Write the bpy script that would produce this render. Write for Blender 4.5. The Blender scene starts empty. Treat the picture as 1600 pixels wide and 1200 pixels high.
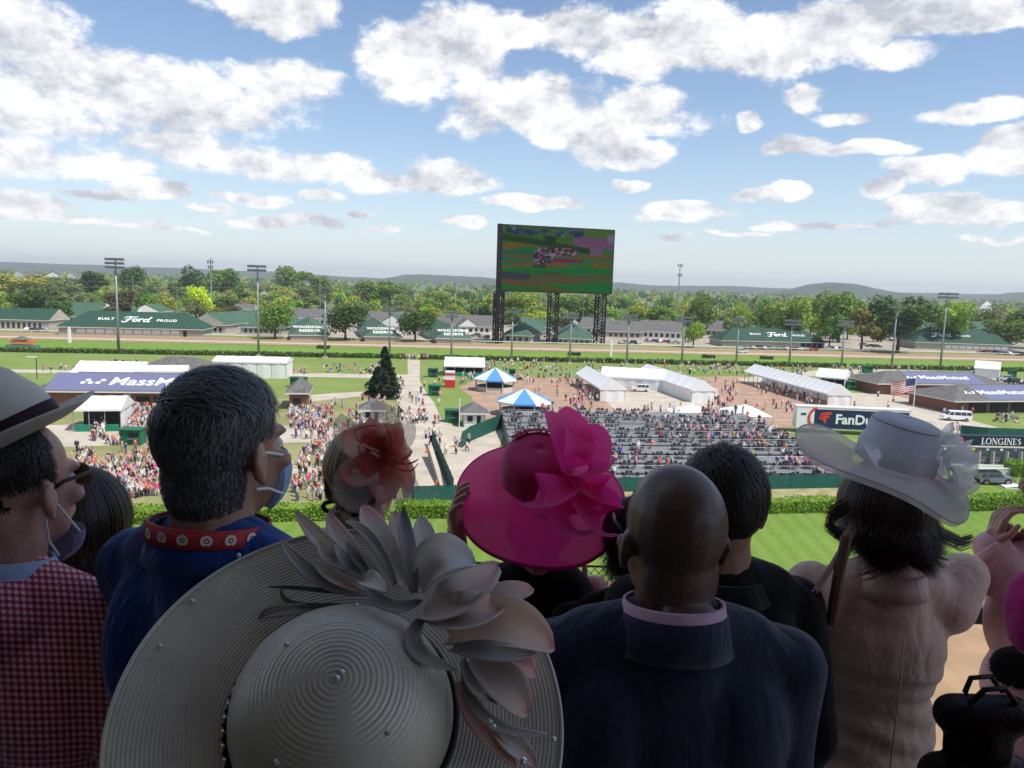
import bpy, bmesh, math, random
import numpy as np
from mathutils import Vector, Matrix, Euler
random.seed(7)
R = math.radians
SC = bpy.context.scene
COL = SC.collection

# ------------------------------------------------------------------ camera
CAM_Z = 26.0
FPX = 1208.0                      # focal length in photograph pixels (1600 wide)
PITCH, ROLL = R(7.45), R(1.75)
_F = Vector((0, math.cos(PITCH), -math.sin(PITCH)))
_R0 = Vector((1, 0, 0)); _U0 = Vector((0, math.sin(PITCH), math.cos(PITCH)))
_RC = math.cos(ROLL) * _R0 + math.sin(ROLL) * _U0
_UC = -math.sin(ROLL) * _R0 + math.cos(ROLL) * _U0
cam_d = bpy.data.cameras.new('camera'); cam = bpy.data.objects.new('camera', cam_d); COL.objects.link(cam)
cam.matrix_world = Matrix(((_RC.x, _UC.x, -_F.x, 0), (_RC.y, _UC.y, -_F.y, 0), (_RC.z, _UC.z, -_F.z, CAM_Z), (0, 0, 0, 1)))
cam_d.sensor_width = 36; cam_d.lens = 36 * FPX / 1600
cam_d.clip_start = 0.05; cam_d.clip_end = 60000
SC.camera = cam
SC.view_settings.view_transform = 'Standard'; SC.view_settings.look = 'None'
SC.view_settings.exposure = 0.28; SC.view_settings.gamma = 1
SC.render.engine = 'CYCLES'
SC.cycles.use_denoising = True
SC.cycles.max_bounces = 6; SC.cycles.diffuse_bounces = 3; SC.cycles.transparent_max_bounces = 16; SC.cycles.volume_bounces = 0
SC.cycles.caustics_reflective = False; SC.cycles.caustics_refractive = False
SC.cycles.sample_clamp_indirect = 6

def ray(px, py):
    return _F + _RC * ((px - 800) / FPX) - _UC * ((py - 600) / FPX)
def G(px, py, z=0.0):             # point of the level z seen at a photograph pixel
    r = ray(px, py); t = (z - CAM_Z) / r.z
    return Vector((r.x * t, r.y * t, z))
def D(px, py, d):                 # point at forward distance d
    r = ray(px, py); t = d / r.y
    return Vector((r.x * t, d, CAM_Z + r.z * t))

# ------------------------------------------------------------------ sun and sky
SUN = Vector((0.45, -0.31, 0.87)).normalized()
sun_d = bpy.data.lights.new('sun', 'SUN'); sun_d.energy = 4.2; sun_d.angle = R(0.53); sun_d.color = (1, 0.955, 0.88)
sun = bpy.data.objects.new('sun', sun_d); COL.objects.link(sun)
sun.rotation_euler = SUN.to_track_quat('Z', 'Y').to_euler(); sun.location = (40, -30, 120)
W = bpy.data.worlds.new('World'); SC.world = W; W.use_nodes = True
CLOUD_BANKS = [(150, 130, 190, 45, 0.9), (60, 175, 150, 40, 0.8), (300, 165, 150, 40, 0.85), (440, 130, 95, 36, 0.85), (30, 45, 80, 46, 0.9), (430, 12, 88, 36, 1), (30, 245, 110, 30, 0.8), (150, 250, 120, 24, 0.75), (280, 228, 110, 26, 0.85), (400, 250, 120, 26, 0.85), (510, 258, 75, 22, 0.8), (600, 280, 80, 16, 0.85), (700, 278, 75, 26, 0.95), (640, 95, 75, 52, 1), (720, 70, 75, 52, 1), (790, 45, 70, 28, 0.9), (740, 190, 60, 22, 0.8), (820, 160, 110, 40, 1), (900, 200, 100, 34, 0.95), (970, 235, 85, 24, 0.95), (1010, 165, 70, 30, 0.9), (1070, 190, 60, 24, 0.8), (1165, 188, 16, 14, 0.9), (900, 50, 70, 34, 0.9), (1000, 70, 90, 42, 1), (1090, 55, 90, 46, 1), (1200, 70, 100, 40, 1), (1300, 50, 110, 36, 1), (1430, 20, 90, 32, 1), (1530, 18, 70, 20, 0.95), (1400, 85, 60, 22, 0.85), (1265, 155, 30, 18, 0.8), (1325, 185, 35, 10, 0.85), (1250, 232, 50, 14, 1), (1330, 236, 80, 10, 0.9), (1450, 264, 60, 17, 1.05), (1530, 168, 68, 18, 1.05), (1580, 215, 40, 16, 0.95), (1590, 245, 60, 20, 0.95), (1385, 294, 25.3, 12.65, 1.062), (1190, 305, 57.5, 9.2, 1.003), (1232, 298, 25.3, 11.5, 1.062), (840, 314, 86.25, 10.35, 1.062), (985, 292, 25.3, 10.35, 0.944), (1080, 330, 63.25, 11.5, 1.062), (1470, 318, 69, 13.8, 1.062), (1560, 322, 69, 9.2, 0.944), (1500, 338, 92, 11.5, 1.003), (1260, 350, 80.5, 8.05, 0.885), (1050, 372, 34.5, 6.9, 0.767), (240, 297, 55.2, 14.95, 1.121), (380, 308, 57.5, 10.35, 1.003), (500, 304, 27.6, 8.05, 0.944), (500, 345, 51.75, 10.35, 0.885), (410, 345, 63.25, 10.35, 0.885), (40, 318, 69, 13.8, 1.062), (90, 342, 69, 8.05, 0.944), (720, 345, 36.8, 11.5, 1.062), (800, 322, 50, 8, 0.95), (1040, 342, 50, 8, 0.95), (170, 305, 60, 8, 0.9), (330, 325, 45, 8, 0.9), (1370, 350, 45, 6, 0.9), (565, 332, 25, 6, 0.95), (1560, 372, 40, 6, 0.9), (600, 362, 35, 5, 0.85), (930, 372, 40, 7, 0.85), (250, 360, 60, 5, 0.85), (1150, 362, 50, 5, 0.85)]
def world():
    nt = W.node_tree; N = nt.nodes; L = nt.links; N.clear()
    def M(op, a, b=None, c=None, clamp=False):
        x = N.new('ShaderNodeMath'); x.operation = op; x.use_clamp = clamp
        for k, v in enumerate((a, b, c)):
            if v is None: continue
            if isinstance(v, (int, float)): x.inputs[k].default_value = v
            else: L.new(v, x.inputs[k])
        return x.outputs[0]
    def V(op, a, b=None, c=None, out=0):
        x = N.new('ShaderNodeVectorMath'); x.operation = op
        for k, v in enumerate((a, b, c)):
            if v is None: continue
            if isinstance(v, tuple): x.inputs[k].default_value = v
            else: L.new(v, x.inputs[k])
        return x.outputs[out]
    def comb(x, y):
        c = N.new('ShaderNodeCombineXYZ')
        L.new(x, c.inputs[0]); L.new(y, c.inputs[1]); return c.outputs[0]
    def noise(vec, scale, det, rough):
        t = N.new('ShaderNodeTexNoise'); t.inputs['Scale'].default_value = scale; t.inputs['Detail'].default_value = det
        t.inputs['Roughness'].default_value = rough; L.new(vec, t.inputs['Vector']); return t.outputs[0]
    tc = N.new('ShaderNodeTexCoord'); dirn = V('NORMALIZE', tc.outputs['Generated'])
    sp = N.new('ShaderNodeSeparateXYZ'); L.new(dirn, sp.inputs[0]); x_, y_, z_ = sp.outputs
    az = M('ARCTAN2', x_, y_); el = M('ARCSINE', z_)
    zz = M('ADD', M('MAXIMUM', z_, 0.0), 0.16)
    plane = comb(M('DIVIDE', x_, zz), M('DIVIDE', y_, zz)); ae = comb(az, el)
    # the cloud banks: (x, y, half width, half height, weight), turned into azimuth and elevation
    banks = CLOUD_BANKS
    st = V('MULTIPLY', ae, (1.0, 1.5, 0.0))
    n0 = noise(st, 11.0, 7, .67); n1 = noise(V('ADD', st, (.012, .040, 0.0)), 11.0, 4, .64)
    # ragged outlines: the banks are looked up where the air has pushed them
    jig = N.new('ShaderNodeTexNoise'); jig.inputs['Scale'].default_value = 16.0; jig.inputs['Detail'].default_value = 2; L.new(st, jig.inputs['Vector'])
    aw = V('ADD', ae, V('MULTIPLY', V('SUBTRACT', jig.outputs[1], (.5, .5, .5)), (.05, .03, 0.0)))
    tot = None
    for (x, y, w, h, wt) in banks:
        r = ray(x, y).normalized(); a0 = math.atan2(r.x, r.y); e0 = math.asin(r.z); sa, se = FPX/(w*1.08), FPX/(h*1.1)
        d = V('MULTIPLY_ADD', aw, (sa, se, 0), (-a0*sa, -e0*se, 0)); q = V('DOT_PRODUCT', d, d, out=1)
        v = M('DIVIDE', wt, M('MULTIPLY_ADD', q, q, 1.0))
        tot = v if tot is None else M('MAXIMUM', tot, v)
    # round the rest of the sky the same cloud cover goes on from the noise alone
    far = M('MULTIPLY', M('SUBTRACT', M('ABSOLUTE', az), 0.66), 3.0, clamp=True); hi = M('MULTIPLY', M('SUBTRACT', el, 0.37), 5.0, clamp=True)
    wide = M('MULTIPLY', M('SUBTRACT', noise(plane, 1.6, 3, .5), .40), 3.4, clamp=True)
    tot = M('MAXIMUM', tot, M('MULTIPLY', M('MAXIMUM', far, hi), wide))
    d0 = M('MULTIPLY_ADD', M('SUBTRACT', n0, .5), 1.75, tot)
    mr = N.new('ShaderNodeMapRange'); mr.interpolation_type = 'SMOOTHSTEP'; L.new(d0, mr.inputs[0]); mr.inputs[1].default_value = .40; mr.inputs[2].default_value = .78
    low = M('MULTIPLY', M('SUBTRACT', z_, 0.0), 16.0, clamp=True)                   # far clouds thin out in the air
    mask = M('MULTIPLY', mr.outputs[0], M('MULTIPLY_ADD', low, .66, .30))
    lit = M('MULTIPLY_ADD', M('SUBTRACT', n0, n1), 4.0, .66)
    thick = M('MULTIPLY', M('SUBTRACT', d0, .92), .75, clamp=True)
    lit = M('SUBTRACT', lit, thick, clamp=True)
    cr = N.new('ShaderNodeMix'); cr.data_type = 'RGBA'; L.new(lit, cr.inputs[0])
    cr.inputs[6].default_value = (3.85, 4.0, 4.45, 1); cr.inputs[7].default_value = (7.4, 7.4, 7.4, 1)
    sky = N.new('ShaderNodeTexSky'); sky.sky_type = 'NISHITA'; sky.sun_disc = False
    sky.sun_elevation = math.asin(SUN.z); sky.sun_rotation = math.atan2(SUN.x, SUN.y)
    sky.altitude = 0; sky.air_density = 1.0; sky.dust_density = 0.45; sky.ozone_density = 3.0
    veil = N.new('ShaderNodeMix'); veil.data_type = 'RGBA'; L.new(M('MULTIPLY', M('POWER', 2.718, M('MULTIPLY', M('MAXIMUM', z_, 0.0), -11.5)), .82), veil.inputs[0]); L.new(sky.outputs[0], veil.inputs[6]); veil.inputs[7].default_value = (5.3, 5.8, 6.4, 1)   # pale air low over the land
    mx = N.new('ShaderNodeMix'); mx.data_type = 'RGBA'; L.new(mask, mx.inputs[0]); L.new(veil.outputs[2], mx.inputs[6]); L.new(cr.outputs[2], mx.inputs[7])
    bg = N.new('ShaderNodeBackground'); bg.inputs[1].default_value = 0.125; L.new(mx.outputs[2], bg.inputs[0])
    o = N.new('ShaderNodeOutputWorld'); L.new(bg.outputs[0], o.inputs[0])
world()
W.cycles.sampling_method = 'MANUAL'; W.cycles.sample_map_resolution = 1024

# ------------------------------------------------------------------ materials
MATS = {}
def mat(name, col, rough=0.8, metal=0.0, var=0.0, scale=4.0, bump=0.0, bscale=None, spec=0.3, trans=0.0, alpha=1.0, col2=None, coords='Object', emit=None, sheen=0.0, det=6, objcol=False, contrast=(0.35, 0.65)):
    if name in MATS: return MATS[name]
    x = bpy.data.materials.new(name); x.use_nodes = True; nt = x.node_tree; N = nt.nodes; L = nt.links
    b = N['Principled BSDF']
    b.inputs['Base Color'].default_value = (*col, 1); b.inputs['Roughness'].default_value = rough; b.inputs['Metallic'].default_value = metal
    b.inputs['Specular IOR Level'].default_value = spec
    if sheen: b.inputs['Sheen Weight'].default_value = sheen; b.inputs['Sheen Roughness'].default_value = 0.4
    tc = N.new('ShaderNodeTexCoord')
    csock = None
    if objcol:
        oi = N.new('ShaderNodeObjectInfo'); csock = oi.outputs['Color']
    if var > 0 or col2:
        t = N.new('ShaderNodeTexNoise'); t.inputs['Scale'].default_value = scale; t.inputs['Detail'].default_value = det; t.inputs['Roughness'].default_value = 0.6
        L.new(tc.outputs[coords], t.inputs['Vector'])
        r = N.new('ShaderNodeMapRange'); r.inputs[1].default_value = contrast[0]; r.inputs[2].default_value = contrast[1]; L.new(t.outputs[0], r.inputs[0])
        mx = N.new('ShaderNodeMix'); mx.data_type = 'RGBA'; L.new(r.outputs[0], mx.inputs[0])
        if col2: a, c = col, col2
        else: a, c = tuple(v * (1 - var) for v in col), tuple(min(1, v * (1 + var)) for v in col)
        mx.inputs[6].default_value = (*a, 1); mx.inputs[7].default_value = (*c, 1)
        csock = mx.outputs[2]
    if csock is not None: L.new(csock, b.inputs['Base Color'])
    if bump > 0:
        t2 = N.new('ShaderNodeTexNoise'); t2.inputs['Scale'].default_value = bscale or scale * 6; t2.inputs['Detail'].default_value = 5; L.new(tc.outputs[coords], t2.inputs['Vector'])
        bp = N.new('ShaderNodeBump'); bp.inputs['Strength'].default_value = bump; bp.inputs['Distance'].default_value = 0.02; L.new(t2.outputs[0], bp.inputs['Height']); L.new(bp.outputs[0], b.inputs['Normal'])
    out = N['Material Output']; sh = b.outputs[0]
    if trans > 0:
        tr = N.new('ShaderNodeBsdfTranslucent'); tr.inputs[0].default_value = (*col, 1)
        if csock is not None: L.new(csock, tr.inputs[0])
        mm = N.new('ShaderNodeMixShader'); mm.inputs[0].default_value = trans; L.new(sh, mm.inputs[1]); L.new(tr.outputs[0], mm.inputs[2]); sh = mm.outputs[0]
    if alpha < 1:
        tp = N.new('ShaderNodeBsdfTransparent'); mm = N.new('ShaderNodeMixShader'); mm.inputs[0].default_value = alpha
        L.new(tp.outputs[0], mm.inputs[1]); L.new(sh, mm.inputs[2]); sh = mm.outputs[0]
    if emit:
        b.inputs['Emission Color'].default_value = (*emit[0], 1); b.inputs['Emission Strength'].default_value = emit[1]
    L.new(sh, out.inputs[0])
    MATS[name] = x; return x
def node_mat(name, fn):
    if name in MATS: return MATS[name]
    x = bpy.data.materials.new(name); x.use_nodes = True
    fn(x.node_tree, x.node_tree.nodes, x.node_tree.links, x.node_tree.nodes['Principled BSDF']); MATS[name] = x; return x

# ------------------------------------------------------------------ mesh helpers
class MB:
    def __init__(s): s.v = []; s.f = []; s.m = []
    def quad(s, a, b, c, d, m=0):
        i = len(s.v); s.v += [tuple(a), tuple(b), tuple(c), tuple(d)]; s.f.append((i, i+1, i+2, i+3)); s.m.append(m)
    def poly(s, pts, m=0):
        i = len(s.v); s.v += [tuple(p) for p in pts]; s.f.append(tuple(range(i, i+len(pts)))); s.m.append(m)
    def box(s, c, d, rz=0.0, m=0, mat4=None):
        cx, cy, cz = c; hx, hy, hz = d[0]/2, d[1]/2, d[2]/2; i = len(s.v); co, si = math.cos(rz), math.sin(rz)
        for z in (-hz, hz):
            for (x, y) in ((-hx, -hy), (hx, -hy), (hx, hy), (-hx, hy)):
                s.v.append((cx + x*co - y*si, cy + x*si + y*co, cz + z))
        for f in ((0,3,2,1), (4,5,6,7), (0,1,5,4), (1,2,6,5), (2,3,7,6), (3,0,4,7)):
            s.f.append(tuple(i+k for k in f)); s.m.append(m)
        return s
    def prism(s, pts, z0, z1, m=0):       # vertical prism over a plan outline (counter-clockwise)
        n = len(pts); i = len(s.v)
        s.v += [(p[0], p[1], z0) for p in pts] + [(p[0], p[1], z1) for p in pts]
        s.f.append(tuple(i+n+k for k in range(n))); s.m.append(m)
        s.f.append(tuple(i+k for k in reversed(range(n)))); s.m.append(m)
        for k in range(n): s.f.append((i+k, i+(k+1) % n, i+n+(k+1) % n, i+n+k)); s.m.append(m)
        return s
    def tube(s, pts, rad, seg=6, m=0, cap=True):
        pts = [Vector(p) for p in pts]; n = len(pts)
        if not hasattr(rad, '__len__'): rad = [rad]*n
        i0 = len(s.v); up = None
        for k, p in enumerate(pts):
            t = (pts[min(k+1, n-1)] - pts[max(k-1, 0)]); t = t.normalized() if t.length > 1e-9 else Vector((0,0,1))
            if up is None: up = Vector((0,0,1)) if abs(t.z) < .9 else Vector((1,0,0))
            a = t.cross(up); a = a.normalized() if a.length > 1e-6 else t.orthogonal().normalized()
            b = a.cross(t); up = b
            for j in range(seg):
                w = 2*math.pi*j/seg; q = p + (a*math.cos(w) + b*math.sin(w))*rad[k]; s.v.append(tuple(q))
        for k in range(n-1):
            for j in range(seg):
                a0 = i0+k*seg+j; a1 = i0+k*seg+(j+1) % seg; s.f.append((a0, a1, a1+seg, a0+seg)); s.m.append(m)
        if cap:
            s.f.append(tuple(i0+j for j in reversed(range(seg)))); s.m.append(m)
            s.f.append(tuple(i0+(n-1)*seg+j for j in range(seg))); s.m.append(m)
        return s
    def ball(s, c, r, seg=8, rings=5, m=0, mat3=None):
        i0 = len(s.v); r = r if hasattr(r, '__len__') else (r, r, r); c = Vector(c)
        def put(p):
            p = Vector((p[0]*r[0], p[1]*r[1], p[2]*r[2]))
            if mat3 is not None: p = mat3 @ p
            s.v.append(tuple(c+p))
        put((0, 0, -1))
        for a in range(1, rings):
            th = math.pi*a/rings
            for j in range(seg):
                w = 2*math.pi*j/seg; put((math.sin(th)*math.cos(w), math.sin(th)*math.sin(w), -math.cos(th)))
        put((0, 0, 1)); e = len(s.v)-1
        for j in range(seg):
            s.f.append((i0, i0+1+(j+1) % seg, i0+1+j)); s.m.append(m)
            s.f.append((e, e-seg+j, e-seg+(j+1) % seg)); s.m.append(m)
        for a in range(rings-2):
            for j in range(seg):
                p = i0+1+a*seg+j; q = i0+1+a*seg+(j+1) % seg; s.f.append((p, q, q+seg, p+seg)); s.m.append(m)
        return s
    def cone(s, p0, p1, r0, r1, seg=12, m=0):          # capsule: rounded cone between two points
        p0 = Vector(p0); p1 = Vector(p1); t = (p1-p0); ln = t.length; t = t.normalized() if ln > 1e-9 else Vector((0,0,1))
        a = t.orthogonal().normalized(); b = t.cross(a); prof = []
        for k in range(5): w = math.pi/2*(1-k/4); prof.append((-r0*math.sin(w), r0*math.cos(w)))
        for k in range(5): w = math.pi/2*k/4; prof.append((ln+r1*math.sin(w), r1*math.cos(w)))
        i0 = len(s.v)
        for (h, rr) in prof:
            for j in range(seg):
                w = 2*math.pi*j/seg; s.v.append(tuple(p0+t*h+(a*math.cos(w)+b*math.sin(w))*max(rr, 1e-4)))
        for k in range(len(prof)-1):
            for j in range(seg):
                a0 = i0+k*seg+j; a1 = i0+k*seg+(j+1) % seg; s.f.append((a0, a1, a1+seg, a0+seg)); s.m.append(m)
        s.f.append(tuple(i0+j for j in reversed(range(seg)))); s.m.append(m)
        s.f.append(tuple(i0+(len(prof)-1)*seg+j for j in range(seg))); s.m.append(m)
        return s
    def mesh(s, name, mats, off=(0, 0, 0), smooth=False):
        me = bpy.data.meshes.new(name); o = off
        me.from_pydata([(v[0]-o[0], v[1]-o[1], v[2]-o[2]) for v in s.v], [], s.f)
        if not isinstance(mats, (list, tuple)): mats = [mats]
        for x in mats: me.materials.append(x)
        if len(mats) > 1: me.polygons.foreach_set('material_index', s.m)
        if smooth: me.polygons.foreach_set('use_smooth', [True]*len(me.polygons))
        me.update(); return me
    def build(s, name, mats, parent=None, smooth=False, loc=None):
        off = Vector(loc) if loc is not None else (parent_loc(parent) if parent is not None else Vector((0,0,0)))
        o = bpy.data.objects.new(name, s.mesh(name, mats, off, smooth)); COL.objects.link(o)
        if parent is not None:
            o.parent = parent
            if loc is not None: o.location = off - parent_loc(parent)
        elif loc is not None: o.location = off
        return o
def parent_loc(p):
    v = Vector((0,0,0))
    while p is not None: v += p.location; p = p.parent
    return v
def tag(o, label=None, cat=None, group=None, kind=None):
    if label: o['label'] = label
    if cat: o['category'] = cat
    if group: o['group'] = group
    if kind: o['kind'] = kind
    return o
def empty(name, loc, label=None, cat=None, group=None):
    o = bpy.data.objects.new(name, None); COL.objects.link(o); o.location = loc; o.empty_display_size = .2
    return tag(o, label, cat, group)
def link(name, me, parent=None, loc=(0,0,0), rz=0.0, sc=1.0):
    o = bpy.data.objects.new(name, me); COL.objects.link(o); o.parent = parent; o.location = loc; o.rotation_euler = (0,0,rz)
    o.scale = sc if hasattr(sc, '__len__') else (sc, sc, sc); return o
def copy_tree(o, parent=None):
    c = o.copy(); COL.objects.link(c); c.parent = parent
    for ch in list(o.children): copy_tree(ch, c)
    return c
def sheet(name, pts, z, m, kind='structure'):
    b = MB(); b.poly([(p[0], p[1], z) for p in pts]); o = b.build(name, m)
    if o.data.polygons[0].normal.z < 0: o.data.flip_normals()
    return tag(o, kind=kind)
def text_mesh(s, size, shear=0.0, weight=0.0, space=1.0):
    c = bpy.data.curves.new('t', 'FONT'); c.body = s; c.size = size; c.shear = shear; c.offset = weight; c.align_x = 'CENTER'; c.align_y = 'CENTER'; c.space_character = space
    c.resolution_u = 3; c.extrude = 0.012
    o = bpy.data.objects.new('t', c); COL.objects.link(o); dg = bpy.context.evaluated_depsgraph_get()
    me = bpy.data.meshes.new_from_object(o.evaluated_get(dg)); bpy.data.objects.remove(o); bpy.data.curves.remove(c); return me
def place_text(me, name, m, parent, origin, ux, uy, lift=0.03):
    ux = Vector(ux).normalized(); uy = Vector(uy); uy = (uy - ux*uy.dot(ux)).normalized(); n = ux.cross(uy)
    me.materials.clear(); me.materials.append(m)
    o = bpy.data.objects.new(name, me); COL.objects.link(o); o.parent = parent
    p = Vector(origin) + n*lift - (parent_loc(parent) if parent is not None else Vector())
    o.matrix_local = Matrix(((ux.x, uy.x, n.x, p.x), (ux.y, uy.y, n.y, p.y), (ux.z, uy.z, n.z, p.z), (0,0,0,1))); return o
def strokes_mesh(strokes, depth=.02):      # flat lettering: each stroke a polyline of (x, y, half width)
    b = MB()
    for st in strokes:
        for k in range(len(st)-1):
            (x0, y0, w0), (x1, y1, w1) = st[k], st[k+1]; dx, dy = x1-x0, y1-y0; q = math.hypot(dx, dy) or 1; nx, ny = -dy/q, dx/q; ex, ey = dx/q*min(w0, w1)*.5, dy/q*min(w0, w1)*.5
            z = depth + .0015*k
            b.poly([(x0-nx*w0-ex, y0-ny*w0-ey, z), (x1-nx*w1+ex, y1-ny*w1+ey, z), (x1+nx*w1+ex, y1+ny*w1+ey, z), (x0+nx*w0-ex, y0+ny*w0-ey, z)])
    return b.mesh('lettering', [])
# ------------------------------------------------------------------ ground, tracks and paths
def grass_mat(name, a, b, scale, stripe=None):
    def fn(nt, N, L, bs):
        tc = N.new('ShaderNodeTexCoord')
        t = N.new('ShaderNodeTexNoise'); t.inputs['Scale'].default_value = scale; t.inputs['Detail'].default_value = 8; t.inputs['Roughness'].default_value = .65; L.new(tc.outputs['Object'], t.inputs['Vector'])
        r = N.new('ShaderNodeMapRange'); r.inputs[1].default_value = .35; r.inputs[2].default_value = .66; L.new(t.outputs[0], r.inputs[0])
        mx = N.new('ShaderNodeMix'); mx.data_type = 'RGBA'; L.new(r.outputs[0], mx.inputs[0]); mx.inputs[6].default_value = (*a, 1); mx.inputs[7].default_value = (*b, 1); c = mx.outputs[2]
        t2 = N.new('ShaderNodeTexNoise'); t2.inputs['Scale'].default_value = 6.0; t2.inputs['Detail'].default_value = 4; L.new(tc.outputs['Object'], t2.inputs['Vector'])
        m2 = N.new('ShaderNodeMix'); m2.data_type = 'RGBA'; m2.blend_type = 'MULTIPLY'; m2.inputs[0].default_value = .55; L.new(c, m2.inputs[6])
        r2 = N.new('ShaderNodeMapRange'); r2.inputs[1].default_value = .3; r2.inputs[2].default_value = .7; r2.inputs[3].default_value = .55; r2.inputs[4].default_value = 1.35; L.new(t2.outputs[0], r2.inputs[0])
        cc = N.new('ShaderNodeCombineColor'); [L.new(r2.outputs[0], cc.inputs[k]) for k in range(3)]; L.new(cc.outputs[0], m2.inputs[7]); c = m2.outputs[2]
        if stripe:
            w = N.new('ShaderNodeTexWave'); w.wave_type = 'BANDS'; w.inputs['Scale'].default_value = stripe[1]; w.inputs['Distortion'].default_value = .4
            mp = N.new('ShaderNodeMapping'); mp.inputs['Rotation'].default_value = (0, 0, stripe[0]); L.new(tc.outputs['Object'], mp.inputs[0]); L.new(mp.outputs[0], w.inputs['Vector'])
            m3 = N.new('ShaderNodeMix'); m3.data_type = 'RGBA'; m3.blend_type = 'MULTIPLY'; L.new(w.outputs[0], m3.inputs[0]); L.new(c, m3.inputs[6]); m3.inputs[7].default_value = (.84, .88, .8, 1); c = m3.outputs[2]
        L.new(c, bs.inputs['Base Color']); bs.inputs['Roughness'].default_value = .9; bs.inputs['Specular IOR Level'].default_value = .15
    return node_mat(name, fn)
M_LAND = grass_mat('land_grass', (.11, .16, .045), (.16, .19, .07), .02)
M_LAWN = grass_mat('infield_lawn', (.15, .235, .05), (.23, .275, .085), .06)
M_WORN = grass_mat('worn_lawn', (.19, .22, .075), (.32, .29, .15), .12)
M_TURF = grass_mat('turf_course', (.15, .26, .04), (.19, .30, .055), .05, (R(90), .09))
M_NEAR = grass_mat('home_turf', (.145, .235, .038), (.18, .265, .055), .08, (R(3), .16))
M_DIRT = mat('track_dirt', (.34, .225, .13), .95, var=.14, scale=.25, bump=.3, bscale=3)
M_YARD = mat('yard_gravel', (.36, .315, .25), .95, var=.25, scale=.08)
M_CONC = mat('path_concrete', (.47, .415, .34), .9, var=.14, scale=.25, det=9)
M_BRICK = mat('plaza_brick', (.37, .245, .175), .9, var=.2, scale=.3, det=9)
M_SAND = mat('dry_strip', (.40, .33, .2), .95, col2=(.22, .23, .09), scale=.6)

def band(name, far, near, z, m):
    def yy(p, x): return p[0] + (p[1]-p[0])*x/1600
    pts = [G(x, yy(near, x)) for x in (-500, 800, 2300)] + [G(x, yy(far, x)) for x in (2300, 800, -500)]
    return sheet(name, pts, z, m)
b = MB(); n = 48
b.poly([(16000*math.cos(2*math.pi*k/n), 16000*math.sin(2*math.pi*k/n), 0) for k in range(n)])
tag(b.build('ground', M_LAND), kind='structure')
band('stable_yard', (489, 528), (521, 557.8), .02, M_YARD)
band('verge_grass', (515.5, 553), (519.0, 556.2), .04, M_LAWN)
band('back_dirt_track', (519.5, 556.7), (530, 566), .06, M_DIRT)
band('back_turf_course', (530.2, 566.2), (546.5, 580.5), .04, M_TURF)
band('infield_lawn', (546.4, 580.4), (760, 735), .02, M_LAWN)
def area(name, pts, z, m): return sheet(name, [G(*p) for p in pts], z, m)
area('worn_lawn', [(-80, 640), (250, 628), (470, 622), (618, 622), (626, 644), (628, 700), (640, 786), (-80, 800)], .035, M_WORN)
area('cross_path', [(-160, 575.5), (300, 580.5), (640, 585.5), (640, 592), (300, 586), (-160, 580.5)], .05, M_CONC)
area('lawn_path', [(455, 621), (520, 614.5), (570, 612), (622, 611), (620, 620.5), (560, 620), (510, 625), (470, 630)], .05, M_CONC)
area('central_walk', [(637, 561), (656, 563), (656, 596), (668, 617), (678, 629), (691, 658), (716, 668), (790, 668), (780, 700), (760, 790), (640, 786), (628, 700), (625, 668), (626, 644), (618, 620), (625, 592), (637, 585)], .06, M_CONC)
area('lower_path', [(-80, 668), (195, 662), (460, 666), (624, 670), (627, 690), (460, 692), (195, 696), (-80, 704)], .055, M_CONC)
area('crowd_path', [(-80, 738), (195, 731), (460, 728), (628, 730), (630, 741), (460, 741), (195, 744), (-80, 752)], .055, M_CONC)
area('brick_plaza', [(716, 606), (740, 595), (790, 589.5), (920, 591), (1160, 588), (1180, 598), (1345, 632), (1330, 668), (790, 672), (733, 640), (738, 622)], .05, M_BRICK)
area('plaza_concrete', [(940, 622), (985, 611), (1120, 606), (1130, 632), (1090, 644), (960, 640)], .065, M_CONC)
area('right_road', [(1150, 592), (1240, 582), (1300, 577.5), (1420, 578), (1500, 582), (1600, 594), (1800, 612), (1800, 624), (1560, 597), (1500, 589), (1400, 584.5), (1300, 584), (1250, 590), (1175, 600)], .055, M_CONC)
area('right_walk', [(1328, 614), (1372, 615), (1420, 622), (1455, 638), (1490, 650), (1640, 690), (1700, 720), (1600, 716), (1540, 698), (1470, 672), (1420, 655), (1380, 645), (1328, 640)], .06, M_CONC)
area('court_brick', [(1395, 617), (1470, 617), (1485, 628), (1470, 634), (1440, 630)], .065, M_BRICK)
area('near_dry_strip', [(700, 771), (940, 769), (1345, 760), (1480, 744), (1500, 752), (1480, 778), (1200, 786), (700, 792)], .05, M_SAND)
area('winner_lawn', [(1462, 752), (1500, 738), (1900, 728), (1900, 800), (1440, 790)], .07, M_NEAR)
def gl(x, y): p = G(x, y); return (p.x, p.y)
sheet('home_turf', [gl(-700, 815), gl(800, 803), gl(2400, 788), gl(2400, 905), gl(800, 905), gl(-700, 900)], .06, M_NEAR)
sheet('home_dirt_track', [gl(-700, 900.5), gl(800, 905.5), gl(2400, 905.5), (60, 12), (-60, 12)], .05, M_DIRT)

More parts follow.
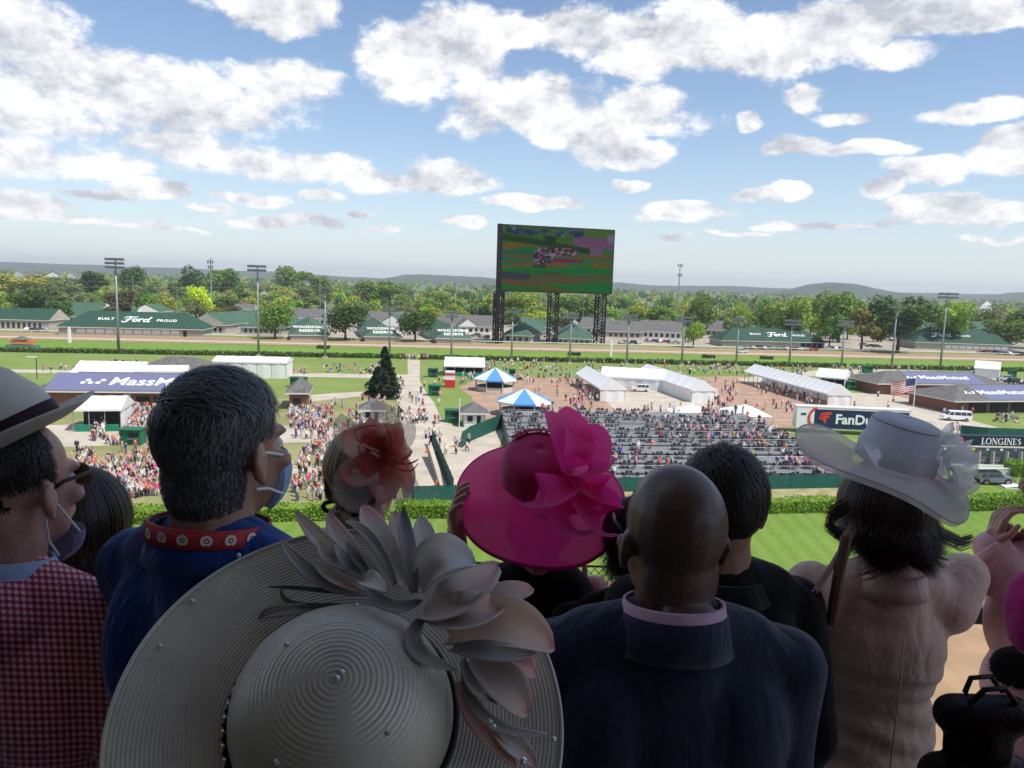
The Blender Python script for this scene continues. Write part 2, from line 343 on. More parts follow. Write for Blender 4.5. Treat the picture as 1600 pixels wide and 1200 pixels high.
# ------------------------------------------------------------------ far hills
def hill(name, prof, dist, m, depth=1200):     # prof: (photo x, photo y) of its crest, set at its own distance
    b = MB(); cr = [D(x, y, dist) for (x, y) in prof]; rows = []
    for k, t in enumerate((0, .25, .5, .75, 1.0, .7, 0)):
        sgn = -1 if k < 4 else 1; dd = (-(1-t) if k < 4 else (1-t))*depth
        rows.append([Vector((c.x, c.y + dd, max(0, c.z)*(math.sin(t*math.pi/2)) - 2 + random.uniform(-1, 1)*4*(0 < t < 1))) for c in cr])
    n = len(cr); i0 = 0
    for r_ in rows: b.v += [tuple(p) for p in r_]
    for k in range(len(rows)-1):
        for j in range(n-1): b.f.append((k*n+j, k*n+j+1, (k+1)*n+j+1, (k+1)*n+j)); b.m.append(0)
    return tag(b.build(name, m, smooth=True), kind='structure')
M_HILL = mat('wooded_hill', (.035, .06, .025), .95, var=.5, scale=.012, det=10)
def crest(pts, step=6, amp=.5):
    out = []
    for (x0, y0), (x1, y1) in zip(pts, pts[1:]):
        k = max(1, int((x1-x0)/step))
        for i in range(k): t = i/k; s = t*t*(3-2*t); out.append((x0+(x1-x0)*t, y0+(y1-y0)*s + random.uniform(-amp, amp)))
    out.append(pts[-1]); return out
hill('hill', crest([(-260, 405), (0, 409), (120, 413), (250, 418), (420, 424), (560, 433), (640, 438)]), 6500, M_HILL)
hill('hill', crest([(590, 441), (625, 432), (645, 428), (690, 429.5), (740, 432), (790, 436), (850, 445)]), 5600, M_HILL)
hill('hill', crest([(830, 446), (900, 440), (960, 441), (1040, 446), (1120, 446), (1220, 450), (1300, 455), (1420, 457), (1520, 459), (1660, 461), (1900, 470)]), 6200, M_HILL)
hill('hill', crest([(1225, 458), (1256, 450.5), (1275, 443), (1295, 440.5), (1320, 442), (1345, 448), (1370, 454), (1410, 461)], 4, .35), 4300, M_HILL, 600)
hill('hill', crest([(1540, 470), (1580, 461), (1610, 456), (1700, 455), (1800, 470)], 5, .35), 4700, M_HILL, 700)

# ------------------------------------------------------------------ buildings
M_GREEN = mat('green_shingle', (.058, .118, .078), .8, var=.28, scale=.9, det=8, bump=.25, bscale=8)
M_GREEN2 = mat('green_shingle_dark', (.024, .07, .046), .75, var=.25, scale=.9, det=8)
M_GREY = mat('grey_shingle', (.13, .125, .12), .85, var=.3, scale=1.2, det=8)
M_BROWNR = mat('brown_shingle', (.16, .10, .075), .85, var=.3, scale=1.2)
M_WHITE = mat('white_siding', (.72, .71, .68), .7, var=.08, scale=2)
M_BEIGE = mat('block_wall', (.42, .385, .33), .9, var=.15, scale=1.5)
M_REDBR = mat('red_brick', (.25, .115, .08), .9, var=.25, scale=6)
M_DARK = mat('dark_opening', (.02, .02, .022), .7)
M_GLASS = mat('window_glass', (.03, .035, .04), .1, spec=.6)
M_WPAINT = mat('white_paint', (.8, .8, .79), .6)
M_TRIM = mat('pale_trim', (.62, .6, .56), .7)
def bldg(name, fl, fr, depth, wh, rh, roof='gabx', wall=M_WHITE, rmat=M_GREEN, over=.6, label=None, cat='barn', group=None, openings=(), gable=None, flat=False):
    fl = Vector((fl[0], fl[1], 0)); fr = Vector((fr[0], fr[1], 0)); u = (fr-fl).normalized(); v = Vector((-u.y, u.x, 0)); w = (fr-fl).length
    t = empty(name, fl + u*w/2 + v*depth/2, label, cat, group)
    def P(a, c, z): q = fl + u*a + v*c; return (q.x, q.y, z)
    b = MB(); b.prism([P(0, 0, 0), P(w, 0, 0), P(w, depth, 0), P(0, depth, 0)], 0, wh); b.build('wall', wall, t)
    o = over; e = wh + .02
    A, B_, C, Dd = P(-o, -o, e), P(w+o, -o, e), P(w+o, depth+o, e), P(-o, depth+o, e)
    b = MB(); gi = 1
    if roof == 'gabx': r0, r1 = P(-o, depth/2, e+rh), P(w+o, depth/2, e+rh); b.quad(A, B_, r1, r0); b.quad(C, Dd, r0, r1); b.poly([Dd, A, r0], gi); b.poly([B_, C, r1], gi)
    elif roof == 'gaby': r0, r1 = P(w/2, -o, e+rh), P(w/2, depth+o, e+rh); b.quad(B_, C, r1, r0); b.quad(Dd, A, r0, r1); b.poly([A, B_, r0], gi); b.poly([C, Dd, r1], gi)
    else:
        if w >= depth: r0, r1 = P(depth*.5, depth/2, e+rh), P(w-depth*.5, depth/2, e+rh); b.quad(A, B_, r1, r0); b.quad(C, Dd, r0, r1); b.poly([Dd, A, r0]); b.poly([B_, C, r1])
        else: r0, r1 = P(w/2, w*.45, e+rh), P(w/2, depth-w*.45, e+rh); b.poly([A, B_, r0]); b.quad(B_, C, r1, r0); b.poly([C, Dd, r1]); b.quad(Dd, A, r0, r1)
    b.quad(A, Dd, C, B_, 0)
    b.build('roof', [rmat, gable or wall], t)
    f = MB()                                            # fascia under the eaves
    for (p, q) in ((A, B_), (B_, C), (C, Dd), (Dd, A)):
        p = Vector(p); q = Vector(q); d = (q-p).normalized(); nn = Vector((d.y, -d.x, 0))*.06
        f.poly([p+nn+Vector((0,0,-.28)), q+nn+Vector((0,0,-.28)), q+nn, p+nn])
    f.build('fascia', M_TRIM, t)
    for (nm, a0, a1, z0, z1, m_) in openings:
        q = MB(); x0, x1 = a0*w, a1*w
        q.prism([P(x0, -.07, 0), P(x1, -.07, 0), P(x1, .1, 0), P(x0, .1, 0)], z0, z1); q.build(nm, m_, t)
    t['_w'] = w
    return t, P, w
def roof_text(P, w, depth, wh, rh, over, centre, along, s_mesh, name, m, t, lift=.06):
    # lettering on the roof slope that faces the front: along in metres from the middle, centre 0 (eave) .. 1 (ridge)
    a = Vector(P(w/2 + along, -over, wh + .02)); c = Vector(P(w/2 + along, depth/2, wh + .02 + rh)); o = a + (c-a)*centre
    ux = Vector(P(1, 0, 0)) - Vector(P(0, 0, 0)); return place_text(s_mesh, name, m, t, o, ux, c-a, lift)
def ford(k):                          # the script word as flat strokes, k = size
    S = [[(-3.3, .55, .05), (-2.9, 1.0, .1), (-2.1, 1.15, .14), (-.9, 1.0, .13), (-.1, 1.2, .07)], [(-1.7, 1.05, .13), (-2.0, .2, .2), (-2.4, -.7, .2), (-3.0, -1.05, .12), (-3.5, -.8, .08), (-3.4, -.5, .06)],
         [(-2.9, .15, .07), (-2.0, .22, .11), (-1.2, .3, .08)],
         [(-.55, .35, .12), (-1.0, .05, .16), (-1.05, -.5, .16), (-.7, -.75, .14), (-.2, -.5, .14), (-.1, .05, .14), (-.5, .35, .11)], [(-.3, .2, .07), (.3, .25, .09), (.65, .38, .1)],
         [(.6, .4, .14), (.45, -.2, .17), (.3, -.75, .17)], [(.5, -.05, .1), (.85, .35, .13), (1.2, .38, .14)],
         [(2.35, .2, .1), (1.8, .3, .13), (1.4, -.1, .16), (1.4, -.6, .15), (1.8, -.75, .13), (2.2, -.4, .12)], [(2.9, 1.15, .14), (2.5, .3, .17), (2.2, -.6, .16), (2.5, -.8, .12), (2.9, -.6, .07)]]
    return strokes_mesh([[(x*k, y*k, w*k*1.15) for (x, y, w) in s] for s in S])

# long barns with the scripted roofs
def panels(n, a0=.1, a1=.9, z0=1.0, z1=2.5, m_=None, nm='panel', gap=.15):
    out = []; st = (a1-a0)/n
    for k in range(n): out.append((nm, a0+st*(k+gap/2), a0+st*(k+1-gap/2), z0, z1, m_ or M_WPAINT))
    return out
def scripted_barn(xl, yl, xr, yr, label, k, along, wh=3.2, rh=6.2, depth=17, words=('BUILT', 'PROUD'), ops=()):
    fl, fr = G(xl, yl), G(xr, yr)
    t, P, w = bldg('stable_barn', fl, fr, depth, wh, rh, 'hip', M_BEIGE, M_GREEN2, 1.0, label, 'barn', None, ops)
    roof_text(P, w, depth, wh, rh, 1.0, .5, along, ford(k), 'script_lettering', M_WPAINT, t)
    if words[0]: roof_text(P, w, depth, wh, rh, 1.0, .52, along - k*7.2, text_mesh(words[0], k*1.25, 0, .03*k, 1.15), 'lettering', M_WPAINT, t)
    if words[1]: roof_text(P, w, depth, wh, rh, 1.0, .48, along + k*6.6, text_mesh(words[1], k*1.25, 0, .03*k, 1.15), 'lettering', M_WPAINT, t)
    return t
scripted_barn(92, 522.5, 316, 527, 'long green barn with white script lettering at left', 1.72, 1.5, ops=panels(11, .12, .84) + [('door', .865, .89, 0, 2.6, M_DARK)])
scripted_barn(1128, 541, 1288, 544.5, 'green barn with white script lettering just right of the screen', 1.5, 3.2, 2.8, 5.6, 16, ops=panels(4, .76, .98, 0, 2.4, M_DARK, 'bay'))
scripted_barn(1430, 545, 1582, 550, 'long green barn with white script lettering at the far right beyond the track', 1.5, -9, 3.4, 7.0, 18, (None, 'PROUD'), panels(9, .3, .95, .8, 2.3))
# hip ended barns end-on to the track
for k, (xl, xr, yb, dp, lab) in enumerate([(454, 513, 531.5, 60, 'hip roofed green barn end-on to the track, leftmost of the three lettered ones'), (570, 627, 533.8, 62, 'hip roofed green barn end-on to the track, between the two round trees'), (682, 736, 536.8, 60, 'hip roofed green barn end-on to the track, next to the screen tower')]):
    wh, rh = 2.2, 5.4; t, P, w = bldg('stable_barn', G(xl, yb), G(xr, yb+.6), dp, wh, rh, 'hip', M_BEIGE, M_GREEN, .7, lab, 'barn')
    for j, s in enumerate(('WOODFORD', 'RESERVE')):
        a = Vector(P(w/2, -.7, wh)); c = Vector(P(w/2, w*.45, wh + rh)); o = a + (c-a)*(.56 - .26*j)
        place_text(text_mesh(s, 2.1, 0, .05, 1.05), 'lettering', M_WPAINT, t, o, Vector(P(1, 0, 0)) - Vector(P(0, 0, 0)), c-a, .06)
BN = [ # name, xl, yl, xr, yr, depth, wh, rh, roof, wall, roofmat, label
    ('stable_barn', -75, 512, 76, 516, 16, 4.2, 4.6, 'gabx', M_BEIGE, M_GREEN2, 'dark green roofed barn with a white gable vent at the left edge of the picture'),
    ('stable_barn', 20, 497, 152, 501, 18, 3.5, 5.5, 'gabx', M_WHITE, M_GREEN, 'pale green roofed barn behind the dark trees on the far left'),
    ('stable_barn', 100, 503, 206, 506, 15, 3.0, 4.4, 'gabx', M_WHITE, M_GREEN, 'green barn with a row of white bays behind the scripted barn'),
    ('stable_barn', 208, 500, 248, 501, 22, 4.6, 3.6, 'gaby', M_WHITE, M_GREEN, 'white gabled barn with a small dark window behind the scripted barn'),
    ('stable_barn', 296, 519, 352, 521, 52, 3.6, 5.0, 'gaby', M_BEIGE, M_GREEN, 'green barn running away from the track, right of the long scripted barn'),
    ('stable_barn', 376, 521, 440, 523, 45, 3.0, 4.5, 'hip', M_BEIGE, M_GREEN, 'green hip roofed barn left of the first round tree'),
    ('stable_barn', 438, 508, 512, 510, 18, 4.2, 4.6, 'gabx', M_WHITE, M_GREY, 'white barn with a long grey roof behind the first lettered hip barn'),
    ('stable_barn', 556, 512, 640, 514, 20, 4.0, 4.6, 'gabx', M_WHITE, M_GREY, 'white barn with a grey roof between the two round trees'),
    ('stable_barn', 590, 519, 634, 520, 55, 3.2, 4.8, 'gaby', M_WHITE, M_GREEN, 'green barn with a white gable behind the middle lettered hip barn'),
    ('stable_barn', 686, 518, 770, 521, 24, 3.4, 5.2, 'gabx', M_WHITE, M_GREY, 'grey roofed barn beside the left screen tower'),
    ('stable_barn', 718, 522, 742, 522.5, 26, 4.0, 3.2, 'gaby', M_WHITE, M_GREY, 'small white gabled stable left of the screen tower'),
    ('stable_barn', 786, 534, 830, 536, 46, 3.2, 5.0, 'hip', M_BEIGE, M_GREEN, 'hip roofed green barn between the left and middle screen towers'),
    ('stable_barn', 818, 520, 858, 521, 30, 3.2, 4.6, 'gabx', M_GREEN, M_GREEN, 'all green barn between the screen towers'),
    ('stable_barn', 868, 536.5, 925, 538.5, 50, 2.4, 5.4, 'hip', M_BEIGE, M_GREEN, 'hip roofed green barn between the middle and right screen towers'),
    ('stable_barn', 872, 516, 905, 517, 40, 3.8, 4.4, 'gaby', M_WHITE, M_GREY, 'white gabled barn right of the middle screen tower'),
    ('stable_barn', 905, 521, 950, 523, 30, 3.4, 5.0, 'gabx', M_WHITE, M_GREY, 'grey roofed barn behind the right screen tower'),
    ('stable_barn', 946, 527, 1004, 529, 22, 3.2, 5.0, 'gabx', M_BEIGE, M_GREY, 'grey green roofed barn just right of the screen'),
    ('stable_barn', 1000, 527, 1068, 530, 22, 3.4, 5.2, 'gabx', M_WHITE, M_GREY, 'long grey green barn with a white gable end left of the small round tree'),
    ('stable_barn', 1090, 523, 1150, 526, 26, 3.0, 5.0, 'gabx', M_BEIGE, M_GREY, 'grey roofed barn with dark doors behind the small round tree'),
    ('stable_barn', 1165, 521, 1225, 523, 26, 3.4, 5.4, 'gabx', M_BEIGE, M_GREEN, 'pale green barn behind the scripted barn right of the screen'),
    ('stable_barn', 1436, 535, 1560, 540, 22, 4.0, 8.5, 'gabx', M_BEIGE, M_GREEN, 'broad green roofed barn standing behind the scripted barn at far right')]
for (nm, xl, yl, xr, yr, dp, wh, rh, rf, wl, rm, lab) in BN:
    w_px = xr-xl
    ops = panels(max(2, int(w_px/9)), .06, .94, .6, wh*.72, M_DARK if wl is not M_BEIGE else M_GLASS, 'stall_door' if wl is M_WHITE else 'window', .5) if wl is not M_GREEN else ()
    bldg(nm, G(xl, yl), G(xr, yr), dp, wh, rh, rf, wl, rm, .7, lab, 'barn', None, ops)
# houses among the trees
rh_ = random.Random(3)
HOUSE = [(112, 470, 'brown'), (150, 462, 'white'), (212, 462, 'grey'), (240, 463, 'grey'), (277, 466, 'brick'), (262, 464, 'brown'), (412, 466, 'white'), (424, 464, 'grey'), (446, 480, 'brick'), (470, 478, 'white'), (372, 487, 'brick'), (383, 495, 'white'), (395, 484, 'white'),
         (662, 486, 'brick'), (690, 485, 'white'), (720, 486, 'grey'), (770, 486, 'grey'), (606, 482, 'white'), (652, 466, 'white'), (1015, 482, 'white'), (1110, 506, 'white'), (1128, 499, 'white'), (1095, 505, 'grey'), (1195, 500, 'grey'), (1205, 499, 'white'), (1513, 517, 'brown'), (1540, 518, 'grey'), (1541, 482, 'white'), (28, 424, 'white'), (40, 424.5, 'white'), (82, 426, 'grey'), (110, 427, 'white'), (470, 437, 'white')]
ORD = ['first', 'second', 'third', 'fourth', 'fifth', 'sixth', 'seventh', 'eighth', 'ninth', 'tenth', 'eleventh', 'twelfth', 'thirteenth', 'fourteenth', 'fifteenth', 'sixteenth', 'seventeenth', 'eighteenth', 'nineteenth', 'twentieth']
ORD += ['twenty ' + o for o in ORD[:9]] + ['thirtieth'] + ['thirty ' + o for o in ORD[:9]]
HOUSE.sort()
for hn, (x, y, c) in enumerate(HOUSE):
    p = G(x, y); dist = p.length
    if dist > 1500: p = p*(1500/dist)
    a = rh_.uniform(-.5, .5); w = rh_.uniform(9, 13)*(1 if dist < 1500 else 2.4); u = Vector((math.cos(a), math.sin(a), 0))
    wl, rm = {'brown': (M_BEIGE, M_BROWNR), 'white': (M_WHITE, M_GREY), 'grey': (M_WHITE, M_GREY), 'brick': (M_REDBR, M_BROWNR)}[c]
    k = 1 if dist < 1500 else 2.6
    bldg('house', p-u*w/2, p+u*w/2, 8.5, 4.6*k, 3.2*k, rh_.choice(['gabx', 'gaby']), wl, rm, .5, {'brown': 'brown roofed', 'white': 'white sided', 'grey': 'grey roofed white', 'brick': 'red brick'}[c] + ' house peeking out among the trees, %s house from the left' % ORD[hn], 'house', 'houses among the trees',
         [('window', .12, .3, 1.6*k, 3*k, M_GLASS), ('window', .7, .88, 1.6*k, 3*k, M_GLASS), ('door', .45, .55, 0, 2.1*k, M_DARK)])
# ------------------------------------------------------------------ rails and hedges
M_RAIL = mat('rail_white', (.82, .82, .8), .5)
M_STEEL = mat('galvanised', (.34, .36, .38), .5, .6, var=.15, scale=3)
M_BLACK = mat('black_steel', (.012, .012, .014), .55, .2)
M_FGREEN = mat('fence_green', (.012, .085, .06), .7, var=.2, scale=2)
M_BOOTH = mat('booth_green', (.012, .13, .06), .55)
M_LEAF = mat('hedge_leaf', (.26, .40, .04), .6, col2=(.13, .25, .03), scale=1.6, trans=.25, det=3)
M_LEAFD = mat('far_hedge_leaf', (.15, .22, .05), .7, col2=(.075, .12, .03), scale=.8, trans=.15, det=3)
def gline(yl, yr, x): return G(x, yl + (yr-yl)*x/1600)
def rail(label, yl, yr, z, w, x0=-300, x1=2000, step=4):
    a, c = gline(yl, yr, x0), gline(yl, yr, x1); t = empty('running_rail', a, label, 'rail'); d = (c-a).normalized(); ln = (c-a).length
    b = MB(); b.box(((a+c)/2).to_tuple()[:2] + (z,), (ln, .35, w), math.atan2(d.y, d.x)); b.build('rail_bar', M_RAIL, t)
    b = MB()
    for k in range(int(ln/step)): p = a + d*(k*step); b.box((p.x, p.y, (z-.1)/2 + .03), (.08, .08, z-.1))
    tag(b.build('posts', M_RAIL, t), kind='stuff')
rail('white inner running rail along the near side of the back dirt track', 530.1, 566.1, 1.0, .32)
rail('thin white outer rail along the stable side of the back dirt track', 518.9, 556.2, 1.0, .2)
def leaf_box(b, p0, p1, w, h, n, s, rng, round_=.15, z0=.03):
    p0 = Vector((p0[0], p0[1], 0)); p1 = Vector((p1[0], p1[1], 0)); d = (p1-p0); ln = d.length; d.normalize(); v = Vector((-d.y, d.x, 0))
    b.prism([p0 - v*w*.42, p1 - v*w*.42, p1 + v*w*.42, p0 + v*w*.42], z0, h*.9)
    for k in range(n):
        a = rng.random()*ln; c = rng.choice((0, 0, 1, 2)); jag = .12*math.sin(a*1.7) + .08*math.sin(a*.6+1)
        if c < 2:
            z = rng.uniform(.05, h*(1 + jag*.5)); q = p0 + d*a + v*((-1 if c == 0 else 1)*w*.5*(1-round_*max(0, z/h-.6)))*rng.uniform(.85, 1.06)
        else: z = h*(rng.uniform(.9, 1.04) + jag*.5); q = p0 + d*a + v*rng.uniform(-.5, .5)*w
        n_ = Vector((rng.gauss(0, 1), rng.gauss(0, 1), rng.gauss(.5, 1))).normalized(); e = n_.orthogonal().normalized()*s*rng.uniform(.5, 1.2); f = n_.cross(e)*.8
        c0 = Vector((q.x, q.y, z)); b.quad(c0-e-f, c0+e-f, c0+e+f, c0-e+f)
rg = random.Random(11)
def hedge(label, p0, p1, w, h, n, s, m=M_LEAF):
    p0, p1 = G(*p0), G(*p1); b = MB(); leaf_box(b, p0, p1, w, h, n, s, rg); o = b.build('hedge', m, loc=((p0+p1)/2).to_tuple()); return tag(o, label, 'hedge')
hedge('long dark hedge between the far turf and the infield lawn, left of the walk', (-200, 546.2), (636, 560.2), 2.4, 1.35, 7000, .28, M_LEAFD)
hedge('long dark hedge between the far turf and the crowded lawn, right of the walk', (657, 560.8), (1320, 574.5), 2.4, 1.35, 6000, .28, M_LEAFD)
hedge('dark hedge between the far turf and the road at the far right', (1330, 575), (1900, 587), 2.4, 1.3, 4000, .28, M_LEAFD)
hedge('bright clipped hedge along the home turf, below the dense crowd at left', (197, 815), (610, 808), 2.4, 1.55, 7000, .1)
hedge('bright clipped hedge in front of the green ramp fence', (618, 807), (720, 805.5), 2.4, 1.55, 4500, .1)
hedge('bright clipped hedge hidden mostly by the pink hat', (725, 805.5), (985, 802), 2.4, 1.55, 4500, .1)
hedge('bright clipped hedge below the terrace fence, left of the white hat', (1000, 801.5), (1440, 796), 2.4, 1.55, 6500, .1)
hedge('bright clipped hedge right of the white hat, below the silver car', (1446, 796.5), (1585, 794), 2.4, 1.7, 4500, .1)
hedge('bright clipped hedge at the right edge of the picture', (1592, 793.5), (1720, 791), 2.4, 1.7, 3000, .1)
hedge('short hedge left of the gap beside the brunette', (150, 815), (191, 815), 2.2, 1.4, 1600, .1)
hedge('low rounded shrubbery at the end of the white balustrade', (1578, 743), (1640, 743), 3.0, 2.0, 1600, .14)
for k, (x, y, lab) in enumerate([(897, 555.5, 'low trimmed bush on the far turf right of the middle screen tower'), (1107, 559.5, 'low trimmed bush on the far turf below the small round tree'), (1198, 561.5, 'low trimmed bush on the far turf right of the scripted barn pole'), (505, 545, 'tiny bush on the far turf above the crowded walk')]):
    p = G(x, y); b = MB(); leaf_box(b, p-Vector((2.3, 0, 0)), p+Vector((2.3, .3, 0)), 2, 1.1, 700, .2, rg); tag(b.build('turf_bush', M_LEAFD, loc=p), lab, 'bush')

# ------------------------------------------------------------------ floodlight masts
M_LAMP = mat('lamp_housing', (.16, .17, .19), .5, .4)
lampm = MB(); lampm.box((0, 0, 0), (.75, .5, .62)); lampm.prism([(-.45, -.5), (.45, -.5), (.36, -.25), (-.36, -.25)], -.36, .36)
LAMP = lampm.mesh('floodlight', M_LAMP)
def mast(top, base, rows, cols, label, r=.3):
    p = G(*base); tp = D(top[0], top[1], p.y); h = tp.z; t = empty('floodlight_mast', p, label, 'light mast')
    b = MB(); b.tube([(p.x, p.y, 0), (p.x, p.y, h*.5), (p.x, p.y, h)], [r*1.35, r, r*.55], 10); b.build('pole', M_STEEL, t, True)
    b = MB(); b.prism([(p.x-.7, p.y-.7), (p.x+.7, p.y-.7), (p.x+.7, p.y+.7), (p.x-.7, p.y+.7)], 0, .6); b.build('footing', M_CONC, t)
    for i in range(rows):
        z = h - i*1.25; w = cols*1.0
        b = MB(); b.box((p.x, p.y-.2, z-.35), (w, .14, .14)); b.build('crossarm', M_STEEL, t)
        for j in range(cols): link('floodlight', LAMP, t, (-w/2 + (j+.5)*w/cols, -.45, z))
    for zz in (.86,):
        b = MB(); b.box((p.x, p.y-.35, h*zz), (.9, .6, .8)); b.build('ballast_box', M_LAMP, t)
for a in [((182, 405), (185.5, 552), 3, 6, 'tallest floodlight mast with three rows of lamps, left in front of the scripted barn'), ((401, 416), (404, 557), 2, 6, 'tall floodlight mast left of the first round tree'),
          ((508, 450), (508, 560), 1, 4, 'thin mast beside the largest round tree'), ((609.5, 480), (608.5, 556), 2, 5, 'floodlight mast rising behind the dark spruce'), ((706, 488), (705, 563), 2, 4, 'mast in front of the third lettered hip barn'),
          ((801, 487), (799, 566), 1, 5, 'mast just right of the left screen tower'), ((892.5, 490), (890, 568.5), 2, 5, 'mast between the middle and right screen towers'), ((982, 493), (979, 570), 2, 6, 'mast just right of the screen'),
          ((1068, 496), (1065, 571), 2, 6, 'mast left of the small round tree, second right of the screen'), ((1154, 498), (1150, 572.5), 2, 6, 'mast at the left end of the right scripted barn, third right of the screen'), ((1237, 501), (1233, 570), 2, 6, 'mast across the right scripted barn, near its lettering'),
          ((1319, 502), (1314.5, 575), 2, 6, 'mast with twin lamp rows left of the big dark tree on the right'), ((1399, 480), (1393, 574), 1, 6, 'mast in front of the big dark tree on the right'), ((1477, 459), (1468.6, 578), 2, 7, 'tallest mast on the right, before the far right scripted barn')]:
    mast(*a, r=.36 if a[2] == 3 else .3)
def tower(x, yt, yb_dist, label, arms):
    tp = D(x, yt, yb_dist); t = empty('antenna_mast', (tp.x, tp.y, 0), label, 'mast'); b = MB(); b.tube([(tp.x, tp.y, 0), (tp.x, tp.y, tp.z)], [.8, .3], 8); b.build('pole', M_STEEL, t)
    for (dz, w) in arms:
        for s in (-1, 0, 1): b = MB(); b.box((tp.x + s*w, tp.y - .6, tp.z - dz), (.7, .4, 2.4)); b.build('antenna', M_LAMP, t)
        b = MB(); b.box((tp.x, tp.y - .2, tp.z - dz), (w*2, .3, .3)); b.build('arm', M_STEEL, t)
tower(329, 402, 520, 'antenna mast standing behind the bright lime tree', [(3, 1.6), (6.5, 1.4)])
tower(1063, 412, 620, 'tall lone antenna mast right of the screen', [(1.5, 1.5), (9, 1.3)])
rw = random.Random(5)
for (x, y, d, lab) in [(207, 430, 420, 'bare utility pole behind the scripted barn'), (500, 430, 430, 'utility pole behind the largest round tree'), (530, 466, 380, 'utility pole in front of the largest round tree'), (735, 442, 430, 'bare pole left of the screen'), (747, 476, 390, 'small lamp pole by the grey barn left of the screen'), (822, 482, 390, 'lamp pole between the screen towers'),
                       (913, 455, 460, 'utility pole behind the screen towers'), (966, 483, 400, 'lamp pole behind the mast right of the screen'), (1144, 487, 400, 'lamp pole left of the right scripted barn'), (1304, 494, 420, 'pole behind the trees right of the scripted barn'), (276, 458, 420, 'utility pole near the red brick house')]:
    tp = D(x, y, d); t = empty('utility_pole', (tp.x, tp.y, 0), lab, 'pole'); b = MB(); b.tube([(tp.x, tp.y, 0), (tp.x, tp.y, tp.z)], [.2, .12], 6); b.build('pole', M_STEEL, t); b = MB(); b.box((tp.x, tp.y, tp.z-.6), (2.4, .12, .12)); b.build('crossarm', M_STEEL, t)
for k, (y0, y1) in enumerate([(438, 441), (446, 450), (455, 458), (461, 469)]):
    b = MB(); pts = []
    for j in range(40): x = -60 + j*14; pts.append(D(x, y0 + (y1-y0)*j/40 + 1.2*math.sin(j*.35)**2, 415 + k*2))
    b.tube(pts, .04, 4); tag(b.build('power_line', mat('wire', (.3, .3, .3), .5), loc=pts[0]), ['topmost', 'second', 'third', 'lowest'][k] + ' power line strung across the trees at left', 'wire')

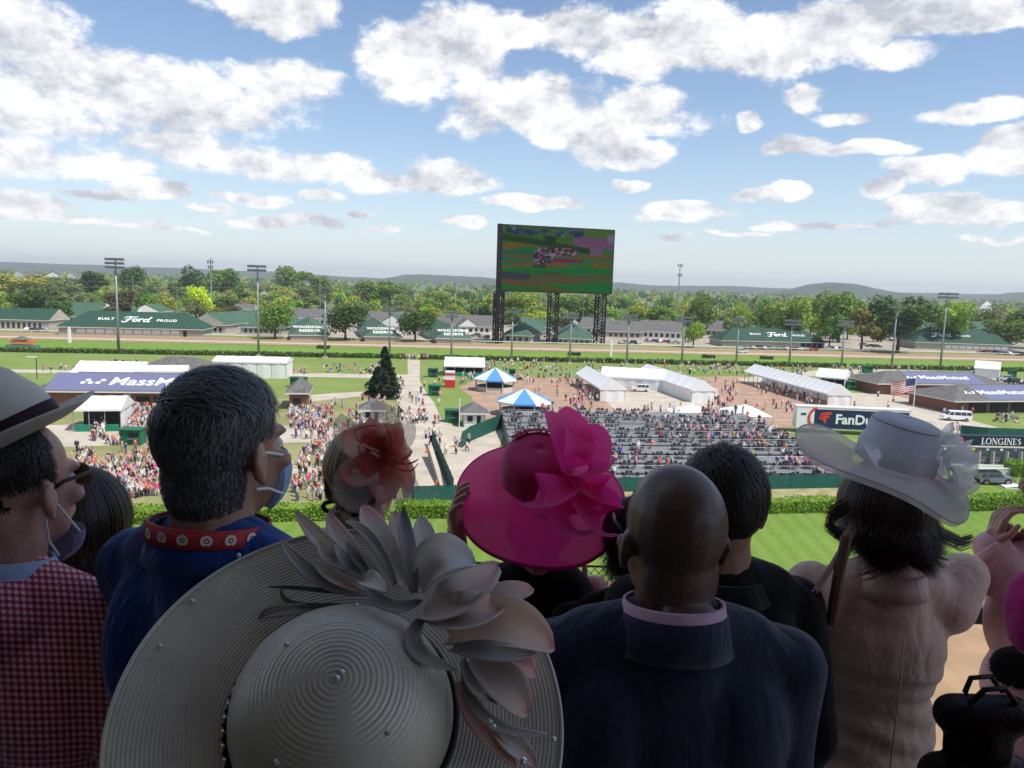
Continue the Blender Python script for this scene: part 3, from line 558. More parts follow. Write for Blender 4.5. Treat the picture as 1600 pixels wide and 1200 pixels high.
# ------------------------------------------------------------------ the big screen
def screen():
    A, Bp = G(780.5, 537), G(951, 540.3)
    A = Vector((A.x, A.y, 0)); d = Bp - A; d.z = 0; d.normalize(); d = Vector((math.cos(R(17)), math.sin(R(17)), 0)); nrm = Vector((d.y, -d.x, 0))
    t = empty('video_screen', A, 'giant black framed video screen showing a horse race, on three lattice towers', 'video screen')
    zt = D(779.5, 351.5, A.y).z; zb = D(779.5, 453, A.y).z
    # width: where the right edge is seen
    r = ray(957.5, 410); k = r.x/r.y; s = (A.x - k*A.y)/(k*d.y - d.x); wd = s
    def P(a, z, out=0): q = A + d*a + nrm*out; return Vector((q.x, q.y, z))
    nx, ny = 240, 135; b = MB(); cols = []; rg2 = random.Random(4); rn = np.random.RandomState(2)
    def fld(seed, sx, sy):
        sx *= 1.6; sy *= 1.6
        g_ = np.random.RandomState(seed).rand(int(ny/sy)+3, int(nx/sx)+3); ys = np.arange(ny)/sy; xs = np.arange(nx)/sx; yi = ys.astype(int); xi = xs.astype(int); fy = (ys-yi)[:, None]; fx = (xs-xi)[None, :]; fy = fy*fy*(3-2*fy); fx = fx*fx*(3-2*fx)
        return g_[yi][:, xi]*(1-fy)*(1-fx) + g_[yi+1][:, xi]*fy*(1-fx) + g_[yi][:, xi+1]*(1-fy)*fx + g_[yi+1][:, xi+1]*fy*fx
    n1, n2, n3 = fld(1, 34, 5), fld(2, 9, 2.5), fld(3, 3, 1.5)
    img = np.zeros((ny, nx, 3)); Y, X = np.mgrid[0:ny, 0:nx]; v = Y/ny; u = X/nx
    st = v + .05*u + (n1-.5)*.06
    def put(mask, c, a=1.0): img[mask] = img[mask]*(1-a) + np.array(c)*a
    img[:] = (.03, .17, .03)
    for (lo, hi, c) in [(.26, .36, (.20, .11, .03)), (.36, .42, (.02, .14, .10)), (.42, .49, (.17, .10, .03)), (.49, .54, (.0, .16, .11)), (.54, .64, (.19, .12, .04)), (.64, .70, (.02, .19, .04)), (.70, .75, (.05, .08, .04)), (.75, .90, (.15, .09, .06)), (.90, .94, (.17, .10, .02)), (.94, 1.2, (.02, .16, .03))]: put((st > lo) & (st <= hi), c, .85)
    put((n1 > .56) & (v > .3), (.02, .18, .05), .75); put((n1 < .3) & (v > .55), (.18, .10, .05), .6)
    put((v > .47) & (v < .53) & (u > .44) & (u < .72), (.25, .015, .12), .85); put((v > .72) & (v < .82) & (u < .25), (.05, .03, .09), .7)
    put(st < .26, (.06, .14, .03)); put((v < .13) & (n2 > .45) & (u < .72), (.02, .03, .10), .9); put((v < .13) & (n3 > .72) & (u < .72), (.18, .2, .32), .9); put((v < .1) & (u > .72), (.09, .17, .04))
    put((v > .12) & (v < .30) & (u > .62 + .3*np.abs(v-.2)), (.22, .12, .22), .9); put((v > .28) & (v < .42) & (u > .78) & (u < .90), (.24, .14, .23), .9); put((v > .06) & (v < .2) & (u > .94), (.3, .24, .36), .9)
    put((np.abs(v - (.17 + .22*u)) < .045) & (u < .78), (.012, .05, .012)); put((v > .14) & (v < .25) & (u > .37) & (u < .47), (.01, .025, .01))
    e1 = ((u-.36)/.09)**2 + ((v-.45)/.14)**2 < 1; e2 = ((u-.52)/.15)**2 + ((v-.37)/.07)**2 < 1
    run = (e1 | e2); put(run & (n2 > .3), (.025, .015, .02)); put(run & (n3 > .62), (.42, .36, .40), .85); put(run & (n3 > .55) & (n2 > .6), (.35, .08, .12), .8); put(e1 & (n3 < .25), (.10, .10, .32), .7)
    put(((u-.33)/.06)**2 + ((v-.61)/.03)**2 < 1, (.01, .04, .012), .8)
    img *= (.85 + .3*n3)[..., None]; gm = img.mean(axis=2, keepdims=True); img = np.clip(gm + (img-gm)*1.45, .003, 1)*1.1
    for _ in range(2): img = (img*2 + np.roll(img, 1, 0) + np.roll(img, -1, 0) + np.roll(img, 1, 1) + np.roll(img, -1, 1))/6
    for j in range(ny+1):
        for i in range(nx+1): b.v.append(tuple(P(wd*i/nx, zt + (zb-zt)*j/ny, .06)))
    for j in range(ny):
        for i in range(nx): q = j*(nx+1)+i; b.f.append((q, q+nx+1, q+nx+2, q+1)); b.m.append(0)
    def fn(nt, N, L, bs):
        at = N.new('ShaderNodeAttribute'); at.attribute_name = 'picture'; bs.inputs['Base Color'].default_value = (.0, .0, .0, 1); bs.inputs['Roughness'].default_value = .6; bs.inputs['Specular IOR Level'].default_value = 0
        L.new(at.outputs['Color'], bs.inputs['Emission Color']); bs.inputs['Emission Strength'].default_value = .3
    o = b.build('screen_face', node_mat('screen_picture', fn), t)
    at = o.data.color_attributes.new('picture', 'FLOAT_COLOR', 'CORNER'); arr = np.ones((ny*nx, 4, 4), np.float32); arr[:, :, :3] = img.reshape(-1, 1, 3); at.data.foreach_set('color', arr.ravel())
    ang = math.atan2(d.y, d.x)
    def bar(nm, a0, a1, z0, z1, y0, y1):
        c = P((a0+a1)/2, (z0+z1)/2, -(y0+y1)/2); q = MB(); q.box(c, (abs(a1-a0), abs(y1-y0), abs(z1-z0)), ang); q.build(nm, M_BLACK, t)
    bar('cabinet', 0, wd, zb, zt, .02, 1.6); bar('frame_top', -.3, wd+.3, zt, zt+.5, -.15, 1.6); bar('frame_bottom', -.3, wd+.3, zb-.6, zb, -.15, 1.6); bar('frame_side', wd, wd+.35, zb, zt, -.15, 1.6)
    def lattice(a0, a1, z1, y0, y1):
        q = MB(); cs = [P(a, 0, -y) for a in (a0, a1) for y in (y0, y1)]
        for c in cs: q.tube([c, c + Vector((0, 0, z1))], .36, 6)
        n_ = int(z1/3.6)
        for k in range(n_):
            z0_, z1_ = k*z1/n_, (k+1)*z1/n_
            for (i, j) in ((0, 2), (1, 3), (0, 1), (2, 3)):
                a_, c_ = (cs[i], cs[j]) if k % 2 else (cs[j], cs[i]); q.tube([a_ + Vector((0, 0, z0_)), c_ + Vector((0, 0, z1_))], .25, 5); q.tube([cs[i] + Vector((0, 0, z1_)), cs[j] + Vector((0, 0, z1_))], .22, 5)
        q.build('lattice_tower', M_BLACK, t)
    lattice(-1.6, 1.9, zb-.6, 1.7, 5.2); lattice(wd*.455, wd*.455+3.6, zb-.6, 1.7, 5.2); lattice(wd-5.3, wd-1.6, zb-.6, 1.7, 5.2); lattice(-1.6, -.5, zt+.4, 0.2, 1.5)
screen()

# ------------------------------------------------------------------ tents, kiosks, huts, booths
M_VINYL = mat('tent_vinyl', (.80, .80, .79), .55, var=.04, scale=.8, trans=.12)
M_TGREEN = mat('tent_green', (.01, .2, .11), .6)
def tent(label, fl, fr, depth, wh, rh, ridge='x', walls='', bays=4, skirt=False, over=.25):
    fl = Vector((fl[0], fl[1], 0)); fr = Vector((fr[0], fr[1], 0)); u = (fr-fl).normalized(); v = Vector((-u.y, u.x, 0)); w = (fr-fl).length
    t = empty('white_tent', fl + u*w/2 + v*depth/2, label, 'tent')
    def P(a, c, z): q = fl + u*a + v*c; return Vector((q.x, q.y, z))
    L_, S_ = (w, depth) if ridge == 'x' else (depth, w)
    def Q(l, s, z): return P(l, s, z) if ridge == 'x' else P(s, l, z)
    b = MB(); o = over
    for k in range(bays):                                  # cloth sags a little between the frames
        l0, l1 = L_*k/bays - (o if k == 0 else 0), L_*(k+1)/bays + (o if k == bays-1 else 0); lm = (l0+l1)/2
        for side in (0, 1):
            s0 = -o if side == 0 else S_+o; sm = S_/2; n_ = 4
            for i in range(n_):
                f0, f1 = i/n_, (i+1)/n_
                def pt(l, f, sag): return Q(l, s0 + (sm-s0)*f, wh + rh*f - sag*math.sin(math.pi*f)*.12 - sag*.05)
                if side == 0: b.quad(pt(l0, f0, 0), pt(lm, f0, 1), pt(lm, f1, 1), pt(l0, f1, 0)); b.quad(pt(lm, f0, 1), pt(l1, f0, 0), pt(l1, f1, 0), pt(lm, f1, 1))
                else: b.quad(pt(lm, f0, 1), pt(l0, f0, 0), pt(l0, f1, 0), pt(lm, f1, 1)); b.quad(pt(l1, f0, 0), pt(lm, f0, 1), pt(lm, f1, 1), pt(l1, f1, 0))
    b.poly([Q(-o, -o, wh), Q(-o, S_/2, wh+rh), Q(-o, S_+o, wh)]); b.poly([Q(L_+o, -o, wh), Q(L_+o, S_+o, wh), Q(L_+o, S_/2, wh+rh)])
    b.build('roof', M_VINYL, t)
    b = MB()                                               # valance
    cs = [P(-o, -o, 0), P(w+o, -o, 0), P(w+o, depth+o, 0), P(-o, depth+o, 0)]
    for i in range(4): p, q = cs[i], cs[(i+1) % 4]; b.quad(p+Vector((0, 0, wh-.35)), q+Vector((0, 0, wh-.35)), q+Vector((0, 0, wh+.02)), p+Vector((0, 0, wh+.02)))
    b.build('valance', M_VINYL, t)
    for k in range(bays+1):
        for s in (0, S_): p = Q(L_*k/bays, s, 0); b = MB(); b.tube([p, p+Vector((0, 0, wh))], .07, 6); b.build('leg', M_STEEL, t)
    def wall(p, q, n_):
        for k in range(n_):
            a_, c_ = p + (q-p)*k/n_, p + (q-p)*(k+1)/n_; nn = (c_-a_).normalized(); nn = Vector((nn.y, -nn.x, 0)); m_ = (a_+c_)/2 + nn*.16; b = MB()
            b.quad(a_+nn*.02, m_, m_+Vector((0, 0, wh-.1)), a_+nn*.02+Vector((0, 0, wh-.1))); b.quad(m_, c_+nn*.02, c_+nn*.02+Vector((0, 0, wh-.1)), m_+Vector((0, 0, wh-.1))); b.build('side_wall', M_VINYL, t)
    c4 = [P(0, 0, .04), P(w, 0, .04), P(w, depth, .04), P(0, depth, .04)]
    for ch, (i, j) in {'f': (0, 1), 'r': (1, 2), 'b': (2, 3), 'l': (3, 0)}.items():
        if ch in walls: wall(c4[i], c4[j], max(2, int((c4[j]-c4[i]).length/3)))
    if skirt:
        b = MB(); p, q = P(.3, .12, 0), P(w-.3, .12, 0); b.prism([p, q, P(w-.3, .6, 0), P(.3, .6, 0)], .03, 1.15); b.build('counter', M_TGREEN, t)
        b = MB(); b.prism([P(.3, depth*.55, 0), P(w-.3, depth*.55, 0), P(w-.3, depth*.6, 0), P(.3, depth*.6, 0)], .03, wh-.1); b.build('back_wall', M_DARK, t)
    return t
tent('white tent with a green counter right of the central walk', G(695, 587.5), G(756, 589), 10, 2.9, 2.0, 'x', 'lb', 4, True)
tent('large blank white tent roof behind the purple roof at left', G(112, 603), G(217, 604.5), 11, 3.0, 2.2, 'x', 'flrb', 5)
tent('long white tent behind the grey haired man', G(333, 590), G(447, 592), 9, 4.2, 1.0, 'x', 'flrb', 5)
tent('white tent with a dark green front beside the straw hat', G(115, 675.5), G(189, 674.5), 8, 3.8, 1.6, 'x', 'rb', 3, True)
tent('white awning tent hard against the purple roof', G(212, 611), G(292, 610), 6, 4.4, 1.0, 'x', 'flrb', 3)
tent('white tent with an open green side, nearest of the plaza tents', G(937, 627), G(976, 627.5), 28, 3.0, 2.1, 'y', 'fr', 6)
tent('wide white tent across the back of the plaza', G(938, 606), G(1037, 612), 10, 3.1, 2.0, 'x', 'frb', 6)
tent('white tent right of the parked carts on the plaza', G(1080, 629), G(1116, 629), 36, 3.0, 2.1, 'y', 'flr', 7)
def long_tent():
    a, c = G(1292, 637), G(1163, 598); e = G(1329, 637.5); t = tent('very long white tent open along its left side, running up the brick plaza', a, e, (c-a).length, 3.2, 2.2, 'y', 'fr', 16)
    # turn it about its near left corner so that it follows the plaza edge
    u = (e-a).normalized(); v = Vector((-u.y, u.x, 0)); w = (c-a).normalized(); ang = math.atan2(w.y, w.x) - math.atan2(v.y, v.x)
    rot = Matrix.Rotation(ang, 3, 'Z'); t.location = a + rot @ (t.location - a); t.rotation_euler = (0, 0, ang)
long_tent()
tent('small white tent with a green bar right of the long tent', G(1274, 606), G(1318, 610), 9, 3.2, 2.0, 'x', 'rb', 3, True)
tent('white peaked tent by the parked trucks at far right', G(1522, 589), G(1560, 592), 9, 3.0, 2.2, 'x', 'flrb', 3)
for (x, y, lab) in [(1080, 664, 'left of the two white canopy peaks behind the terrace'), (1162, 664, 'right of the two white canopy peaks behind the terrace')]:
    p = G(x, y); t = empty('pop_up_canopy', p, lab, 'canopy'); s, h, ph = 4.2, 2.4, 1.7; b = MB(); c = [(p.x+s*i, p.y+s*j, h) for (i, j) in ((-1, -1), (1, -1), (1, 1), (-1, 1))]
    for i in range(4): b.poly([c[i], c[(i+1) % 4], (p.x, p.y, h+ph)])
    b.build('roof', M_VINYL, t)
    for q in c: l_ = MB(); l_.tube([(q[0]*.99+p.x*.01, q[1]*.99+p.y*.01, 0), (q[0]*.99+p.x*.01, q[1]*.99+p.y*.01, h)], .05, 5); l_.build('leg', M_STEEL, t)
M_KBLUE = mat('kiosk_blue', (.09, .26, .62), .55); M_KPALE = mat('kiosk_pale', (.62, .74, .80), .55); M_KWALL = mat('kiosk_wall', (.55, .5, .44), .7, var=.1, scale=3)
def kiosk(x0, x1, yb, ze, zr, label):
    a, c = G(x0, yb), G(x1, yb); p = (a+c)/2; r = (c-a).length/2; p = Vector((p.x, p.y, 0)); t = empty('octagon_kiosk', p, label, 'kiosk')
    E = [p + Vector((math.cos(R(22.5+45*k)), math.sin(R(22.5+45*k)), 0))*r for k in range(8)]
    for k in range(8):
        e0, e1 = E[k], E[(k+1) % 8]; b = MB(); up = Vector((0, 0, ze)); b.poly([e0+up, e1+up, p+Vector((0, 0, zr))]); b.quad(e0+up-Vector((0, 0, .35)), e1+up-Vector((0, 0, .35)), e1+up, e0+up); b.build('roof_panel', M_KBLUE if k % 2 else M_KPALE, t)
        q0 = p + (e0-p)*.9; l_ = MB(); l_.tube([q0, q0 + Vector((0, 0, ze-.05))], .12, 6); l_.build('post', M_KWALL, t)
        i0, i1 = p + (e0-p)*.86, p + (e1-p)*.86; j0, j1 = p + (e0-p)*.8, p + (e1-p)*.8; b = MB(); b.prism([i0, i1, j1, j0], .03, 1.15); b.build('counter', M_KWALL, t)
    b = MB(); b.prism([p + (e-p)*.42 for e in E], .03, ze-.1); b.build('core', M_DARK, t)
    ux = (E[6]-E[5]).normalized(); a_ = (E[5]+E[6])/2 + Vector((0, 0, ze)); cc = p + Vector((0, 0, zr))
    place_text(text_mesh('WINNERS BAR', r*.13), 'lettering', M_WPAINT, t, a_ + (cc-a_)*.14, ux, cc-a_, .03) if False else None
kiosk(738, 808, 610, 3.0, 5.6, 'far octagonal kiosk with a blue and white striped roof'); kiosk(774, 862, 648, 2.9, 5.3, 'near octagonal kiosk with a blue and white striped roof, above the pink hat')
def hut(xl, xr, yb, depth, wh, rh, label, wl=M_WHITE):
    bldg('small_hut', G(xl, yb), G(xr, yb), depth, wh, rh, 'hip', wl, M_GREY, .7, label, 'hut', None, [('window', .15, .4, 1.0, 2.0, M_DARK), ('door', .6, .78, 0, 2.05, M_DARK)])
hut(566, 598, 661, 4, 2.5, 1.6, 'small white hut with a grey hip roof above the coral fascinator'); hut(725, 758, 667, 4, 2.6, 1.7, 'small white hut with a grey hip roof above the pink hat brim')
def booth(x, yb, w, label):
    p = G(x, yb); t = empty('green_booth', p, label, 'booth'); h = 2.3; b = MB(); b.box((p.x, p.y+1, h/2+.03), (w, 2, h)); b.build('cabin', M_BOOTH, t)
    b = MB(); b.box((p.x, p.y+.9, h+.1), (w+.3, 2.5, .14)); b.build('roof', M_BOOTH, t); b = MB(); b.box((p.x+w*.18, p.y-.02, 1.5), (w*.45, .06, .8)); b.build('window', M_DARK, t); b = MB(); b.box((p.x+w*.18, p.y-.16, 1.04), (w*.5, .3, .06)); b.build('counter', M_STEEL, t)
for (x, y, w, lab) in [(312, 586.5, 2.6, 'green booth on the path behind the grey haired man'), (676, 590, 2.6, 'green booth left of the white tent by the walk'), (678, 619, 2.6, 'green booth on the grass corner right of the walk'), (706, 661, 2.6, 'green booth beside the small hut above the pink hat'), (203, 696, 3.2, 'green booth in the dense crowd at left, beside the man\'s dark hair'), (465, 606, 3.6, 'green booth on the lawn right of the grey haired man'), (1357, 583.5, 2.8, 'green booth on the road at the right'), (800, 591, 1.8, 'dark green cabinet behind the far octagonal kiosk'), (1330, 610, 2.4, 'green booth at the end of the small white tent'), (1584, 590, 1.8, 'turquoise green toilet cabin by the trucks at far right')]: booth(x, y, w, lab)

# brick betting buildings with lettered roofs
M_PURPLE = mat('roof_banner', (.145, .155, .26), .6, var=.06, scale=2)
def brand_building(fl, fr, depth, wh, rh, label, b0, b1, size, shift, ops):
    t, P, w = bldg('brick_pavilion', fl, fr, depth, wh, rh, 'hip', M_REDBR, M_GREY, 1.4, label, 'building', None, ops)
    o = 1.4; a0, a1 = b0*w, b1*w; e = wh+.02
    def S(a, f): p = Vector(P(a, -o + (depth/2+o)*f, e + rh*f)); return p
    n_ = (S(1, 0)-S(0, 0)).cross(S(0, 1)-S(0, 0)).normalized()*.03
    b = MB(); b.quad(S(a0, .05)+n_, S(a1, .05)+n_, S(a1, .93)+n_, S(a0, .93)+n_); b.build('roof_banner', M_PURPLE, t)
    c = S((a0+a1)/2 + shift, .48); ux = S(1, 0)-S(0, 0); uy = S(0, 1)-S(0, 0)
    me = text_mesh('MassMutual', size, .12, size*.02, 1.02); place_text(me, 'lettering', M_WPAINT, t, c, ux, uy, .07)
    d = MB(); s = size
    for (i, j) in ((0, 0), (1, 0), (2, 0), (.5, 1), (1.5, 1), (2.5, 1)): 
        if (i, j) != (1.5, 1): d.ball((i*s*.33 - s*.45, j*s*.24 - s*.12, .02), (s*.13, s*.11, .02), 8, 4)
    me = d.mesh('emblem', []); place_text(me, 'emblem', M_WPAINT, t, c - ux*(size*3.1), ux, uy, .07)
    return t
brand_building(G(60, 636), G(330, 638), 11, 3.3, 2.9, 'long brick pavilion with a purple lettered roof behind the straw hat', .05, .9, 4.1, 7.2, [('window', .43, .48, 1, 2.4, M_DARK), ('door', .49, .53, 0, 2.6, M_WHITE), ('betting_window', .56, .64, 1.2, 2.2, M_DARK), ('betting_window', .66, .74, 1.2, 2.2, M_DARK), ('betting_window', .76, .84, 1.2, 2.2, M_DARK)])
brand_building(G(1372, 616), G(1568, 618), 13, 3.0, 2.6, 'long low brick pavilion with a pale lettered roof behind the flag', .27, .83, 3.0, 0, [('door', .53, .545, 0, 2.4, M_DARK), ('door', .555, .59, 0, 2.5, M_WHITE), ('door', .60, .615, 0, 2.4, M_DARK), ('door', .93, .96, 0, 2.4, M_WHITE)])
brand_building(G(1490, 646), G(1680, 644), 14, 3.0, 2.6, 'brick pavilion with a purple lettered roof at the right edge, above the white van', .26, .9, 3.0, -4, panels(5, .1, .95, 0, 2.4, M_DARK, 'bay', .15))
bldg('grey_roof_hall', G(205, 601), G(330, 604), 12, 3.0, 3.2, 'hip', M_BEIGE, M_GREY, 1, 'low grey hip roofed hall behind the grey haired man', 'building')
bldg('brick_kiosk', G(452, 640), G(478, 640), 9, 3.4, 2.2, 'hip', M_REDBR, M_GREY, .8, 'brick building with a grey roof beside the grey haired man\'s forehead', 'building', None, [('window', .2, .7, 1, 2.2, M_DARK)])

# ------------------------------------------------------------------ fences, ramp and terrace
def fence(name, label, pts, h, m, cat='fence', step=3.0, z0=.06, solid=True):
    P_ = [G(*p) for p in pts]; t = empty(name, P_[0], label, cat)
    for a, c in zip(P_, P_[1:]):
        ln = (c-a).length; n_ = max(1, int(ln/step)); d = (c-a)/n_; nn = Vector((d.y, -d.x, 0)).normalized()*.02
        for k in range(n_+1):
            p = a + d*k; b = MB(); b.tube([(p.x, p.y, 0), (p.x, p.y, h+.12)], .045, 6); b.build('post', M_FGREEN, t)
            if k < n_:
                q = p + d; b = MB(); b.quad(p+nn+Vector((0, 0, z0)), q+nn+Vector((0, 0, z0)), q+nn+Vector((0, 0, h)), p+nn+Vector((0, 0, h))); b.quad(q-nn+Vector((0, 0, z0)), p-nn+Vector((0, 0, z0)), p-nn+Vector((0, 0, h)), q-nn+Vector((0, 0, h))); b.build('windscreen', m, t)
    return t
M_SCREEN = mat('windscreen_green', (.012, .10, .075), .75, var=.2, scale=2.5, alpha=.86)
fence('green_fence', 'green windscreen fence along the left of the ramp', [(626, 690), (634, 735), (645, 783)], 2.4, M_SCREEN)
fence('green_fence', 'green windscreen fence across the foot of the ramp', [(646, 784), (712, 782)], 1.9, M_SCREEN)
fence('green_fence', 'green fence on top of the ramp dividing wall', [(675, 696), (708, 781)], 2.6, M_SCREEN)
fence('green_fence', 'long green windscreen fence below the grey terrace', [(862, 771), (940, 769.5), (1120, 766.5), (1345, 762)], 1.9, M_SCREEN)
fence('green_fence', 'green fence on the stepped left side of the terrace', [(722, 700), (735, 690), (787, 668)], 2.6, M_FGREEN)
fence('green_fence', 'green fence behind the board, right of the white hat', [(1500, 686), (1540, 690), (1700, 696)], 2.6, M_FGREEN)
def ramp_wall():
    a, c = G(671.5, 716), G(696, 779); d = (c-a).normalized(); v = Vector((-d.y, d.x, 0))*.3; b = MB(); e = Vector((0, 0, 1)); 
    A0, A1, C0, C1 = a-v, a+v, c-v, c+v; h0, h1 = e*2.0, e*.5
    b.quad(A0, C0, C0+h1, A0+h0); b.quad(C1, A1, A1+h0, C1+h1); b.quad(A0+h0, C0+h1, C1+h1, A1+h0); b.quad(A1, A0, A0+h0, A1+h0); b.quad(C0, C1, C1+h1, C0+h1)
    tag(b.build('ramp_wall', M_CONC, loc=a), 'sloping concrete wall dividing the ramp left of the pink hat', 'wall')
ramp_wall()
for (x, y, lab) in [(667, 708, 'orange traffic cone at the head of the ramp'), (682, 760, 'orange traffic cone down on the ramp')]:
    p = G(x, y); b = MB(); b.box((p.x, p.y, .1), (.5, .5, .06)); b.tube([(p.x, p.y, .1), (p.x, p.y, 1.0)], [.24, .05], 10); tag(b.build('traffic_cone', mat('cone_orange', (.75, .13, .03), .6), loc=p), lab, 'cone')
# stepped grey terrace of tables
TU = Vector((math.cos(R(6.5)), math.sin(R(6.5)), 0)); TV = Vector((-TU.y, TU.x, 0)); TO = G(930, 761); TO = Vector((TO.x, TO.y, 0))
def TP(a, c, z=0.0): q = TO + TU*a + TV*c; return Vector((q.x, q.y, z))
M_DECK = mat('deck_grey', (.235, .24, .245), .55, .2, var=.2, scale=1.5); M_RISER = mat('deck_riser', (.2, .205, .21), .7)
tt = empty('seating_terrace', TP(15, 22), 'stepped grey terrace of box tables behind the green fence', 'terrace')
NT, TD, TR = 9, 4.7, .3; T0, T1 = -9.6, 40.0
for k in range(NT):
    z = .5 + TR*k; x0, x1 = T0 + .15*k, T1 - .3*k
    b = MB(); b.prism([TP(x0, k*TD), TP(x1, k*TD), TP(x1, (k+1)*TD), TP(x0, (k+1)*TD)], .04, z-.06); b.build('tier', M_RISER, tt)
    b = MB(); b.prism([TP(x0, k*TD-.1), TP(x1, k*TD-.1), TP(x1, (k+1)*TD-.12), TP(x0, (k+1)*TD-.12)], z-.06, z); b.build('deck', M_DECK, tt)
    n_ = int((x1-x0)/2.9); b = MB()
    for zz in (.95,): b.tube([TP(x0, k*TD+.05, z+zz), TP(x1, k*TD+.05, z+zz)], .016, 5)
    b.build('rail', M_STEEL, tt)
    b = MB()
    for j in range(n_+1): b.tube([TP(x0+j*2.9, k*TD+.05, z), TP(x0+j*2.9, k*TD+.05, z+.95)], .018, 5); b.tube([TP(x0+j*2.9, k*TD+.05, z+.9), TP(x0+j*2.9, (k+1)*TD-.5, z+.9)], .014, 4)
    tag(b.build('rail_posts', M_STEEL, tt), kind='stuff')
M_CHAIR = mat('chair_black', (.03, .031, .034), .6)
cb = MB(); cb.box((0, 0, .45), (.46, .44, .05)); cb.box((0, .21, .72), (.46, .04, .42))
for sx in (-.2, .2):
    for sy in (-.19, .19): cb.box((sx, sy, .215), (.04, .04, .43))
CHAIR = cb.mesh('chair', M_CHAIR)
tb = MB(); tb.box((0, 0, .73), (1.0, .8, .05)); tb.box((0, 0, .36), (.08, .08, .70)); tb.box((0, 0, .03), (.5, .5, .05)); TABLE = tb.mesh('table', M_CHAIR)
rc = random.Random(21); far_ch = MB(); nch = 0; SEATS = []
rowname = ['first', 'second', 'third', 'fourth', 'fifth', 'sixth', 'seventh', 'eighth', 'ninth']
cv = [(Vector(v.co)) for v in CHAIR.vertices]; cf = [tuple(p.vertices) for p in CHAIR.polygons]
for k in range(NT):
    z = .5 + TR*k + .002; x0, x1 = T0 + .15*k, T1 - .3*k
    for j in range(int((x1-x0)/3.35)):
        cx = x0 + (j+.5)*3.35 + (.55 if k % 2 else -.2); cy = k*TD + 2.2 + rc.uniform(-.25, .25)
        p = TP(cx, cy, z); px = 0
        if rc.random() < (.3 if k == NT-1 else .14): continue
        ta = link('box_table', TABLE, None, p, R(6.5)); tag(ta, 'black box table, %s from the left in the %s terrace row' % (ORD[j], rowname[k]), 'table', 'tables on the terrace row %s' % rowname[k])
        for (dx, dy, rz) in ((-.8, -.25, R(90)), (-.8, .4, R(95)), (.8, -.4, R(-80)), (.8, .1, R(-90)), (-.27, .72, R(5)), (.3, .75, R(-4))):
            q = TP(cx + dx*rc.uniform(.85, 1.15), cy + dy + rc.uniform(-.12, .12), z); rz += R(6.5) + rc.uniform(-.3, .3); SEATS.append((q, rz))
            if nch < 300:
                o = link('folding_chair', CHAIR, None, q, rz); tag(o, 'black chair at the %s table from the left in the %s terrace row' % (ORD[j], rowname[k]), 'chair', 'chairs at table %d of terrace row %s' % (j+1, rowname[k])); nch += 1
            else:
                i0 = len(far_ch.v); co, si = math.cos(rz), math.sin(rz)
                far_ch.v += [(q.x + v.x*co - v.y*si, q.y + v.x*si + v.y*co, q.z + v.z) for v in cv]
                for f in cf: far_ch.f.append(tuple(i0+n_ for n_ in f)); far_ch.m.append(0)
tag(far_ch.build('far_chairs', M_CHAIR), 'remaining black chairs in the upper rows of the terrace', 'chairs', kind='stuff')

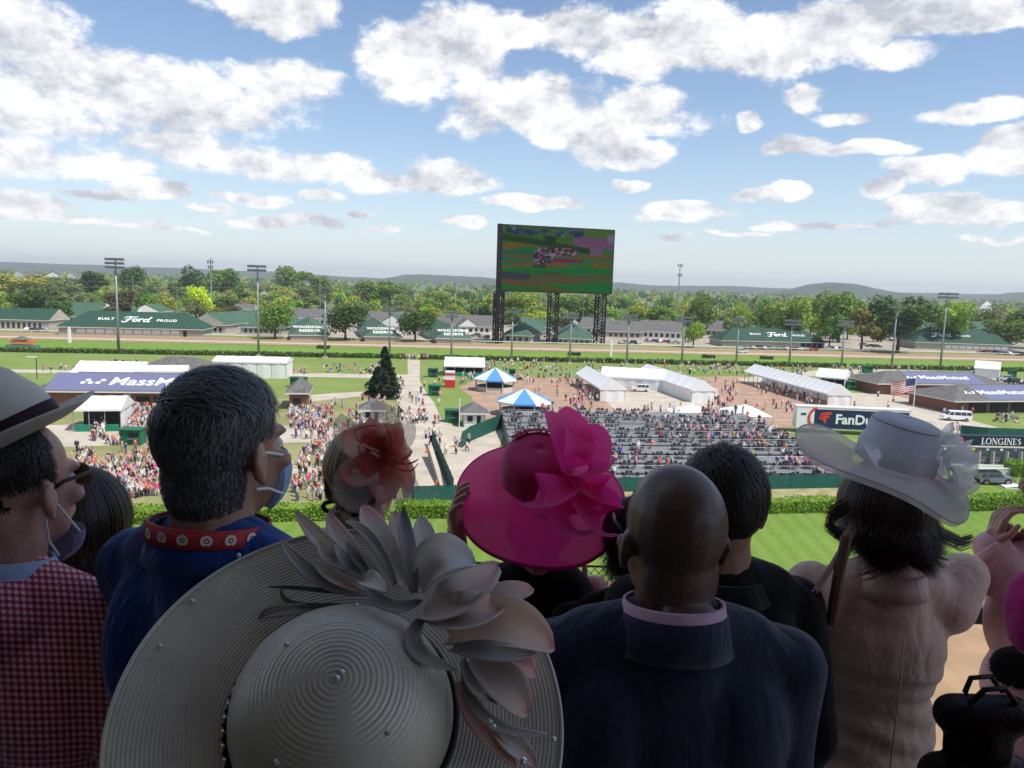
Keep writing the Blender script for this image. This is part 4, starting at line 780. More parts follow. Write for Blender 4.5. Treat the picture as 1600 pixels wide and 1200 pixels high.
# ------------------------------------------------------------------ vehicles
M_TYRE = mat('tyre', (.015, .015, .016), .85); M_RIM = mat('rim', (.3, .3, .31), .35, .7); M_LIGHTR = mat('tail_lamp', (.35, .01, .01), .3); M_LIGHTW = mat('head_lamp', (.75, .75, .72), .2)
wb = MB(); wb.tube([(-.13, 0, 0), (.13, 0, 0)], .38, 18); TYRE = wb.mesh('tyre', M_TYRE, smooth=False); wb = MB(); wb.tube([(-.145, 0, 0), (.145, 0, 0)], .22, 12); RIM = wb.mesh('rim', M_RIM)
def vehicle(name, label, p, rz, paint, prof, win, L_, Wd, wheels, group=None, cat='car', wr=1.0, glass=None, tilt=0.0):
    # prof: side outline (y forward, z); win: list of window outlines in the same plane; built about the origin, then turned
    t = empty(name, p, label, cat, group); t.rotation_euler = (tilt, 0, rz); b = MB(); hw = Wd/2
    def ins(z): return hw - max(0, z-.95)*.16
    n_ = len(prof); i0 = 0
    for s in (-1, 1): b.v += [(s*ins(z), y, z) for (y, z) in prof]
    b.f.append(tuple(range(n_))); b.f.append(tuple(range(2*n_-1, n_-1, -1))); b.m += [0, 0]
    for k in range(n_): q = (k+1) % n_; b.f.append((q, k, n_+k, n_+q)); b.m.append(0)
    o = bpy.data.objects.new('body', b.mesh('body', paint)); COL.objects.link(o); o.parent = t
    bm = bmesh.new(); bm.from_mesh(o.data); bmesh.ops.recalc_face_normals(bm, faces=bm.faces); bmesh.ops.triangulate(bm, faces=[f for f in bm.faces if len(f.verts) > 4]); bm.to_mesh(o.data); bm.free()
    def part(nm, q, m_): o_ = bpy.data.objects.new(nm, q.mesh(nm, m_)); COL.objects.link(o_); o_.parent = t; return o_
    for w_ in win:
        for s in (-1, 1):
            q = MB(); pts = [(s*(ins(z)+.012), y, z) for (y, z) in w_]; q.poly(pts if s < 0 else pts[::-1]); part('window', q, M_GLASS)
    if glass:
        for (y0, z0, y1, z1) in glass:
            q = MB(); k0, k1 = ins(z0)*.9, ins(z1)*.9; dy, dz = (z1-z0), -(y1-y0); ln = math.hypot(dy, dz); sg = 1 if (dy*((y0+y1)/2) > 0) else -1; oy, oz = sg*dy/ln*.015, sg*dz/ln*.015
            q.quad((-k0, y0+oy, z0+oz), (k0, y0+oy, z0+oz), (k1, y1+oy, z1+oz), (-k1, y1+oy, z1+oz)); part('windscreen', q, M_GLASS)
    for y in wheels:
        for s in (-1, 1):
            w_ = link('wheel', TYRE, t, (s*(hw-.1), y, .38*wr), 0, wr); link('rim', RIM, w_)
    for s in (-1, 1):
        q = MB(); q.box((s*(hw-.22), L_/2-.02, .78), (.3, .08, .16)); part('headlight', q, M_LIGHTW); q = MB(); q.box((s*(hw-.16), -L_/2+.02, .85), (.2, .08, .24)); part('tail_light', q, M_LIGHTR)
    return t
SEDAN = [(-2.25, .35), (2.2, .35), (2.28, .6), (2.2, .82), (1.05, .95), (.35, 1.42), (-.9, 1.45), (-1.6, 1.02), (-2.25, .95)]
SEDW = [[(.98, .96), (.33, 1.38), (-.25, 1.4), (-.25, .96)], [(-.33, .96), (-.33, 1.4), (-.88, 1.41), (-1.45, 1.0)]]
SUVP = [(-2.2, .45), (2.15, .45), (2.25, .8), (2.15, 1.05), (1.0, 1.12), (.55, 1.78), (-2.1, 1.82), (-2.25, 1.1)]
SUVW = [[(.9, 1.14), (.52, 1.7), (-.2, 1.72), (-.2, 1.14)], [(-.28, 1.14), (-.28, 1.72), (-1.15, 1.74), (-1.15, 1.14)], [(-1.25, 1.14), (-1.25, 1.74), (-2.0, 1.74), (-2.05, 1.14)]]
VANP = [(-2.85, .45), (2.75, .45), (2.85, .8), (2.65, 1.1), (1.95, 1.25), (1.45, 2.0), (1.2, 2.1), (-2.75, 2.12), (-2.88, 1.2)]
VANW = [[(1.8, 1.28), (1.38, 1.9), (.75, 1.92), (.75, 1.28)], [(.6, 1.28), (.6, 1.92), (-.55, 1.93), (-.55, 1.28)], [(-.65, 1.28), (-.65, 1.93), (-1.65, 1.93), (-1.65, 1.28)], [(-1.75, 1.28), (-1.75, 1.93), (-2.65, 1.93), (-2.7, 1.28)]]
p = G(1493, 657.5); p.z = .06
vehicle('passenger_van', 'white passenger van parked on the walk at the right', p, R(82), mat('van_white', (.78, .79, .8), .3, spec=.5), VANP, VANW, 5.7, 2.0, (1.75, -1.75), None, 'van', 1.0, [(1.96, 1.27, 1.47, 1.97), (-2.87, 1.3, -2.77, 2.0)])
p = G(1553, 757); p.z = .09
vehicle('offroad_car', 'silver grey off road car with its front wheel on a white ramp', p, R(-98), mat('car_silver', (.20, .235, .26), .3, .3, spec=.5), SUVP, SUVW, 4.5, 1.95, (1.4, -1.4), None, 'car', 1.2, [(1.02, 1.14, .58, 1.74)], R(4.0)); bronco = [o for o in COL.objects if o.name.startswith('offroad_car')][0]; q = MB(); q.box((0, -.8, 1.84), (1.62, 2.75, .1)); o = bpy.data.objects.new('roof', q.mesh('roof', M_BLACK)); COL.objects.link(o); o.parent = bronco; q = MB(); q.box((0, 2.25, .62), (1.9, .16, .3)); q.box((0, -2.25, .62), (1.9, .16, .3)); o = bpy.data.objects.new('bumper', q.mesh('bumper', M_BLACK)); COL.objects.link(o); o.parent = bronco
p = G(1583, 762); b = MB(); u = Vector((math.cos(R(-8)), math.sin(R(-8)), 0)); v = Vector((-u.y, u.x, 0)); e = Vector((0, 0, .34)); q0, q1, q2, q3 = p-u*1.5-v*1.2, p+u*1.3-v*1.2, p+u*1.3+v*1.2, p-u*1.5+v*1.2
zz = Vector((0, 0, .08)); b.prism([q0, q1, q2, q3], .08, .22); b.quad(q0+Vector((0, 0, .24)), q0+u*1.4+e+zz, q3+u*1.4+e+zz, q3+Vector((0, 0, .24))); b.quad(q0+u*1.4+e+zz, q1+Vector((0, 0, .24)), q2+Vector((0, 0, .24)), q3+u*1.4+e+zz)
tag(b.build('display_ramp', M_WPAINT, loc=p), 'low white display ramp under the silver car', 'ramp')
rcar = random.Random(9); PAINT = [('white', (.75, .75, .75)), ('silver', (.42, .43, .45)), ('black', (.02, .02, .022)), ('grey', (.16, .17, .18)), ('dark blue', (.03, .05, .13)), ('red', (.35, .03, .03)), ('tan', (.4, .35, .27))]
LOTS = [(1162, 545, 1275, 548.5, 13, 'on the stable yard right of the scripted barn'), (1160, 551.5, 1160, 551.5, 1, 'by the outer rail'), (1290, 546, 1318, 548, 3, 'under the trees right of the scripted barn'), (1345, 541, 1375, 543, 3, 'beside the big dark tree'), (1530, 552, 1600, 556, 7, 'at the far right of the stable yard'), (1008, 534, 1060, 537, 6, 'in front of the long grey green barn'), (966, 537, 1000, 538, 4, 'right of the right screen tower'),
        (822, 527, 850, 528, 3, 'between the screen towers'), (902, 521, 945, 526, 5, 'behind the right screen tower'), (370, 507, 398, 510, 3, 'in the lane left of the first round tree'), (40, 517, 72, 518, 4, 'beside the dark barn at far left'), (222, 508, 275, 509, 6, 'behind the long scripted barn'), (730, 524, 765, 530, 4, 'in the lane left of the screen')]
proto = {}
for (xa, ya, xb, yb, n_, where) in LOTS:
    for k in range(n_):
        f = (k+.5)/n_; p = G(xa+(xb-xa)*f, ya+(yb-ya)*f); p.z = .03; nm, c = rcar.choice(PAINT); suv = rcar.random() < .45; key = (nm, suv); rz = R(rcar.choice((90, -90, 12, 8)) + rcar.uniform(-8, 8))
        lab = '%s %s parked %s' % (nm, 'sport utility car' if suv else 'sedan', where)
        if key not in proto:
            proto[key] = vehicle('parked_car', lab, p, rz, mat('paint_'+nm.replace(' ', '_'), c, .3, .2, spec=.5), SUVP if suv else SEDAN, SUVW if suv else SEDW, 4.5, 1.85, (1.38, -1.38), 'cars parked ' + where, 'car', .9)
        else:
            o = copy_tree(proto[key]); o.location = p; o.rotation_euler = (0, 0, rz); tag(o, lab, 'car', 'cars parked ' + where)
for (x, y, nm, rz, lab) in [(1520, 588, 'white', 100, 'white pickup like car left of the peaked tent at far right'), (1568, 595, 'silver', 95, 'silver car right of the peaked tent at far right'), (1580, 600, 'black', 95, 'black car on the road at far right'), (1605, 604, 'black', 100, 'black car half out of the picture at far right'), (1000, 612, 'white', 85, 'white service car between the plaza tents'), (1045, 612, 'grey', 60, 'grey service cart between the plaza tents')]:
    k = (nm, True); p = G(x, y); p.z = .08
    if k in proto: o = copy_tree(proto[k]); o.location = p; o.rotation_euler = (0, 0, R(rz)); o['label'] = lab; o['category'] = 'car'; o['group'] = 'service cars'
    else: proto[k] = vehicle('parked_car', lab, p, R(rz), mat('paint_'+nm.replace(' ', '_'), dict(PAINT)[nm], .3, .2, spec=.5), SUVP, SUVW, 4.5, 1.85, (1.38, -1.38), 'service cars', 'car', .9)
# lettered trailer behind the terrace
def trailer():
    a, c = G(1243, 676), G(1420, 684); u = (c-a).normalized(); v = Vector((-u.y, u.x, 0)); w = (c-a).length; t = empty('lettered_trailer', a, 'white and navy box trailer with a red shield logo left of the white hat', 'trailer')
    def P(x, y, z): q = a + u*x + v*y; return Vector((q.x, q.y, z))
    b = MB(); b.prism([P(0, 0, 0), P(w, 0, 0), P(w, 2.6, 0), P(0, 2.6, 0)], 1.0, 4.9); b.build('box', M_WPAINT, t)
    b = MB(); b.prism([P(-.1, -.05, 0), P(w+.1, -.05, 0), P(w+.1, 2.7, 0), P(-.1, 2.7, 0)], 4.9, 5.05); b.build('roof', M_TRIM, t)
    x0 = 3.2; b = MB(); b.prism([P(x0, -.05, 0), P(w-.3, -.05, 0), P(w-.3, -.005, 0), P(x0, -.005, 0)], 1.1, 4.6); b.build('navy_panel', mat('navy_print', (.012, .03, .085), .5), t)
    red = mat('logo_red', (.72, .05, .03), .5); fo = lambda st, nm, m_: place_text(strokes_mesh(st, .0), nm, m_, t, P(x0, -.05, 2.9), u, (0, 0, 1), .02)
    fo([[(1.0*math.cos(q)*1.9+.9, 2.0*math.sin(q), .22) for q in [R(110+10*k) for k in range(15)]]], 'logo_arc', red)
    fo([[(1.2, .7, .25), (2.0, .9, .3), (2.9, 1.0, .22)], [(1.0, .05, .25), (1.7, .2, .25), (2.5, .35, .2)], [(1.5, .5, .3), (1.75, -.2, .3), (2.0, -.8, .12)]], 'logo_mark', red)
    place_text(text_mesh('FanDuel', 2.5, 0, .07), 'lettering', M_WPAINT, t, P(x0+7.9, -.06, 2.8), u, (0, 0, 1), .02)
    b = MB(); b.box(P(1.2, -.02, 3.6), (.9, .06, .35), math.atan2(u.y, u.x)); b.build('vent', M_DARK, t)
    for x in (2, 3.2, w-2, w-3.2): b = MB(); b.tube([P(x, .1, .5), P(x, .5, .5)], .5, 14); b.build('wheel', M_TYRE, t)
trailer()
# odds board at the right
def serif(word, h):
    lw, th = .085*h, .03*h; out = []; x = 0
    def sf(cx, y): return [(cx-.16*h, y, th), (cx+.16*h, y, th)]
    for ch in word:
        if ch == 'L': out += [[(x+.15*h, 0, lw), (x+.15*h, h, lw)], sf(x+.15*h, h-th), [(x, th, th), (x+.55*h, th, th)], [(x+.54*h, 0, th), (x+.54*h, .25*h, th)]]; x += .7*h
        elif ch == 'O' or ch == 'G':
            n_ = 18; rg_ = range(n_+1) if ch == 'O' else range(2, 17)
            out.append([(x+.42*h+.38*h*math.cos(2*math.pi*k/n_), h*.5+.48*h*math.sin(2*math.pi*k/n_), th+(lw-th)*abs(math.cos(2*math.pi*k/n_))) for k in rg_]); 
            if ch == 'G': out += [[(x+.72*h, .08*h, lw), (x+.72*h, .42*h, lw)], [(x+.5*h, .42*h, th), (x+.88*h, .42*h, th)]]
            x += .98*h
        elif ch == 'N': out += [[(x+.12*h, 0, th), (x+.12*h, h, th)], [(x+.12*h, h, lw), (x+.75*h, 0, lw)], [(x+.75*h, 0, th), (x+.75*h, h, th)], sf(x+.1*h, h-th), sf(x+.12*h, th), sf(x+.75*h, h-th)]; x += .98*h
        elif ch == 'I': out += [[(x+.16*h, 0, lw), (x+.16*h, h, lw)], sf(x+.16*h, th), sf(x+.16*h, h-th)]; x += .42*h
        elif ch == 'E': out += [[(x+.14*h, 0, lw), (x+.14*h, h, lw)], [(x, th, th), (x+.56*h, th, th)], [(x, h-th, th), (x+.54*h, h-th, th)], [(x+.14*h, .5*h, th), (x+.42*h, .5*h, th)], [(x+.55*h, 0, th), (x+.55*h, .24*h, th)], [(x+.53*h, .78*h, th), (x+.53*h, h, th)]]; x += .74*h
        elif ch == 'S': out.append([(x+.5*h, .8*h, th), (x+.34*h, .95*h, th), (x+.12*h, .8*h, lw*.8), (x+.2*h, .58*h, lw), (x+.45*h, .42*h, lw), (x+.52*h, .2*h, lw*.8), (x+.3*h, .04*h, th), (x+.08*h, .22*h, th)]); x += .68*h
    return [[(px - x/2, py - h/2, w_) for (px, py, w_) in s] for s in out]
def board():
    a, c = G(1462, 729), G(1700, 734); u = (c-a).normalized(); v = Vector((-u.y, u.x, 0)); w = (c-a).length; t = empty('odds_board', a, 'navy lettered board over a row of grey stalls at the right edge', 'board')
    def P(x, y, z): q = a + u*x + v*y; return Vector((q.x, q.y, z))
    grey = mat('board_grey', (.24, .24, .235), .7, var=.12, scale=2); navy = mat('board_navy', (.008, .018, .035), .5)
    b = MB(); b.prism([P(0, .5, 0), P(w, .5, 0), P(w, 1.6, 0), P(0, 1.6, 0)], 0, 3.4); b.build('back_wall', grey, t)
    ztop = D(1490, 684, a.y).z; b = MB(); b.prism([P(-.2, 0, 0), P(w, 0, 0), P(w, 1.7, 0), P(-.2, 1.7, 0)], 3.4, 4.9); b.build('sign_band', navy, t)
    b = MB(); b.prism([P(-.2, -.25, 0), P(w, -.25, 0), P(w, .5, 0), P(-.2, .5, 0)], 3.2, 3.39); b.build('ledge', M_TRIM, t)
    n_ = int(w/2.2)
    for k in range(n_+1):
        b = MB(); b.box(P(k*2.2, .1, 1.45), (.12, .9, 2.3), math.atan2(u.y, u.x)); b.build('divider', M_TRIM, t)
        if k < n_:
            for z in (.5, 1.05, 1.6): b = MB(); b.box(P(k*2.2+1.1, .42, z), (1.9, .1, .38), math.atan2(u.y, u.x)); b.build('slat', M_RISER, t)
            b = MB(); b.box(P(k*2.2+1.1, -.28, 2.9), (.42, .04, .3), math.atan2(u.y, u.x)); b.build('number_plate', [M_WPAINT, mat('plate_blue', (.15, .25, .6), .5), mat('plate_yellow', (.7, .6, .05), .5), mat('plate_sky', (.35, .6, .75), .5)][k % 4], t)
    b = MB(); b.prism([P(-1, -1.5, 0), P(w, -1.5, 0), P(w, -1.2, 0), P(-1, -1.2, 0)], .05, .75); b.build('white_kerb_wall', M_WPAINT, t)
    # the word sits where the photograph shows it
    r = ray(1565, 690); k = r.x/r.y; s = (a.x - k*a.y)/(k*u.y - u.x); o = P(s, 0, 4.15)
    place_text(strokes_mesh(serif('LONGINES', .98), .0), 'lettering', M_WPAINT, t, o, u, (0, 0, 1), .03)
    r = ray(1500, 688); k = r.x/r.y; s = (a.x - k*a.y)/(k*u.y - u.x); o = P(s, 0, 4.2); q = [[(.45*math.cos(R(30*k)), .45*math.sin(R(30*k)), .07) for k in range(13)], [(-.2, -.25, .1), (0, .25, .12), (.2, -.2, .1)]]
    place_text(strokes_mesh(q, .0), 'emblem', mat('emblem_pink', (.75, .2, .3), .5), t, o, u, (0, 0, 1), .03)
board()
t = empty('white_balustrade', G(1530, 743), 'short white balustrade above the silver car', 'balustrade')
for k in range(20): p = G(1528 + k*2.6, 743); b = MB(); b.box((p.x, p.y, .55), (.12, .12, .9)); b.build('baluster', M_WPAINT, t)
a, c = G(1526, 743), G(1580, 743); b = MB(); b.box(((a.x+c.x)/2, (a.y+c.y)/2, 1.06), ((c-a).length, .25, .12), math.atan2(c.y-a.y, c.x-a.x)); b.build('top_rail', M_WPAINT, t)
p = G(1478, 757); t = empty('flower_bed', p, 'round red flower bed edged in white at the brim of the white hat', 'flower bed'); b = MB(); b.tube([(p.x + 2.2*math.cos(k*.3142), p.y + 2.2*math.sin(k*.3142), .14) for k in range(21)], .15, 6); b.build('kerb', M_WPAINT, t); b = MB()
for k in range(500):
    q = rg.random()*6.283; r_ = 2.05*math.sqrt(rg.random()); c = Vector((p.x + r_*math.cos(q), p.y + r_*math.sin(q), .1 + .3*rg.random())); n_ = Vector((rg.gauss(0, .6), rg.gauss(0, .6), 1)).normalized(); e = n_.orthogonal().normalized()*.13; f = n_.cross(e); b.quad(c-e-f, c+e-f, c+e+f, c-e+f, rg.choice((0, 0, 1)))
tag(b.build('flowers', [mat('flower_red', (.55, .06, .04), .6), M_LEAFD], t), kind='stuff')
# flag
def flag():
    p = G(1426.5, 642); top = D(1431, 589, p.y); t = empty('flag_pole', p, 'tall white flagpole above the white hat', 'flagpole'); b = MB(); b.tube([(p.x, p.y, 0), (p.x, p.y, top.z)], [.11, .06], 8); b.build('pole', M_RAIL, t); b = MB(); b.ball((p.x, p.y, top.z+.12), .14); b.build('finial', M_RAIL, t)
    Lf, Hf = 5.6, 2.95; nx, ny = 26, 13; z1 = top.z - .3; b = MB(); px = p.y/1208*1.0
    def P(i, j):
        f = i/nx; return (p.x - .08 - Lf*.93*f, p.y + .42*math.sin(f*7.5+.4)*f**.6 + .12*f*math.sin(j*.5), z1 - Hf*j/ny - 1.15*f + .16*math.sin(f*8)*f)
    for j in range(ny+1):
        for i in range(nx+1): b.v.append(P(i, j))
    for j in range(ny):
        for i in range(nx): q = j*(nx+1)+i; b.f.append((q, q+1, q+nx+2, q+nx+1)); b.m.append(2 if (i < 11 and j < 7) else (0 if j % 2 == 0 else 1))
    fl = b.build('flag', [mat('flag_red', (.55, .03, .04), .7, trans=.3), mat('flag_white', (.78, .78, .76), .7, trans=.3), mat('flag_blue', (.03, .05, .2), .7, trans=.2)], loc=(p.x, p.y, z1), smooth=True); tag(fl, 'star and stripe flag flying to the left of its pole', 'flag')
    s = MB()
    for j in range(5):
        for i in range(6): a_, c_ = Vector(P(1+i*1.75, .6+j*1.3)), Vector((0, -.03, 0)); s.poly([a_+c_+Vector((.07*math.cos(R(90+144*k)), 0, .07*math.sin(R(90+144*k)))) for k in range(5)])
    tag(s.build('stars', mat('flag_white', (.78, .78, .76)), fl), kind='stuff')
flag()
# camera platform by the far hedge, far left
def platform(x, y, label):
    p = G(x, y); t = empty('camera_platform', p, label, 'platform'); b = MB(); b.box((p.x, p.y, 1.1), (9, 3, 2.2)); b.build('deck_box', mat('grey_green', (.12, .2, .17), .7), t); b = MB(); b.box((p.x, p.y, 3.1), (6.5, 2.4, .9)); b.build('banner', mat('banner_orange', (.7, .16, .05), .6), t)
    for s in (-3, 3): b = MB(); b.tube([(p.x+s, p.y, 2.2), (p.x+s, p.y, 4.3)], .07, 5); b.build('post', M_STEEL, t)
    b = MB(); b.poly([(p.x-2.6, p.y-1.5, 4.0), (p.x+2.2, p.y-1.5, 4.0), (p.x-.2, p.y, 5.0)]); b.poly([(p.x+2.2, p.y-1.5, 4.0), (p.x+2.2, p.y+1.5, 4.0), (p.x-.2, p.y, 5.0)]); b.poly([(p.x-2.6, p.y+1.5, 4), (p.x-2.6, p.y-1.5, 4.0), (p.x-.2, p.y, 5.0)]); b.poly([(p.x+2.2, p.y+1.5, 4), (p.x-2.6, p.y+1.5, 4.0), (p.x-.2, p.y, 5.0)]); b.build('umbrella', M_GREY, t)
platform(36, 549.5, 'camera platform with an orange banner and umbrella at far left')
def pillar(x, y, h, label, w=.6):
    p = G(x, y); t = empty('marker_post', p, label, 'post'); b = MB(); b.box((p.x, p.y, h/2), (w, w, h)); b.build('shaft', M_WPAINT, t); b = MB(); b.ball((p.x, p.y, h+.3), .35); b.build('ball', M_WPAINT, t)
pillar(109, 535.5, 5.0, 'white furlong post on the turf at the left', .8); pillar(954.5, 557, 5.0, 'white furlong post on the turf right of the screen', .8)
p = G(703, 605); b = MB(); b.box((p.x, p.y, 2.0), (2.2, 2.2, 4)); b.box((p.x, p.y, 1.0), (2.4, 2.4, 1.9), m=1); b.box((p.x, p.y, 3.4), (2.44, 2.44, .5), m=1); tag(b.build('sponsor_column', [M_WPAINT, mat('banner_red', (.6, .03, .03), .6)], loc=p), 'red and white square advertising column left of the green counter tent', 'column')
p = G(717.5, 668); t = empty('lamp_post', p, 'thin white post beside the small hut above the pink hat', 'post'); b = MB(); b.tube([(p.x, p.y, 0), (p.x, p.y, D(718, 622, p.y).z)], .08, 6); b.build('pole', M_RAIL, t)
p = G(1025, 620.5); t = empty('lamp_post', p, 'thin white post between the plaza tents', 'post'); b = MB(); b.tube([(p.x, p.y, 0), (p.x, p.y, D(1027, 586, p.y).z)], .08, 6); b.build('pole', M_RAIL, t)
p = G(58, 592); t = empty('lamp_post', p, 'dark lamp post beside the straw hat', 'post'); b = MB(); b.tube([(p.x, p.y, 0), (p.x, p.y, 5.2)], .09, 6); b.build('pole', M_BLACK, t); b = MB(); b.box((p.x-1, p.y, 5.2), (2.4, .3, .2)); b.build('lamp_head', M_RAIL, t)

# ------------------------------------------------------------------ trees
def leafy(nm, src):
    def fn(nt, N, L, bs):
        tc = N.new('ShaderNodeTexCoord')
        if src == 'obj': n0 = N.new('ShaderNodeObjectInfo'); c = n0.outputs['Color']
        else: n0 = N.new('ShaderNodeAttribute'); n0.attribute_name = 'tint'; c = n0.outputs['Color']
        g = N.new('ShaderNodeNewGeometry'); t = N.new('ShaderNodeTexNoise'); t.inputs['Scale'].default_value = .55; t.inputs['Detail'].default_value = 3; L.new(g.outputs['Position'], t.inputs['Vector'])
        r = N.new('ShaderNodeMapRange'); r.inputs[1].default_value = .3; r.inputs[2].default_value = .7; r.inputs[3].default_value = .6; r.inputs[4].default_value = 1.4; L.new(t.outputs[0], r.inputs[0])
        m = N.new('ShaderNodeVectorMath'); m.operation = 'SCALE'; L.new(c, m.inputs[0]); L.new(r.outputs[0], m.inputs['Scale'])
        L.new(m.outputs[0], bs.inputs['Base Color']); bs.inputs['Roughness'].default_value = .6; bs.inputs['Specular IOR Level'].default_value = .25
        tr = N.new('ShaderNodeBsdfTranslucent'); L.new(m.outputs[0], tr.inputs[0]); mx = N.new('ShaderNodeMixShader'); mx.inputs[0].default_value = .3
        L.new(bs.outputs[0], mx.inputs[1]); L.new(tr.outputs[0], mx.inputs[2]); L.new(mx.outputs[0], N['Material Output'].inputs[0])
    return node_mat(nm, fn)
M_CROWN = leafy('tree_leaves', 'obj'); M_WOOD = leafy('wood_leaves', 'attr'); M_BARK = mat('bark', (.09, .07, .05), .9, var=.3, scale=3)
def crown_pts(rng, n, shape):
    # lobes of a crown of height 1, standing on z = 0, in a loose unit volume; leaves gather near lobe surfaces
    lobes = []
    k = {'round': 9, 'broad': 12, 'tall': 9, 'loose': 11, 'dense': 14}[shape]
    for i in range(k):
        a = rng.random()*6.283; f = rng.random()**.6
        if shape == 'tall': z = rng.uniform(.3, .88); r = .16*(1.1-abs(z-.5)); q = .16
        elif shape == 'broad': z = rng.uniform(.35, .84); r = .36*f*(1.15-abs(z-.5)); q = rng.uniform(.13, .2)
        elif shape == 'dense': z = rng.uniform(.3, .8); r = .28*f; q = rng.uniform(.18, .24)
        elif shape == 'loose': z = rng.uniform(.3, .9); r = .33*f; q = rng.uniform(.09, .16)
        else: z = rng.uniform(.32, .82); r = .27*f*(1.2-abs(z-.55)); q = rng.uniform(.14, .21)
        lobes.append((Vector((r*math.cos(a), r*math.sin(a), z)), q))
    lobes.append((Vector((0, 0, .58)), .22))
    P = []
    for _ in range(n):
        c, q = rng.choice(lobes); d = Vector((rng.gauss(0, 1), rng.gauss(0, 1), rng.gauss(.15, 1))).normalized(); P.append((c + d*q*(1 - .45*rng.random()**2)*rng.uniform(.9, 1.1), d))
    return P, lobes
def add_leaf(b, c, d, s, rng):
    n_ = (d + Vector((rng.gauss(0, .7), rng.gauss(0, .7), rng.gauss(.2, .7)))).normalized(); e = n_.orthogonal().normalized(); e.rotate(Matrix.Rotation(rng.random()*6.28, 3, n_)); e = e*s*rng.uniform(.6, 1.3); f = n_.cross(e)*rng.uniform(.55, .95)
    b.quad(c-e-f*.3, c-e*.1-f, c+e+f*.2, c+e*.1+f)
def tree_proto(seed, shape, n, s):
    rng = random.Random(seed); pts, lobes = crown_pts(rng, n, shape); b = MB()
    for (c, d) in pts: add_leaf(b, c, d, s, rng)
    tr = MB(); tr.tube([(0, 0, 0), (.01, 0, .2), (0, .01, .55)], [.028, .02, .008], 7)
    for (c, q) in lobes[:5]: z0 = .22 + .1*rng.random(); tr.tube([(0, 0, z0), tuple(Vector((0, 0, z0)).lerp(c, .5) + Vector((0, 0, -.02))), tuple(c)], [.013, .009, .003], 5)
    return b.mesh('crown', M_CROWN), tr.mesh('trunk', M_BARK)
SH = ['round', 'broad', 'loose', 'dense', 'tall']
BIG = {s: [tree_proto(100+i*7+k, s, 2600, .03) for k in range(2)] for i, s in enumerate(SH)}
MED = {s: [tree_proto(300+i*7+k, s, 800, .048) for k in range(3)] for i, s in enumerate(SH)}
def tree(p, h, w, protos, col, label, group=None, rz=0.0):
    c, t_ = protos; t = empty('tree', (p[0], p[1], 0), label, 'tree', group); t.rotation_euler = (0, 0, rz); t.scale = (w, w, h)
    o = link('crown', c, t); o.color = (*col, 1); link('trunk', t_, t); return t
GREENS = {'dark': (.030, .062, .016), 'mid': (.062, .115, .022), 'fresh': (.105, .165, .028), 'yellow green': (.145, .18, .03), 'grey green': (.085, .11, .05), 'olive': (.095, .10, .035), 'lime': (.25, .30, .012), 'reddish': (.05, .056, .024)}
GREENS = {k: (v[0]*2.55, v[1]*2.35, v[2]*1.9) for k, v in GREENS.items()}
rt = random.Random(17)
